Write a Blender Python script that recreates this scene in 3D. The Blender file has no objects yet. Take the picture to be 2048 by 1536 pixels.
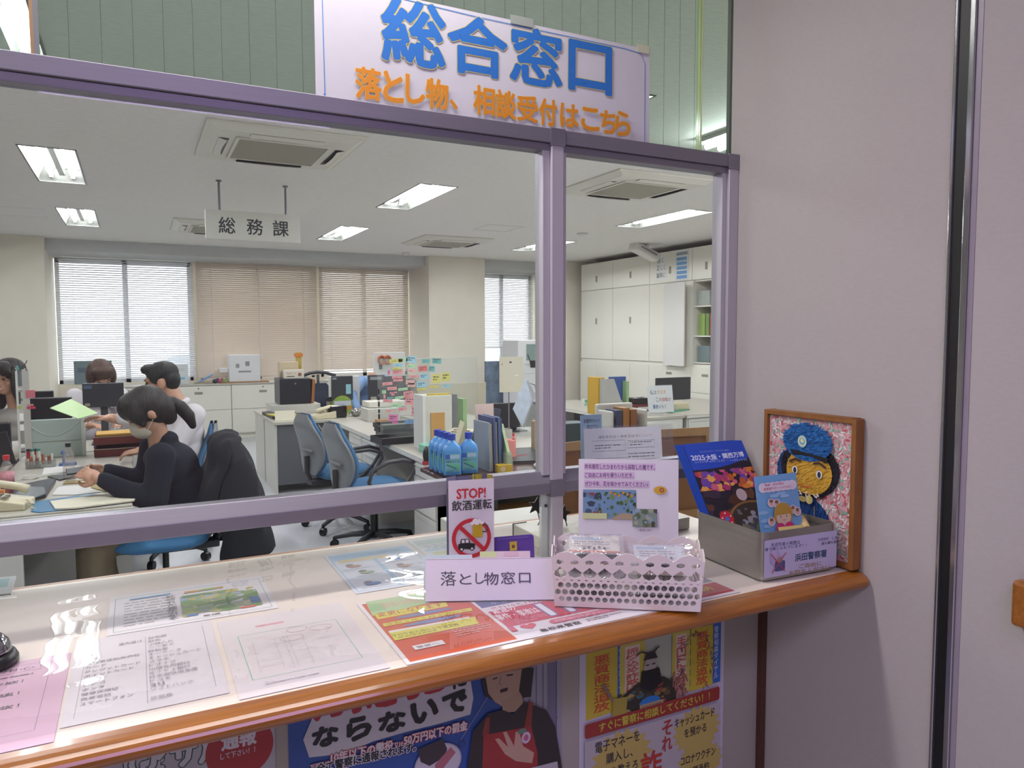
import bpy, bmesh, math, random
from mathutils import Vector, Matrix, Euler
from math import sin, cos, pi, radians as R
random.seed(7)
S = bpy.context.scene
COL = S.collection

# ------------------------------------------------------------------ camera, world, exposure
CAM_Z, FPX, YAW, PITCH, ROLL = 1.53, 1470.0, 27.1, 3.8, -.17
_y, _p, _r = R(YAW), R(PITCH), R(ROLL)
FW = Vector((sin(_y)*cos(_p), cos(_y)*cos(_p), -sin(_p)))
_rt = Vector((cos(_y), -sin(_y), 0)); _up = _rt.cross(FW)
RT = _rt*cos(_r) + _up*sin(_r); UP = -_rt*sin(_r) + _up*cos(_r)
cam = bpy.data.cameras.new('camera'); cam.sensor_width = 36; cam.lens = FPX/2048*36; cam.clip_start = .02
camo = bpy.data.objects.new('camera', cam); COL.objects.link(camo); S.camera = camo
camo.matrix_world = Matrix.Translation((0, 0, CAM_Z)) @ Matrix((RT, UP, -FW)).transposed().to_4x4()
S.view_settings.view_transform = 'Standard'; S.view_settings.look = 'None'
S.view_settings.exposure = 0.0; S.view_settings.gamma = 1; S.view_settings.use_curve_mapping = False
W = bpy.data.worlds.new('world'); S.world = W; W.use_nodes = True
W.node_tree.nodes['Background'].inputs[0].default_value = (.90, .95, 1, 1)
W.node_tree.nodes['Background'].inputs[1].default_value = 4.0
S.cycles.max_bounces = 10; S.cycles.transparent_max_bounces = 24; S.cycles.caustics_reflective = False; S.cycles.caustics_refractive = False
TUBE_L = 118.0
def area(name, loc, rot, sx, sy, power, col):
    l = bpy.data.lights.new(name, 'AREA'); l.shape = 'RECTANGLE'; l.size = sx; l.size_y = sy; l.energy = power; l.color = col
    o = bpy.data.objects.new(name, l); COL.objects.link(o); o.location = loc; o.rotation_euler = rot
    return o
# public hall light: a white panel over the counter, a violet one behind the visitor, an added white fill light farther along the hall
area('hall_white_light', (-.45, 1.36, 2.64), (0, 0, 0), 2.4, .14, 34, (1, .96, .95))
area('hall_violet_lamp', (.3, -.75, 2.62), (0, 0, 0), 1.3, .4, 25, (.62, .45, 1))
area('hall_white_light', (-1.9, -1.0, 2.62), (0, 0, 0), 1.2, 1.2, 58, (1, .95, .93))

# layout helpers: the point where the sight line through a photo position meets a level, a depth or a side plane
def ray(x, y): return FW + RT*((x-1024)/FPX) - UP*((y-768)/FPX)
def at_z(x, y, z): d = ray(x, y); return d*((z-CAM_Z)/d.z) + Vector((0, 0, CAM_Z))
def at_y(x, y, Y): d = ray(x, y); return d*(Y/d.y) + Vector((0, 0, CAM_Z))
def at_x(x, y, X): d = ray(x, y); return d*(X/d.x) + Vector((0, 0, CAM_Z))

# ------------------------------------------------------------------ materials
def lin(h):
    h = h.lstrip('#'); v = [int(h[i:i+2], 16)/255 for i in (0, 2, 4)]
    return tuple(c/12.92 if c <= .04045 else ((c+.055)/1.055)**2.4 for c in v)
_mats = {}
def mat(name, col='#888888', rough=.5, metal=0, var=.06, scale=14, bump=0, bscale=200, emit=0, strand=0, stretch=None, alpha=1, spec=None, coat=0, trans=0, ior=1.45):
    if name in _mats: return _mats[name]
    m = bpy.data.materials.new(name); m.use_nodes = True; nt = m.node_tree; N = nt.nodes; L = nt.links
    b = N['Principled BSDF']; c = lin(col) if isinstance(col, str) else col
    b.inputs['Base Color'].default_value = (*c, 1); b.inputs['Roughness'].default_value = rough; b.inputs['Metallic'].default_value = metal
    if spec is not None: b.inputs['Specular IOR Level'].default_value = spec
    if coat: b.inputs['Coat Weight'].default_value = coat; b.inputs['Coat Roughness'].default_value = .08
    if trans: b.inputs['Transmission Weight'].default_value = trans; b.inputs['IOR'].default_value = ior
    if alpha < 1: b.inputs['Alpha'].default_value = alpha
    if emit: b.inputs['Emission Color'].default_value = (*c, 1); b.inputs['Emission Strength'].default_value = emit
    if var or bump or strand:
        tc = N.new('ShaderNodeTexCoord'); mp = N.new('ShaderNodeMapping'); L.new(tc.outputs['Object'], mp.inputs[0])
        if stretch: mp.inputs['Scale'].default_value = stretch
    if var:
        n = N.new('ShaderNodeTexNoise'); n.inputs['Scale'].default_value = scale; n.inputs['Detail'].default_value = 4
        L.new(mp.outputs[0], n.inputs['Vector'])
        mx = N.new('ShaderNodeMix'); mx.data_type = 'RGBA'
        mx.inputs[6].default_value = (*[max(0, k*(1-var*1.6)) for k in c], 1); mx.inputs[7].default_value = (*[min(1, k*(1+var*1.6)) for k in c], 1)
        L.new(n.outputs[0], mx.inputs[0]); L.new(mx.outputs[2], b.inputs['Base Color'])
    if strand:
        wv = N.new('ShaderNodeTexWave'); wv.inputs['Scale'].default_value = strand; wv.inputs['Distortion'].default_value = 5; wv.inputs['Detail'].default_value = 3; wv.inputs['Detail Scale'].default_value = 1.2; L.new(mp.outputs[0], wv.inputs['Vector'])
        bp = N.new('ShaderNodeBump'); bp.inputs['Strength'].default_value = .55; bp.inputs['Distance'].default_value = .004
        L.new(wv.outputs['Fac'], bp.inputs['Height']); L.new(bp.outputs[0], b.inputs['Normal'])
    if bump:
        n2 = N.new('ShaderNodeTexNoise'); n2.inputs['Scale'].default_value = bscale; L.new(mp.outputs[0], n2.inputs['Vector'])
        bp = N.new('ShaderNodeBump'); bp.inputs['Strength'].default_value = bump; bp.inputs['Distance'].default_value = .002
        L.new(n2.outputs[0], bp.inputs['Height']); L.new(bp.outputs[0], b.inputs['Normal'])
    _mats[name] = m
    return m
def ink(h): return mat('ink_'+h.lstrip('#').lower(), h, .45, var=.02, scale=40)
def translucent(name, col, k=.5):
    m = mat(name, col, .6, var=.02)
    if 'tl' not in m.node_tree.nodes:
        N, L = m.node_tree.nodes, m.node_tree.links; t = N.new('ShaderNodeBsdfTranslucent'); t.name = 'tl'; t.inputs[0].default_value = (*lin(col), 1)
        x = N.new('ShaderNodeMixShader'); x.inputs[0].default_value = k; L.new(N['Principled BSDF'].outputs[0], x.inputs[1]); L.new(t.outputs[0], x.inputs[2]); L.new(x.outputs[0], N['Material Output'].inputs[0])
    return m
def glassy(name, tint=(1, 1, 1), haze=.04, hazecol=(.8, .8, .8), refl=1.0, bump=0, bscale=6, rough=.01, ior=1.5):
    if name in _mats: return _mats[name]
    m = bpy.data.materials.new(name); m.use_nodes = True; nt = m.node_tree; N = nt.nodes; L = nt.links
    N.remove(N['Principled BSDF']); out = N['Material Output']
    tr = N.new('ShaderNodeBsdfTransparent'); tr.inputs[0].default_value = (*tint, 1)
    df = N.new('ShaderNodeBsdfDiffuse'); df.inputs[0].default_value = (*hazecol, 1)
    gl = N.new('ShaderNodeBsdfGlossy'); gl.inputs['Roughness'].default_value = rough
    m1 = N.new('ShaderNodeMixShader'); m1.inputs[0].default_value = haze
    L.new(tr.outputs[0], m1.inputs[1]); L.new(df.outputs[0], m1.inputs[2])
    lw = N.new('ShaderNodeLayerWeight'); lw.inputs[0].default_value = .5
    pw = N.new('ShaderNodeMath'); pw.operation = 'POWER'; pw.inputs[1].default_value = 5; L.new(lw.outputs['Facing'], pw.inputs[0])
    mu = N.new('ShaderNodeMath'); mu.operation = 'MULTIPLY_ADD'; mu.use_clamp = True; mu.inputs[1].default_value = .95*refl; mu.inputs[2].default_value = .045*refl; L.new(pw.outputs[0], mu.inputs[0])
    m2 = N.new('ShaderNodeMixShader'); L.new(mu.outputs[0], m2.inputs[0]); L.new(m1.outputs[0], m2.inputs[1]); L.new(gl.outputs[0], m2.inputs[2])
    if bump:
        tc = N.new('ShaderNodeTexCoord'); mp = N.new('ShaderNodeMapping'); L.new(tc.outputs['Object'], mp.inputs[0]); mp.inputs['Scale'].default_value = (1, .8, 1)
        n = N.new('ShaderNodeTexNoise'); n.inputs['Scale'].default_value = bscale; n.inputs['Detail'].default_value = 2; n.inputs['Distortion'].default_value = .6
        L.new(mp.outputs[0], n.inputs['Vector'])
        bp = N.new('ShaderNodeBump'); bp.inputs['Strength'].default_value = bump; bp.inputs['Distance'].default_value = .01
        L.new(n.outputs[0], bp.inputs['Height']); L.new(bp.outputs[0], gl.inputs['Normal'])
    L.new(m2.outputs[0], out.inputs[0]); _mats[name] = m
    return m

# ------------------------------------------------------------------ mesh builder
class MB:
    def __init__(s): s.v = []; s.f = []; s.m = []; s.mats = []
    def mi(s, m):
        if m is None: return 0
        if m not in s.mats: s.mats.append(m)
        return s.mats.index(m)
    def add(s, vs, fs, m=None, X=None):
        o = len(s.v); k = s.mi(m)
        s.v += [(X @ Vector(v)) if X else Vector(v) for v in vs]
        s.f += [tuple(i+o for i in f) for f in fs]; s.m += [k]*len(fs)
        return s
    def box(s, x0, x1, y0, y1, z0, z1, m=None, X=None):
        return s.add([(x, y, z) for x in (x0, x1) for y in (y0, y1) for z in (z0, z1)],
                     [(0, 1, 3, 2), (4, 6, 7, 5), (0, 4, 5, 1), (2, 3, 7, 6), (0, 2, 6, 4), (1, 5, 7, 3)], m, X)
    def prism(s, pts, z0, z1, m=None, X=None):
        n = len(pts)
        return s.add([(x, y, z0) for x, y in pts]+[(x, y, z1) for x, y in pts],
                     [tuple(range(n))[::-1], tuple(range(n, 2*n))]+[(i, (i+1) % n, (i+1) % n+n, i+n) for i in range(n)], m, X)
    def cyl(s, a, b, r0, r1=None, n=16, m=None, caps=True):
        a, b = Vector(a), Vector(b); r1 = r0 if r1 is None else r1; d = (b-a).normalized()
        u = d.orthogonal().normalized(); w = d.cross(u)
        vs = [a+(u*cos(2*pi*i/n)+w*sin(2*pi*i/n))*r0 for i in range(n)]+[b+(u*cos(2*pi*i/n)+w*sin(2*pi*i/n))*r1 for i in range(n)]
        fs = [(i, (i+1) % n, (i+1) % n+n, i+n) for i in range(n)]
        if caps: fs += [tuple(range(n))[::-1], tuple(range(n, 2*n))]
        return s.add(vs, fs, m)
    def tube(s, pts, r, n=8, m=None, closed=False):
        P = [Vector(p) for p in pts]; k = len(P); vs = []; fs = []
        rr = r if isinstance(r, (list, tuple)) else [r]*k; u = None
        for i, p in enumerate(P):
            d = (P[(i+1) % k]-P[i-1]) if closed else (P[min(i+1, k-1)]-P[max(i-1, 0)])
            d.normalize()
            u = d.orthogonal().normalized() if u is None else (u-d*u.dot(d)).normalized()
            w = d.cross(u)
            vs += [p+(u*cos(2*pi*j/n)+w*sin(2*pi*j/n))*rr[i] for j in range(n)]
        for i in range(k if closed else k-1):
            a, b = i*n, ((i+1) % k)*n
            fs += [(a+j, a+(j+1) % n, b+(j+1) % n, b+j) for j in range(n)]
        if not closed: fs += [tuple(range(n))[::-1], tuple(range((k-1)*n, k*n))]
        return s.add(vs, fs, m)
    def lathe(s, prof, n=24, m=None, X=None):
        vs = []; fs = []; k = len(prof)
        for r, z in prof: vs += [(max(r, 1e-5)*cos(2*pi*j/n), max(r, 1e-5)*sin(2*pi*j/n), z) for j in range(n)]
        for i in range(k-1): fs += [(i*n+j, i*n+(j+1) % n, (i+1)*n+(j+1) % n, (i+1)*n+j) for j in range(n)]
        fs += [tuple(range(n))[::-1], tuple(range((k-1)*n, k*n))]
        return s.add(vs, fs, m, X)
    def ell(s, c, r, n=16, k=10, m=None, X=None, fn=None):
        vs = []; fs = []; c = Vector(c)
        for i in range(k+1):
            t = pi*i/k
            for j in range(n):
                a = 2*pi*j/n; q = Vector((sin(t)*cos(a), sin(t)*sin(a), -cos(t)))
                if fn: q = fn(q)
                vs.append(c+Vector((q.x*r[0], q.y*r[1], q.z*r[2])))
        for i in range(k): fs += [(i*n+j, i*n+(j+1) % n, (i+1)*n+(j+1) % n, (i+1)*n+j) for j in range(n)]
        return s.add(vs, fs, m, X)
    def grid(s, fn, nu, nv, m=None, closed_u=False):
        vs = [fn(i/nu, j/nv) for j in range(nv+1) for i in range(nu+1)]; w = nu+1
        return s.add(vs, [(j*w+i, j*w+i+1, (j+1)*w+i+1, (j+1)*w+i) for j in range(nv) for i in range(nu)], m)
    def build(s, name, m=None, parent=None, loc=None, rot=None, smooth=False, bevel=0, bseg=2, sub=0, thick=0, X=None):
        me = bpy.data.meshes.new(name); me.from_pydata([tuple(v) for v in s.v], [], s.f)
        mats = list(s.mats)
        if not mats: mats = [m]
        for q in mats: me.materials.append(q)
        me.polygons.foreach_set('material_index', s.m)
        bm = bmesh.new(); bm.from_mesh(me); bmesh.ops.remove_doubles(bm, verts=bm.verts, dist=1e-6) if len(bm.verts) < 20000 else None
        bmesh.ops.recalc_face_normals(bm, faces=bm.faces) if len(bm.faces) < 60000 and smooth else None
        bm.to_mesh(me); bm.free()
        if smooth: me.polygons.foreach_set('use_smooth', [True]*len(me.polygons))
        o = bpy.data.objects.new(name, me); COL.objects.link(o)
        if X is not None: o.matrix_world = X
        if parent is not None: o.parent = parent
        if loc is not None: o.location = loc
        if rot is not None: o.rotation_euler = rot
        if thick: q = o.modifiers.new('solid', 'SOLIDIFY'); q.thickness = thick; q.offset = 0
        if bevel: q = o.modifiers.new('bevel', 'BEVEL'); q.width = bevel; q.segments = bseg; q.limit_method = 'ANGLE'; q.angle_limit = R(35)
        if sub: q = o.modifiers.new('sub', 'SUBSURF'); q.levels = sub; q.render_levels = sub
        return o
def tag(o, label=None, cat=None, group=None, kind=None):
    if label: o['label'] = label
    if cat: o['category'] = cat
    if group: o['group'] = group
    if kind: o['kind'] = kind
    return o
def thing(name, label, cat, loc=(0, 0, 0), rz=0, group=None):
    o = bpy.data.objects.new(name, None); COL.objects.link(o); o.empty_display_size = .05
    o.location = loc; o.rotation_euler = rz if isinstance(rz, (tuple, list, Euler)) else (0, 0, rz)
    return tag(o, label, cat, group)
def struct(o): o['kind'] = 'structure'; return o
def copy_tree(o, parent=None):
    c = o.copy(); COL.objects.link(c)
    if parent is not None: c.parent = parent
    for ch in list(o.children): copy_tree(ch, c)
    return c
def frame(o, xd, yd):
    x = Vector(xd).normalized(); y = Vector(yd); y = (y-x*y.dot(x)).normalized(); z = x.cross(y)
    return Matrix.Translation(Vector(o)) @ Matrix((x, y, z)).transposed().to_4x4()

# ------------------------------------------------------------------ printed sheets (one mesh each: paper, shapes and lettering)
_tc = {}
def text_geo(t, bold=0.0, res=2, shear=0):
    k = (t, bold, res, shear)
    if k not in _tc:
        cu = bpy.data.curves.new('lettering', 'FONT'); cu.body = t; cu.offset = bold; cu.resolution_u = res; cu.shear = shear
        ob = bpy.data.objects.new('lettering', cu); COL.objects.link(ob); bpy.context.view_layer.update()
        me = bpy.data.meshes.new_from_object(ob.evaluated_get(bpy.context.evaluated_depsgraph_get()))
        vs = [v.co.to_2d() for v in me.vertices]; fs = [tuple(p.vertices) for p in me.polygons]
        bpy.data.objects.remove(ob); bpy.data.curves.remove(cu); bpy.data.meshes.remove(me)
        _tc[k] = (vs, fs)
    return _tc[k]
class Sheet:
    def __init__(s, w, h, paper='#e9e6e6', t=.0004, dz=.00012, mt=None):
        s.b = MB(); s.w = w; s.h = h; s.dz = dz; s.n = 0; s.fn = None
        s.b.box(0, w, 0, h, -t, 0, mt or ink(paper))
    def z(s): s.n += 1; return s.n*s.dz
    def poly(s, pts, c, z=None):
        z = s.z() if z is None else z
        s.b.add([(x, y, z) for x, y in pts], [tuple(range(len(pts)))], ink(c)); return s
    def rect(s, x, y, w, h, c, z=None): return s.poly([(x, y), (x+w, y), (x+w, y+h), (x, y+h)], c, z)
    def rrect(s, x, y, w, h, r, c, z=None):
        pts = []
        for cx, cy, a in ((x+w-r, y+r, -90), (x+w-r, y+h-r, 0), (x+r, y+h-r, 90), (x+r, y+r, 180)):
            pts += [(cx+r*cos(R(a+15*i)), cy+r*sin(R(a+15*i))) for i in range(7)]
        return s.poly(pts, c, z)
    def ell(s, cx, cy, rx, ry, c, z=None, n=28): return s.poly([(cx+rx*cos(2*pi*i/n), cy+ry*sin(2*pi*i/n)) for i in range(n)], c, z)
    def line(s, pts, w, c, closed=False, z=None):
        z = s.z() if z is None else z; P = [Vector(p) for p in pts]; k = len(P); L = []; Q = []
        for i in range(k):
            a = P[i-1] if (closed or i) else P[0]; b = P[(i+1) % k] if (closed or i < k-1) else P[-1]
            d = (b-a).normalized(); nn = Vector((-d.y, d.x))*w/2
            L.append(P[i]+nn); Q.append(P[i]-nn)
        m = k if closed else k-1
        s.b.add([(p.x, p.y, z) for p in L+Q], [(i, i+k, (i+1) % k+k, (i+1) % k) for i in range(m)], ink(c)); return s
    def ring(s, cx, cy, r, w, c, n=40): return s.line([(cx+r*cos(2*pi*i/n), cy+r*sin(2*pi*i/n)) for i in range(n)], w, c, True)
    def frame(s, x, y, w, h, lw, c): return s.line([(x, y), (x+w, y), (x+w, y+h), (x, y+h)], lw*1.0, c, True)
    def star(s, cx, cy, r0, r1, n, c, sx=1): return s.poly([(cx+sx*(r0 if i % 2 else r1)*cos(pi*i/n), cy+(r0 if i % 2 else r1)*sin(pi*i/n)) for i in range(2*n)], c)
    def text(s, t, x, y, w, h, c, bold=0.0, rot=0, shear=0, vert=False, res=2, out=None):
        if vert:
            n = len(t); ch = h/n
            for i, q in enumerate(t): s.text(q, x, y+h-(i+1)*ch+.04*ch, w, ch*.92, c, bold, rot, shear, False, res, out)
            return s
        base, _ = text_geo(t, 0, res, shear); x0 = min(v.x for v in base); x1 = max(v.x for v in base); y0 = min(v.y for v in base); y1 = max(v.y for v in base)
        def put(bd, col):
            vs, fs = text_geo(t, 0, res, shear); z = s.z(); ca, sa = cos(rot), sin(rot)
            n = 0 if bd <= .002 else 6 if bd < .02 else 10; e = bd*h/max(y1-y0, .5)      # heavier strokes: the same glyph shifted round a small circle
            for k in range(n+1):
                dx, dy = (e*cos(2*pi*k/n), e*sin(2*pi*k/n)) if k < n else (0, 0); q = []
                for v in vs:
                    a = (v.x-x0)/(x1-x0)*w+dx; b = (v.y-y0)/max(y1-y0, 1e-6)*h+dy
                    q.append((x+a*ca-b*sa, y+a*sa+b*ca, z+k*4e-6))
                s.b.add(q, fs, ink(col))
        if out: put(bold+out[0], out[1])
        put(bold, c); return s
    def para(s, rows, x, y, w, lh, c, seed=1, gap=.45):
        """rows of unreadable small print as broken dashes"""
        rg = random.Random(seed); z = s.z()
        for i in range(rows):
            yy = y-i*lh; xx = x; end = x+w*(1 if i < rows-1 else .6)
            while xx < end:
                l = lh*rg.uniform(.35, 1.5); s.rect(xx, yy, min(l, end-xx), lh*gap, c, z); xx += l+lh*rg.uniform(.12, .4)
        return s
    def warp(s, fn): s.fn = fn; return s
    def build(s, name, X, parent=None, label=None, cat=None, group=None):
        s.b.v = [Vector((min(s.w, max(0, v[0])), min(s.h, max(0, v[1])), v[2])) for v in s.b.v]
        if s.fn: s.b.v = [Vector(s.fn(v)) for v in s.b.v]
        o = s.b.build(name, None, None, X=X)
        if parent is not None: o.parent = parent; o.matrix_local = X
        return tag(o, label, cat, group)
# ------------------------------------------------------------------ setting: hall, office shell
M_wall = mat('hall_wall_paper', '#aba3a2', .8, var=.03, scale=60, bump=.12, bscale=260, stretch=(1, 1, 2.5))
M_owall = mat('office_wall_paint', '#ddd6c6', .75, var=.03, scale=5, bump=.05, bscale=120)
M_ceil = mat('ceiling_mineral_board', '#e8e5e0', .9, var=.10, scale=32, stretch=(.6, 2.4, 1), bump=.25, bscale=90)
M_floor = mat('grey_vinyl_floor', '#c0c2c5', .28, var=.05, scale=30, bump=.04, bscale=60)
M_beam = mat('grey_beam_paint', '#c4c5c4', .7, var=.03)
M_alu = mat('brushed_aluminium', '#827e88', .42, .45, var=.05, scale=6, stretch=(1, 30, 30))
M_alup = mat('brushed_aluminium_lightened', '#bcb8c0', .42, .3, var=.04, scale=6, stretch=(30, 30, 1))  # same aluminium as the rails, coloured lighter because the posts get little light
M_alud = mat('dark_aluminium', '#8d8a96', .35, .75, var=.04)
M_white = mat('white_painted_steel', '#d8d6d0', .4, var=.025, scale=4)
M_wood = mat('varnished_brown_wood', '#935a20', .3, var=.35, scale=5, stretch=(1.2, 22, 22), coat=.3)
M_wooddk = mat('dark_brown_wood', '#4b2a1c', .35, var=.3, scale=5, stretch=(2, 20, 20), coat=.3)
M_black = mat('black_plastic', '#17181b', .35, var=.05)
M_dark = mat('charcoal_plastic', '#3a3a3c', .5, var=.05)
XW, YP, CZ = 1.431, 1.48, 2.78
def sbox(name, m, *a, bevel=0): return struct(MB().box(*a).build(name, m, bevel=bevel))
sbox('wall_right', M_wall, XW, XW+.11, -4.2, 1.53, 0, 3.1)
sbox('wall_hall_rear', M_wall, -5, XW+.1, -4.3, -4.2, 0, 3.1)
sbox('wall_hall_left', M_wall, -5.1, -5, -4.3, 1.5, 0, 3.1)
sbox('ceiling_hall', mat('hall_ceiling_paint', '#d4cfcc', .8), -5, XW+.1, -4.3, 1.47, 2.65, 2.75)
sbox('floor', M_floor, -6, 9, -4.3, 12.4, -.05, 0)
# office ceiling with openings for the recessed lights
LX = [-.48, 2.30, 5.13]; LY = [3.79, 6.44, 9.08]
HX, HY = .165, .625
def ceiling():
    xs = sorted([-6, 9]+[x+s*HX for x in LX for s in (-1, 1)]); ys = sorted([1.5, 12.4]+[y+s*HY for y in LY for s in (-1, 1)]); b = MB()
    for i in range(len(xs)-1):
        for j in range(len(ys)-1):
            if i % 2 and j % 2: continue
            b.box(xs[i], xs[i+1], ys[j], ys[j+1], CZ, CZ+.012)
    return struct(b.build('ceiling', M_ceil))
ceiling()
sbox('ceiling_plenum', M_beam, -6, 9, 1.5, 12.4, CZ+.14, CZ+.18)
sbox('wall_left', M_owall, -6.1, -6, 1.4, 12.4, 0, 2.9)
sbox('wall_far_right', M_owall, 7.42, 7.5, 1.4, 12.4, 0, 2.9)
sbox('wall_front', M_owall, 1.54, 9, 1.45, 1.53, 0, 2.9)
sbox('trim_window_beam', M_beam, -.98, 7.42, 11.1, 12.1, 2.63, CZ)
sbox('wall_pillar_left', M_owall, -6, -.98, 10.9, 12.2, 0, CZ)
sbox('wall_pillar_right', M_owall, 4.14, 5.11, 10.95, 12.2, 0, CZ-.001)
sbox('wall_pillar_corner', M_owall, 6.55, 7.42, 10.75, 12.2, 0, CZ-.002)
b = MB(); b.box(-.98, 7.42, 12.0, 12.15, 0, .86); b.box(-.98, 7.42, 12.0, 12.15, 2.62, 2.78)
for x0, x1 in ((.77, .87), (2.57, 2.67)): b.box(x0, x1, 12.0, 12.15, .86, 2.62)
struct(b.build('wall_back', M_owall))
M_frame = mat('window_aluminium', '#e4e6ea', .5, 0, var=.03)
M_pane = glassy('window_pane', haze=.0, refl=.6)
def window(n, x0, x1, mid):
    b = MB(); t = .05
    for a in ((x0, x1, .86, .92), (x0, x1, 2.56, 2.62), (x0, x0+t, .86, 2.62), (x1-t, x1, .86, 2.62), (mid-.035, mid+.035, .86, 2.62)): b.box(a[0], a[1], 12.03, 12.09, a[2], a[3])
    w = struct(b.build('window_%d' % n, M_frame, bevel=.004))
    g = MB(); g.box(x0+t, mid-.035, 12.055, 12.06, .92, 2.56); g.box(mid+.035, x1-t, 12.055, 12.06, .92, 2.56); g.build('pane', M_pane, w)
window(1, -.96, .77, -.1); window(2, .87, 2.57, 1.72); window(3, 2.67, 4.14, 3.4); window(4, 5.11, 6.55, 5.95)
# outside: pale yard, neighbouring wall
struct(MB().box(-30, 40, 12.6, 60, -.4, -.3).build('ground_outside', mat('pale_concrete_yard', '#dcdad4', .9)))

# ------------------------------------------------------------------ ceiling lights
M_tube = mat('fluorescent_tube_glow', '#f5f7ff', .4, var=0, emit=TUBE_L)
M_trough = mat('satin_metal_reflector', '#4a4b45', .35, var=.01)
def make_light(label):
    t = thing('ceiling_light', label, 'ceiling light', (0, 0, 0), 0, 'recessed ceiling lights')
    b = MB(); d = .1; g = .004
    b.box(-HX, HX, -HY, HY, d, d+.01)
    for sx in (-1, 1): b.add([(sx*HX, -HY, 0), (sx*HX, HY, 0), (sx*(HX-.035), HY, d), (sx*(HX-.035), -HY, d)], [(0, 1, 2, 3)])
    for sy in (-1, 1): b.add([(-HX, sy*HY, 0), (HX, sy*HY, 0), (HX, sy*(HY-.02), d), (-HX, sy*(HY-.02), d)], [(0, 1, 2, 3)])
    for sx in (-1, 1): b.box(sx*HX-.006, sx*HX+.006, -HY-.006, HY+.006, -g, .004)
    for sy in (-1, 1): b.box(-HX, HX, sy*HY-.006, sy*HY+.006, -g, .004)
    b.box(-.02, .02, -HY+.03, HY-.03, .05, d)
    b.build('housing', M_trough, t)
    for sx in (-1, 1):
        MB().cyl((sx*.075, -.585, .05), (sx*.075, .585, .05), .016, n=12).build('fluorescent_tube', M_tube, t, smooth=True)
        for sy in (-1, 1): MB().box(sx*.075-.014, sx*.075+.014, sy*.6-.014, sy*.6+.014, .03, d).build('lamp_holder', M_white, t)
    return t
col_n = ['left', 'middle', 'right']; row_n = ['nearest', 'second', 'farthest']
proto = None
for i, x in enumerate(LX):
    for j, y in enumerate(LY):
        lb = 'recessed two-tube ceiling light, %s of the %s row over the office' % (row_n[j], col_n[i])
        if proto is None: o = proto = make_light(lb)
        else: o = copy_tree(proto); o['label'] = lb
        o.location = (x, y, CZ)
t = thing('batten_light', 'bare two-tube batten ceiling light beyond the glass beside the right wall', 'ceiling light', (3.37, 3.12, CZ))
MB().box(-.12, .12, -.62, .62, -.025, 0).build('housing', M_white, t, bevel=.004)
for sx in (-1, 1): MB().cyl((sx*.055, -.6, -.045), (sx*.055, .6, -.045), .016, n=12).build('fluorescent_tube', M_tube, t, smooth=True)

# ------------------------------------------------------------------ glazed partition on the counter
pt = thing('glazed_partition', 'grey aluminium glazed screen standing on the reception counter', 'partition', (0, YP, 0))
pt['kind'] = 'structure'
M_glass = glassy('clear_partition_glass', (.97, .98, .97), haze=.007, hazecol=(.85, .85, .88), refl=.55)
M_gup = glassy('green_wired_glass', (.74, .82, .76), haze=.045, hazecol=(.6, .68, .62), refl=.5)
XL = -2.2
def rail(name, z0, z1, lip):     # horizontal member with a sloping glazing bead on the window side
    b = MB(); b.box(XL, XW, 0, .05, z0, z1)
    return b.build(name, M_alu, pt, bevel=.002)
b = MB(); b.box(XL, XW, 0, .05, 1.968, 2.0); b.box(XL, XW, .007, .045, 1.951, 1.968); b.build('top_rail', M_alu, pt, bevel=.0015)
b = MB(); b.box(XL, XW, 0, .05, 1.157, 1.184); b.add([(XL, .001, 1.184), (XW, .001, 1.184), (XW, .02, 1.209), (XL, .02, 1.209), (XL, .05, 1.184), (XW, .05, 1.184), (XL, .05, 1.209), (XW, .05, 1.209)], [(0, 1, 2, 3), (3, 2, 7, 6), (4, 6, 7, 5)])
b.build('bottom_rail', M_alu, pt, bevel=.0015)
b = MB(); b.box(.861, .893, -.001, .05, 1.0, 1.99); b.box(.842, .861, .008, .045, 1.2, 1.96); b.box(.893, .905, .008, .045, 1.2, 1.96); b.build('post', M_alup, pt, bevel=.0015)
b = MB(); b.box(1.398, XW-.0005, -.001, .05, 1.0, 1.99); b.box(1.382, 1.398, .008, .045, 1.2, 1.96); b.build('end_post', M_alup, pt, bevel=.0015)
for x0, x1, z0, z1 in ((.858, .896, 1.150, 1.19), (.858, .896, 1.962, 2.001), (1.395, XW-.0003, 1.962, 2.001)):
    MB().box(x0, x1, -.003, .03, z0, z1).build('joint_cover', M_alud, pt)
MB().box(XL, .845, .024, .029, 1.2, 1.955).build('glass_pane', M_glass, pt)
MB().box(.903, 1.384, .024, .029, 1.2, 1.955).build('glass_pane', M_glass, pt)
# frameless glass above the top rail
b = MB(); b.box(-.128, 1.318, .03, .038, 1.99, 2.66); b.box(1.328, XW, .03, .038, 1.99, 2.66); b.box(XL, -.142, .03, .038, 1.99, 2.66)
b.build('upper_glass', M_gup, pt)
M_wire = mat('thin_dark_wire', '#4a5148', .5, var=0)
b = MB(); x = -.085
while x < 1.31: b.cyl((x, .034, 2.0), (x, .034, 2.66), .00042, n=6); x += .0497
b.build('glass_wire', M_wire, pt)
M_gedge = mat('green_glass_edge', '#cfe0a8', .1, var=.1, emit=0)
for x in (1.3185, 1.3265): MB().box(x-.0012, x+.0012, .029, .039, 1.999, 2.66).build('glass_edge', M_gedge, pt)
MB().box(-.141, -.136, .026, .042, 1.999, 2.66).build('edge_reflection', mat('brown_edge_reflection', '#9a7a55', .4), pt)  # brown reflection at the glass edge, put in as a coloured strip
MB().box(-.136, -.129, .026, .042, 1.999, 2.66).build('glass_edge', mat('grey_glass_edge', '#77797a', .3), pt)
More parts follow.
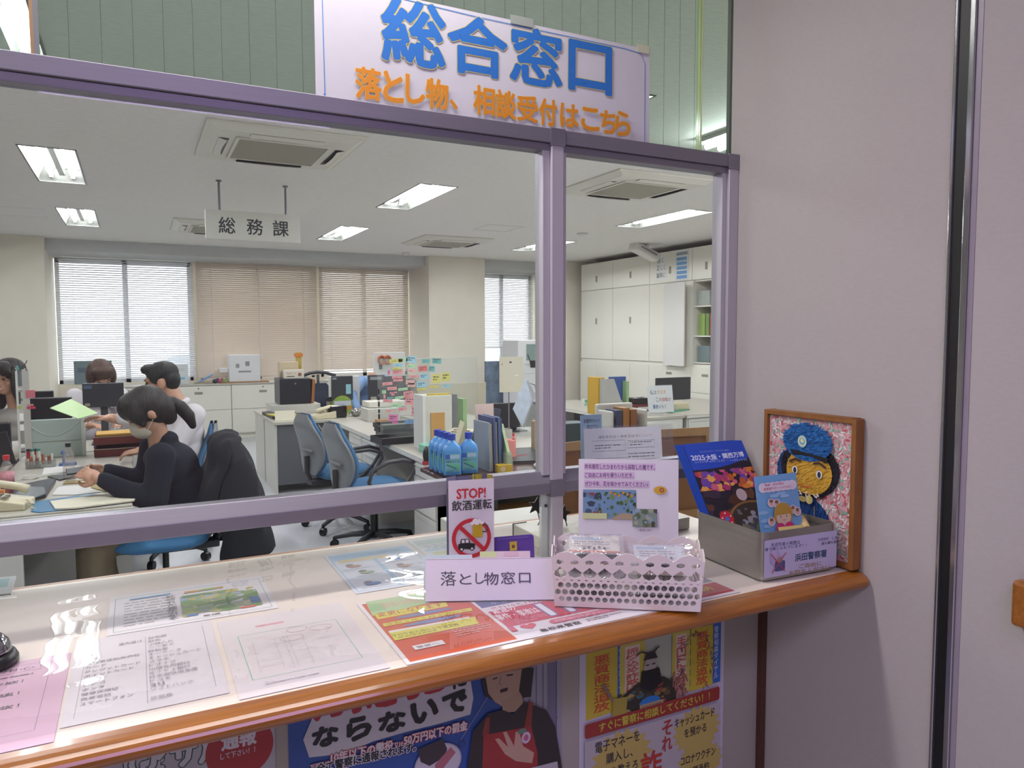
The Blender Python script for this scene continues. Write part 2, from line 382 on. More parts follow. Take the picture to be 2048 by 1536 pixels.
MB().box(.838, .861, .012, .018, 1.0, 1.157).build('acrylic_strip', glassy('acrylic', (.93, .97, .94), haze=.35, hazecol=(.82, .87, .82), refl=.6), pt)
for x, z, yy in ((.851, 1.128, .010), (.877, 1.043, -.003)): MB().cyl((x, yy-.002, z), (x, yy, z), .004, n=10).build('screw', M_dark, pt)

# ------------------------------------------------------------------ reception counter
ct = thing('reception_counter', 'long reception counter with pale top and rounded brown wood front edge', 'counter', (0, 1.45, 0))
M_top = mat('cream_laminate_top', '#e4d8ca', .45, var=.03, scale=8)
M_panel = mat('grey_counter_panel', '#9c948f', .7, var=.03)
xl, xr = -2.3, XW-.002
MB().box(xl, xr, -.352, .372, .9635, 1.0).build('worktop', M_top, ct)
def bull(y, r, sgn):
    pts = [(y, r*2), (y, 0)] if sgn < 0 else [(y, 0), (y, r*2)]
    arc = [(y+sgn*r*1.15*sin(pi*i/12), r-r*cos(pi*i/12)) for i in range(13)]
    return arc
b = MB(); prof = [(-.352, .9635), (-.352, 1.0003)]+[(-.352-.045*sin(pi*i/14)**.8, .982+.0183*cos(pi*i/14)) for i in range(15)]
n = len(prof); xe = xr-.012
b.add([(xl, y, z) for y, z in prof]+[(xe, y, z) for y, z in prof]+[(xr, y*.985 if y < -.37 else y, z) for y, z in prof],
      [(i, (i+1) % n, (i+1) % n+n, i+n) for i in range(n)]+[(i+n, (i+1) % n+n, (i+1) % n+2*n, i+2*n) for i in range(n)]+[tuple(range(2*n, 3*n))])
b.build('front_edge', M_wood, ct, smooth=False)
MB().box(xl, xr, .372, .385, .955, 1.0005).build('rear_edge', mat('pinkish_wood_edge', '#b98d72', .4, var=.15, scale=5, stretch=(1, 20, 20)), ct, bevel=.002)
MB().box(xl, xr, -.085, -.06, .0, .9635).build('front_panel', M_panel, ct)
MB().box(1.412, xr, -.1, -.085, .0, .9635).build('corner_strip', M_wooddk, ct)
# right wall fittings
ch = struct(MB().box(XW-.006, XW, .902, .909, 0, 2.65).box(XW-.006, XW, .868, .880, 0, 2.65).build('trim_1', mat('polished_steel_strip', '#a8a6ab', .15, .9, var=.02), bevel=.002))
struct(MB().box(XW-.001, XW+.001, .880, .902, 0, 2.65).build('trim_2', mat('black_groove', '#0c0b0d', .5)))
struct(MB().box(XW-.0012, XW, .857, .868, 0, 2.65).build('trim_3', mat('violet_grey_lip', '#8d8290', .4)))
tag(MB().box(XW-.03, XW-.002, .5, .752, 1.0, 1.085).build('wooden_rail_board', M_wood, bevel=.008), 'rounded end of a brown wooden board on the right wall at the picture edge', 'board')
# ------------------------------------------------------------------ printed matter helpers
def on(X, px, py):
    "photo position -> local (x, y) on the plane of a sheet with matrix X"
    d = ray(px, py); o = Vector((0, 0, CAM_Z)); n = X.to_3x3().col[2]; p = X.translation
    q = o+d*((p-o).dot(n)/d.dot(n)); l = X.inverted() @ q; return Vector((l.x, l.y))
def tpx(s, X, t, bl, br, tl, c, **k):
    a, b, d = on(X, *bl), on(X, *br), on(X, *tl); w = (b-a).length; h = abs(d.y-a.y) if abs((b-a).y) < .3*w else (d-a).length
    return s.text(t, a.x, a.y, w, h, c, rot=math.atan2((b-a).y, (b-a).x), **k)
def ppx(s, X, pts, c): return s.poly([tuple(on(X, *p)) for p in pts], c)
def mosaic(s, x, y, w, h, cols, n, seed=1, r=.1, sx=1.0):
    rg = random.Random(seed); z0 = s.z()
    for k in range(n):
        c = rg.choice(cols); rr = r*h*rg.uniform(.4, 1.1); cx = x+rg.uniform(0, w); cy = y+rg.uniform(0, h); m = rg.randint(5, 8); a0 = rg.random()*6
        s.poly([(min(x+w, max(x, cx+sx*rr*rg.uniform(.6, 1.2)*cos(a0+2*pi*i/m))), min(y+h, max(y, cy+rr*rg.uniform(.6, 1.2)*sin(a0+2*pi*i/m)))) for i in range(m)], c, z0+k*3e-6)
EX, EY, EZ = Vector((1, 0, 0)), Vector((0, 1, 0)), Vector((0, 0, 1))
def flat(name, x0, x1, y0, y1, z=1.0012, paper='#e6e2e2', t=.0004, dz=.00008): # lies face up on the counter, top edge away from the public
    return Sheet(x1-x0, y1-y0, paper, t, dz), Matrix.Translation((x0, y0, z))

# banner on the upper glass
X = frame((.336, 1.5085, 1.978), EX, EZ); s = Sheet(.822, .256, '#d2cfd6', .0006, .00012)
s.line([(.018, .03), (.016, .24), (.024, .253), (.04, .2555)], .0017, '#3f86cc')
s.line([(.016, .035), (.022, .012), (.03, .004)], .0017, '#3f86cc')
s.line([(.04, .2545), (.35, .2465), (.75, .246), (.795, .242), (.808, .22), (.808, .035), (.80, .012)], .0017, '#3f86cc')
for t, x0, yb, x1, yt in (('総', 766, 128, 889, 2), ('合', 898, 149, 1012, 37), ('窓', 1022, 170, 1122, 62), ('口', 1139, 186, 1221, 92)):
    a = on(X, x0, yb); q = on(X, x1, yt); al = on(X, x0, yt)
    bl = on(X, x0, yb-10); br = on(X, x1, yb); h = (on(X, (x0+x1)/2, yt)-on(X, (x0+x1)/2, yb)).y
    s.text(t, bl.x, min(bl.y, br.y), (br-bl).x, h*1.0, '#2f73c4', bold=.03, out=(.012, '#cdc27a'))
tx = '落とし物、相談受付はこちら'
px = [(712, 195, 762, 134), (767, 201, 805, 143), (812, 205, 848, 150), (852, 214, 895, 157), (899, 217, 914, 200), (947, 226, 988, 171), (992, 234, 1030, 180), (1034, 240, 1074, 190), (1078, 248, 1112, 197), (1120, 252, 1155, 207), (1162, 258, 1196, 215), (1199, 265, 1230, 221), (1229, 270, 1258, 223)]
for q, (x0, yb, x1, yt) in zip(tx, px):
    bl = on(X, x0, yb); br = on(X, x1, yb); h = on(X, (x0+x1)/2, yt).y-on(X, (x0+x1)/2, yb).y
    s.text(q, bl.x, bl.y, (br-bl).x, h, '#e08d26', bold=.022, out=(.012, '#e6c45e'))
s.warp(lambda v: (v.x, v.y, v.z+.0011*sin(v.x*9)*sin(v.y*11+1)))
s.build('paper_banner', X, None, 'white paper banner with big blue and orange characters taped above the glass window', 'banner')
for (x, z, w, lb) in ((.77, 2.226, .058, 'greyish tape piece holding the middle of the banner top edge'), (1.118, 2.222, .036, 'pale tape piece holding the right corner of the banner')):
    tag(MB().box(x, x+w, 1.5065, 1.5072, z, z+.019).build('tape_piece', mat('tape_'+lb[:4], '#9fa69f' if lb[0] == 'g' else '#cfd3b4', .35)), lb, 'tape', 'tape pieces on the banner')

# flat papers under the clear film
s, X = flat('news', -.062, .232, 1.455, 1.672)
s.frame(.01, .012, .274, .188, .0016, '#3c7a66')
s.para(9, .026, .16, .085, .016, '#9a9698', 4, .3)
s.text('託された種広がる', .101, .025, .017, .15, '#4a4648', vert=True, res=1)
mosaic(s, .125, .03, .145, .125, ['#7fa04c', '#5f8a44', '#93ad5c', '#6f9650', '#b7bd72', '#8fa08c'], 60, 3, .13, 1.5)
mosaic(s, .125, .115, .145, .04, ['#a9bfda', '#93aed4', '#cdb84c', '#d9c23c', '#9fb7d8'], 26, 5, .25, 1.5)
s.rect(.25, .05, .018, .035, '#2f6cb0'); s.rect(.135, .17, .075, .01, '#d9a23f'); s.rect(.165, .17, .03, .01, '#8fbf4a'); s.rect(.035, .178, .075, .006, '#5aa3d8'); s.rect(.228, .027, .028, .008, '#d75a48'); s.rect(.132, .03, .02, .009, '#2f7ac0')
s.para(1, .16, .018, .05, .008, '#3c3a3a', 2, .5)
s.build('newspaper_clipping', X, None, 'printed news page with a green sunflower field photo under the counter film', 'paper')
s, X = flat('list', -.108, .108, 1.135, 1.452, 1.0013, '#d9d3d4')
s.line([(.015, .02), (.018, .235)], .0008, '#8d8f96'); s.line([(.107, .02), (.107, .285)], .0008, '#8d8f96'); s.line([(.2, .03), (.2, .29)], .0008, '#8d8f96')
L_ = ['傘', '現金', '自動車運転免許証', 'カード', 'クレジットカード', 'ポイントカード', '', 'ナナコ', 'ポンタ', '健康保険証', '携帯電話', 'スマートフォン']
R_ = ['財布類', '財布', '小銭入れ', '二つ折り', '自転車', 'キーケース', 'キャッシュカード', 'スマホ', 'ドライブ', '山陰合同銀行', 'ゆうちょ銀行', '日本海信用金庫', 'ドコモ', 'au', 'ソフトバンク', '', '診察券']
for i, q in enumerate(L_):
    if q: s.text(q, .02, .235-i*.0165, .0098*len(q), .0105, '#77757c', res=1)
s.text('遺失届は', .066, .262, .036, .011, '#77757c', res=1)
for i, q in enumerate(R_):
    if q: s.text(q, .111, .268-i*.0152, .0098*len(q), .0105, '#77757c', res=1)
s.build('lost_items_list', X, None, 'two-column list of lost items printed on grey paper under the clear film', 'paper')
s, X = flat('map', .118, .345, 1.105, 1.43, 1.0014, '#dbd3d2')
s.frame(.026, .055, .172, .185, .0018, '#7fb79a'); s.rect(.06, .268, .05, .008, '#d99aa2')
for cx, cy, rx in ((.11, .19, .02), (.165, .215, .02), (.125, .225, .018)):
    s.line([(cx+rx*cos(2*pi*i/20), cy+.012*sin(2*pi*i/20)) for i in range(20)], .0009, '#b9979d', True)
for k in range(26): yy = random.uniform(.07, .22); xx = random.uniform(.03, .15); s.line([(xx, yy), (xx+random.uniform(.01, .04), yy+random.uniform(-.004, .004))], .0005, '#a9a4aa')
for k in range(5): xx = random.uniform(.04, .18); s.line([(xx, .07), (xx+.004, .2)], .0005, '#b5b0b2')
s.para(1, .04, .03, .14, .01, '#c4bcbf', 7, .4)
s.build('hand_drawn_map', X, None, 'faint area map sheet with a green frame and red ovals under the clear film', 'paper')
s, X = flat('pink', -.33, -.112, 1.1, 1.405, 1.0015, '#cfa9bd')
s.line([(.0, .285), (.185, .285), (.192, .285), (.192, .045), (0, .045)], .0009, '#6e5c68'); s.line([(.178, .28), (.178, .262)], .0009, '#6e5c68'); s.line([(0, .258), (.18, .258)], .0006, '#6e5c68')
for t, x, y, w, h in (('にご用心', .085, .264, .085, .012), ('電話は詐欺！', .06, .215, .1, .012), ('ます相談！', .075, .172, .085, .012), ('は', .12, .152, .01, .01), ('詐欺！', .115, .128, .05, .012), ('は', .1, .1, .01, .01), ('詐欺！', .09, .062, .055, .013)): s.text(t, x, y, w, h, '#4f434e', res=1)
s.para(2, .02, .242, .15, .01, '#8c7585', 3, .35)
s.build('pink_warning_sheet', X, None, 'pink fraud warning sheet at the left end of the counter under the film', 'paper')
s, X = flat('blue', .386, .597, 1.46, 1.757, 1.0013, '#d5dbe2')
s.rect(.008, .235, .195, .05, '#9fc3dd'); s.frame(.008, .012, .195, .26, .003, '#9ec4de'); s.rect(.02, .215, .12, .022, '#d9c98f'); s.rect(.098, .012, .01, .205, '#a3c9df'); s.text('くらしの安全相談', .02, .248, .16, .022, '#7ba6c6', res=1)
for cx, cy, c in ((.045, .18, '#b98d78'), (.15, .19, '#4f7fbe'), (.06, .125, '#8fae8a'), (.15, .13, '#bd9a80'), (.05, .045, '#3f76be'), (.15, .06, '#9aa4b0')):
    s.ell(cx, cy, .017, .009, c); s.ell(cx-.008, cy+.013, .009, .007, '#7d6a60'); s.rect(cx-.03, cy-.02, .06, .003, '#b7bcc2')
s.line([(.01, .15), (.098, .15)], .0012, '#9fb5c5'); s.line([(.01, .09), (.2, .09)], .0012, '#9fb5c5')
s.build('pale_blue_flyer', X, None, 'pale blue flyer with small picture panels near the rear of the counter under the film', 'flyer')
s, X = flat('blue2', .607, .80, 1.56, 1.785, 1.0013, '#d5dcdd')
s.rect(.01, .17, .175, .04, '#b5c9c2'); s.rect(.01, .11, .175, .012, '#a6c4d8'); s.rect(.02, .06, .06, .04, '#c8cf9a'); s.rect(.1, .06, .07, .04, '#9fc0d6'); s.para(3, .02, .155, .15, .014, '#a9b3b6', 5)
s.build('pale_green_flyer', X, None, 'pale green and blue flyer behind the lost-property sign under the film', 'flyer')
# orange notice
s, X = flat('orange', .372, .582, 1.1, 1.405, 1.0016, '#e2dcda')
def op(pts, c): ppx(s, X, pts, c)
s.rect(.008, .008, .196, .288, '#c9552c')
op([(728, 1200), (855, 1180), (872, 1203), (745, 1232)], '#a9c690'); op([(735, 1208), (768, 1206), (772, 1219), (742, 1224)], '#8fb57a')
tpx(s, X, '遺失届の受付時間が', (768, 1217), (850, 1203), (762, 1206), '#d98d86', res=1)
op([(748, 1228), (892, 1204), (896, 1213), (756, 1239)], '#d9d23c'); tpx(s, X, '変更になります', (758, 1235), (888, 1213), (756, 1226), '#b5453a', bold=.01, res=1)
for p in (((795, 1238), (900, 1216)), ((812, 1253), (920, 1230))):
    a, c = on(X, *p[0]), on(X, *p[1]); s.ell((a.x+c.x)/2, (a.y+c.y)/2, abs(c.x-a.x)/2+.004, .0075, '#7480a6')
op([(765, 1248), (942, 1216), (945, 1222), (768, 1254)], '#d9cf3a'); tpx(s, X, '令和６年４月１日から', (772, 1252), (936, 1223), (771, 1248), '#a05a2c', res=1)
op([(776, 1264), (950, 1234), (958, 1248), (790, 1282)], '#d3ce3e'); op([(777, 1263), (938, 1234), (940, 1237), (779, 1267)], '#e0d9d0')
tpx(s, X, '平日午前九時から午後五時', (786, 1276), (920, 1252), (784, 1270), '#6d6a2c', res=1); s.para(1, .02, .105, .12, .008, '#9a7a2c', 6, .4)
s.rect(.03, .045, .055, .018, '#e3ddda'); s.text('警察へ', .035, .049, .04, .009, '#5a5452', res=1)
s.para(4, .115, .092, .075, .009, '#dda48a', 8, .35)
a, c = on(X, 880, 1202), on(X, 925, 1202); s.poly([(.145, .285), (.17, .29), (.165, .262), (.148, .268)], '#3a5fa0')
s.build('orange_notice', X, None, 'orange notice with yellow bands lying in front of the lost-property sign', 'flyer')
# red emergency flyer
s, X = flat('red110', .578, .875, 1.1, 1.31, 1.0015, '#e0dcdf')
s.rect(.004, .168, .2, .036, '#56618f'); s.text('０８５２', .03, .176, .08, .012, '#b9bfd6', res=1); s.rect(.105, .17, .1, .022, '#e0dcdf')
s.text('＃9110と110番', .018, .148, .115, .016, '#c04a5a', bold=.01, res=1)
s.rect(.006, .062, .25, .083, '#c53a4e')
tpx(s, X, '緊急の', (990, 1229), (1036, 1220), (984, 1218), '#ecdfe2', bold=.015, res=1); tpx(s, X, '事件・事故は', (1000, 1242), (1084, 1224), (993, 1230), '#ecdfe2', bold=.015, res=1)
tpx(s, X, '110', (1104, 1231), (1200, 1211), (1086, 1207), '#e7e6ea', bold=.03, out=(.035, '#3f6fae'))
s.para(3, .03, .084, .07, .007, '#d98a95', 5); s.rect(.004, .038, .012, .022, '#c94a5a'); 
s.poly([(.042+.016*(sin(t_)**3), .048+.013*(13*cos(t_)-5*cos(2*t_)-2*cos(3*t_)-cos(4*t_))/15) for t_ in [2*pi*i/24 for i in range(24)]], '#cf3f50')
s.rrect(.085, .036, .17, .018, .008, '#d2647e'); s.text('相談専用電話＃9110', .095, .04, .12, .01, '#ecd9df', res=1); s.text('島根県警察', .05, .012, .085, .014, '#4c474b', bold=.012, res=1); s.para(2, .15, .024, .08, .007, '#a9a3a7', 9)
s.build('red_emergency_flyer', X, None, 'red and white emergency call flyer partly under the white lace basket', 'flyer')
s, X = flat('red2', .885, 1.092, 1.105, 1.25, 1.0015, '#d8d3d3')
s.rect(.03, .01, .172, .06, '#b03440'); s.rect(.03, .075, .172, .045, '#8c8890'); s.text('窓口案内', .1, .035, .07, .022, '#cfc23c', bold=.02, res=1); s.ell(.1, .022, .012, .006, '#ddd5d2')
s.build('red_grey_flyer', X, None, 'red and grey flyer showing between the lace basket and the metal box', 'flyer')
# clear film over the counter top
M_film = glassy('clear_desk_film', (.985, .98, .98), haze=.05, hazecol=(.85, .83, .84), refl=1.5, bump=.05, bscale=6)
rg = random.Random(3)
def film(u, v):
    x = -1.4+2.66*u; y = 1.118+.675*v; e = min(1, v*14)*min(1, (1-v)*10)
    return Vector((x, y, 1.0042+e*.0006*sin(x*23+3*sin(y*17))*sin(y*31+x*7)))
b = MB(); b.grid(film, 130, 40)
tag(b.build('clear_plastic_film', M_film, smooth=True), 'clear glossy plastic film covering the papers on the reception counter', 'plastic film')

# lost-property tent sign
bl = at_z(850, 1203, 1.005); br = at_z(1110, 1199, 1.005); e = (br-bl); e.z = 0; wd = e.length; e.normalize(); bk = Vector((-e.y, e.x, 0)); ln = R(24)
up = bk*sin(ln)+EZ*cos(ln); X = frame(bl, e, up); h = on(X, 848, 1118).y
M_tent = mat('lilac_card', '#cbc2d2', .35, var=.02)
t = thing('window_sign', 'folded white card sign reading lost-property window in front of the lace basket', 'sign', bl)
s = Sheet(wd, h, t=.0012, mt=M_tent, dz=.0002)
for q, x0, x1, yb, yt in (('落', 881, 912, 1172, 1143), ('と', 919, 943, 1169, 1148), ('し', 951, 968, 1168, 1146), ('物', 968, 997, 1170, 1145), ('窓', 1002, 1030, 1168, 1144), ('口', 1038, 1061, 1166, 1146)):
    a, c = on(X, x0, yb), on(X, x1, yb); s.text(q, a.x, a.y, c.x-a.x, on(X, x0, yt).y-a.y, '#3d3a4a', bold=.004)
Ti = Matrix.Translation(-bl)
s.build('front_face', Ti @ X, t)
X2 = frame(bl+up*h, e, bk*sin(ln)-EZ*cos(ln)); b = MB(); b.box(0, wd, 0, h, -.0012, 0); b.build('rear_face', M_tent, t, X=None).matrix_local = Ti @ X2

# folded leaflet, purple card and cards behind the sign
def fold_back(v, w): return v
X = frame((.588, 1.449, 1.0062), (1, -.19, 0), EZ); s = Sheet(.101, .212, '#dcd6de', .0005, .00015)
s.text('STOP!', .018, .172, .064, .021, '#c42f3a', bold=.022); s.text('飲酒運転', .007, .146, .089, .022, '#2c2a30', bold=.012)
s.ring(.05, .084, .0395, .0085, '#c42f3a')
s.poly([(.052, .085), (.074, .085), (.074, .117), (.052, .117)], '#b99b28'); s.ring(.079, .104, .008, .0025, '#4c4438', 16); s.poly([(.052, .085), (.074, .085), (.074, .113), (.052, .113)], '#c9a528')
for cx, cy, r in ((.052, .117, .005), (.058, .122, .006), (.066, .121, .0055), (.073, .117, .005), (.062, .117, .006)): s.ell(cx, cy, r, r*.8, '#ece9ea', n=14)
s.poly([(.02, .062), (.056, .06), (.057, .072), (.046, .074), (.044, .083), (.026, .084), (.024, .074), (.02, .073)], '#2a292c')
for x0, x1 in ((.0275, .034), (.036, .043)): s.poly([(x0, .075), (x1, .075), (x1-.0005, .082), (x0, .082)], '#dcd6de')
for cx in (.027, .05): s.ell(cx, .0615, .0045, .0045, '#2a292c', n=16); s.ell(cx, .0615, .0025, .0025, '#dcd6de', n=12)
s.line([(.0235, .111), (.0775, .057)], .0085, '#c42f3a')
s.warp(lambda v: (v.x, v.y, v.z+.004*cos((v.x-.05)*22)-.004))
s.build('folded_leaflet', X, None, 'standing leaflet reading STOP with a crossed-out car and beer mug', 'leaflet')
X = frame((.592, 1.472, 1.0062), (1, -.19, 0), EZ); s = Sheet(.104, .222, '#6d6a86', .0005, .00015)
for x0, x1, c in ((.0, .02, '#6d6a86'), (.056, .06, '#b9ad3c'), (.062, .104, '#b9ad3c'), (.078, .09, '#6d6a86')): s.rect(x0, .19, x1-x0, .032, c)
s.warp(lambda v: (v.x, v.y-.09*(v.x/.104-.5)**2*(v.y > .2)*.25, v.z+.01*sin(v.x*30)))
s.build('folded_leaflet', X, None, 'yellow and grey leaflet peeking out behind the STOP leaflet', 'leaflet')
X = frame((.688, 1.437, 1.0062), (1, -.2, 0), EZ+EY*.12); s = Sheet(.096, .078, '#d9d2d6', .0006, .00015)
s.rrect(0, .0, .096, .078, .008, '#5b3f96'); s.star(.047, .048, .011, .017, 8, '#4c3484'); s.rect(.039, .045, .017, .02, '#c4a53c'); s.ell(.0475, .054, .004, .004, '#6b4a3c', n=12); s.rect(.012, .071, .07, .003, '#6d55a6')
s.build('purple_card', X, None, 'purple round-cornered card standing behind the lost-property sign', 'card')
for x, y, w, hgt, c, lb in ((.512, 1.383, .10, .071, '#c9d6dc', 'pale blue card just showing above the lost-property sign'), (.62, 1.34, .105, .075, '#dcc3d0', 'pink and yellow card just showing above the lost-property sign')):
    X = frame((x, y+.02, 1.006), (1, -.47, 0), EZ+Vector((.44, .9, 0))*.2); s = Sheet(w, hgt, c, .0005, .0002)
    if 'pink' in lb: s.rect(0, hgt-.012, .035, .012, '#cfd8a0'); s.rect(.05, hgt-.01, .03, .008, '#d9b6c6')
    s.build('upright_card', X, None, lb, 'card', 'cards behind the sign')

# white lace basket
bc = Vector((.857, 1.178, 1.0048)); brz = -R(34)
bk_t = thing('lace_basket', 'white plastic basket with scalloped lace edge and holes, filled with seed packets', 'basket', bc, brz)
M_bask = mat('white_basket_plastic', '#ded2d2', .4, var=.02, scale=20)
BW, BD, BH = .275, .118, .098
def wallpt(side, u, v):       # u along the wall 0..1, v height 0..1; rounded corners by pulling the ends in
    fl = 1+.045*v; w, d = BW/2*fl, BD/2*(1+.1*v); z = BH*v
    if side == 0: return Vector((-w+2*w*u, -d, z))
    if side == 1: return Vector((w, -d+2*d*u, z))
    if side == 2: return Vector((w-2*w*u, d, z))
    return Vector((-w, d-2*d*u, z))
def lace(b, side, n):
    rows = [(0, .09, 0), (.09, .23, .36), (.23, .37, .4), (.37, .51, .4), (.51, .58, .2), (.58, .82, .42), (.82, 1.0, .26)]
    top = lambda u: 1.0+.15*abs(sin(pi*u*n/4))-.02+.014*(int(u*n*2+.5) % 2)
    for k, (v0, v1, hr) in enumerate(rows):
        big = k in (5, 6); m = n//2 if big else n; off = .5 if (k % 2 and not big) else 0
        for i in range(m+(1 if off else 0)):
            a0 = max(0, (i-off)/m); a1 = min(1, (i+1-off)/m)
            if a1-a0 < 1e-6: continue
            def P(u, v):
                if k == 6 and v > .97: v = top(u)*1.0+(.03 if side in (1, 3) else 0)
                return wallpt(side, u, v)
            am, vm = (a0+a1)/2, (v0+v1)/2; o = len(b.v)
            out = [(a0, v0), (am, v0), (a1, v0), (a1, vm), (a1, v1), (am, v1), (a0, v1), (a0, vm)]
            if hr == 0 or a1-a0 < .9/m:
                vs = [P(u, v) for u, v in out]; b.add(vs, [tuple(range(8))]); continue
            rx, ry = (a1-a0)*hr*(1.15 if big else 1.1), (v1-v0)*hr*1.12; inn = []
            for q in range(8):
                a = -pi*.75+q*pi/4; uu, vv = am+rx*cos(a), vm+ry*sin(a)
                if k == 5 and q in (4, 6): uu = am+rx*.35*cos(a)     # triangular openings
                inn.append((uu, vv))
            vs = [P(u, v) for u, v in out+inn]
            b.add(vs, [(q, (q+1) % 8, (q+1) % 8+8, q+8) for q in range(8)])
names = ('front_wall', 'side_wall', 'rear_wall', 'side_wall')
for sd, n in ((0, 20), (1, 8), (2, 20), (3, 8)):
    b = MB(); lace(b, sd, n); b.build(names[sd], M_bask, bk_t, thick=.0022, bevel=0)
MB().box(-BW/2, BW/2, -BD/2, BD/2, 0, .002).build('base', M_bask, bk_t)
M_pouch = glassy('clear_pouch', (.96, .96, .97), haze=.22, hazecol=(.8, .78, .82), refl=2.0, bump=1.0, bscale=45)
XB = Matrix.Translation(bc) @ Matrix.Rotation(brz, 4, 'Z')
k = 0
for sx, zs, nm in ((-.066, .114, 'left'), (.066, .098, 'right')):
    for j in range(5):
        k += 1; lift = .004+j*(zs-.012)/4
        X = XB @ Matrix.Translation((sx+rg.uniform(-.004, .004), -.004+rg.uniform(-.003, .003), lift)) @ Matrix.Rotation(rg.uniform(-.06, .06), 4, 'Z') @ Matrix.Rotation(R(5+2*j), 4, 'X')
        pk = tag(bpy.data.objects.new('seed_packet', None), 'clear seed packet, %s in the %s stack inside the lace basket' % (('lowest', 'second lowest', 'middle', 'second from top', 'topmost')[j], nm), 'seed packet', 'clear seed packets in the basket')
        COL.objects.link(pk); pk.matrix_world = X
        def pm(u, v):
            x, y = (u-.5)*.118, (v-.5)*.082; ed = min(1, 8*min(u, 1-u))*min(1, 8*min(v, 1-v))
            return Vector((x, y, .0035+ed*(.004+.002*sin(x*160+j)*sin(y*130))))
        b = MB(); b.grid(pm, 24, 16); b.build('clear_pouch', M_pouch, pk, smooth=True)
        s = Sheet(.1, .066, ('#d8d0d2', '#cfd4dd', '#d8d3c8')[k % 3], .0004, .0002); s.rect(.006, .05, .06, .01, ('#c98a6a', '#9fb2cc', '#cc7f60')[j % 3]); s.para(3, .01, .04, .07, .009, '#a39aa0', k)
        s.rect(.0, .0, .1, .006, '#c8643f' if j > 2 else '#c2b8bc')
        for q in range(5): s.ell(.03+.01*q, .014+.004*(q % 2), .003, .006, '#5a5048', n=10)
        s.build('paper_label', Matrix.Translation((-.05, -.033, .0028)), pk)
# laminated seed notice standing in the basket
yaw = R(31); e = Vector((cos(yaw), -sin(yaw), 0)); o = at_y(1157, 1160, 1.318); o.z = 1.013
up = EZ+Vector((sin(yaw), cos(yaw), 0))*.07
X = frame(o, e, up); tl, tr = on(X, 1157, 918), on(X, 1357, 925)
s = Sheet(tr.x, tl.y, '#dad5dd', .0008, .00015)
for t, a, c, d in (('昨年開花したひまわりから採取した種です。', (1170, 938), (1309, 940), (1170, 928)), ('ご自由にお持ち帰りいただき、', (1170, 955), (1267, 956), (1170, 945)), ('ぜひ今年、花を咲かせてみてください♪', (1170, 972), (1296, 974), (1170, 962))):
    p0, p1, p2 = on(X, *a), on(X, *c), on(X, *d); s.rect(p0.x-.002, p0.y-.002, p1.x-p0.x+.004, (p2.y-p0.y)+.004, '#d0b4d4')
    tpx(s, X, t, a, c, d, '#4b2f5c', bold=.006)
def box_px(p, q): a, c = on(X, *p), on(X, *q); return min(a.x, c.x), min(a.y, c.y), abs(c.x-a.x), abs(c.y-a.y)
x, y, w, h = box_px((1166, 1037), (1272, 980)); s.rect(x, y, w, h, '#6f8fb0')
mosaic(s, x, y+h*.15, w*.35, h*.75, ['#47566e', '#39445a', '#5d7896', '#8a3d48', '#2f3a4c'], 14, 2, .2)
mosaic(s, x+w*.3, y+h*.1, w*.7, h*.82, ['#4c6a34', '#3e5a30', '#5c7a3e', '#6f8a4a', '#2f4630'], 46, 4, .1)
for q in range(6): s.ell(x+w*(.52+.08*q), y+h*(.9-.05*(q % 3)), .003, .003, '#c98a3a', n=10)
s.rect(x, y, w*.45, h*.2, '#c8ce9a'); s.poly([(x+w*.5, y), (x+w, y), (x+w, y+h*.16), (x+w*.75, y+h*.22)], '#a9967c')
x, y, w, h = box_px((1265, 1053), (1314, 1018)); s.rect(x, y, w, h, '#7f8f86'); mosaic(s, x, y, w, h, ['#6b7a4c', '#8aa0b4', '#4c4a42', '#a3a58a', '#5c6a50'], 22, 6, .2)
x, y, w, h = box_px((1299, 988), (1341, 972)); s.star(x+w/2, y+h/2, h*.42, h*.55, 14, '#d2a336', 1.6); s.ell(x+w*.58, y+h*.5, h*.3, h*.3, '#a0622c'); s.ell(x+w*.58, y+h*.5, h*.15, h*.15, '#c98a4c')
x, y, w, h = box_px((1275, 1062), (1306, 1057)); s.text('〜種採取の様子〜', x, y, w, h, '#8a8088', res=1)
s.build('laminated_notice', X, None, 'white laminated sunflower seed notice with two photos standing behind the basket', 'notice')

# metal box with label, brochures and cards
tc = Vector((1.172, 1.125, 1.0048)); trz = -R(3.5); TX = Matrix.Translation(tc) @ Matrix.Rotation(trz, 4, 'Z')
tn = thing('metal_box', 'open silver metal box with a printed label, full of brochures at the counter end', 'box', tc, trz)
M_tin = mat('brushed_tin', '#a09d97', .38, .85, var=.06, scale=9, stretch=(1, 1, 8))
TW, TD, TH = .212, .225, .104
def rr(w, d, r, n=5, o=0):
    P = []
    for cx, cy, a in ((w-r, r, -90), (w-r, d-r, 0), (r, d-r, 90), (r, r, 180)):
        P += [(cx+(r+o)*cos(R(a+90/n*i)), cy+(r+o)*sin(R(a+90/n*i))) for i in range(n+1)]
    return P
def ringwall(b, P, Q, z0, z1):
    n = len(P); b.add([(x, y, z0) for x, y in P]+[(x, y, z1) for x, y in P]+[(x, y, z0) for x, y in Q]+[(x, y, z1) for x, y in Q],
        [(i, (i+1) % n, (i+1) % n+n, i+n) for i in range(n)]+[(i+2*n, i+3*n, (i+1) % n+3*n, (i+1) % n+2*n) for i in range(n)]+[(i+n, (i+1) % n+n, (i+1) % n+3*n, i+3*n) for i in range(n)]+[(i, i+2*n, (i+1) % n+2*n, (i+1) % n) for i in range(n)])
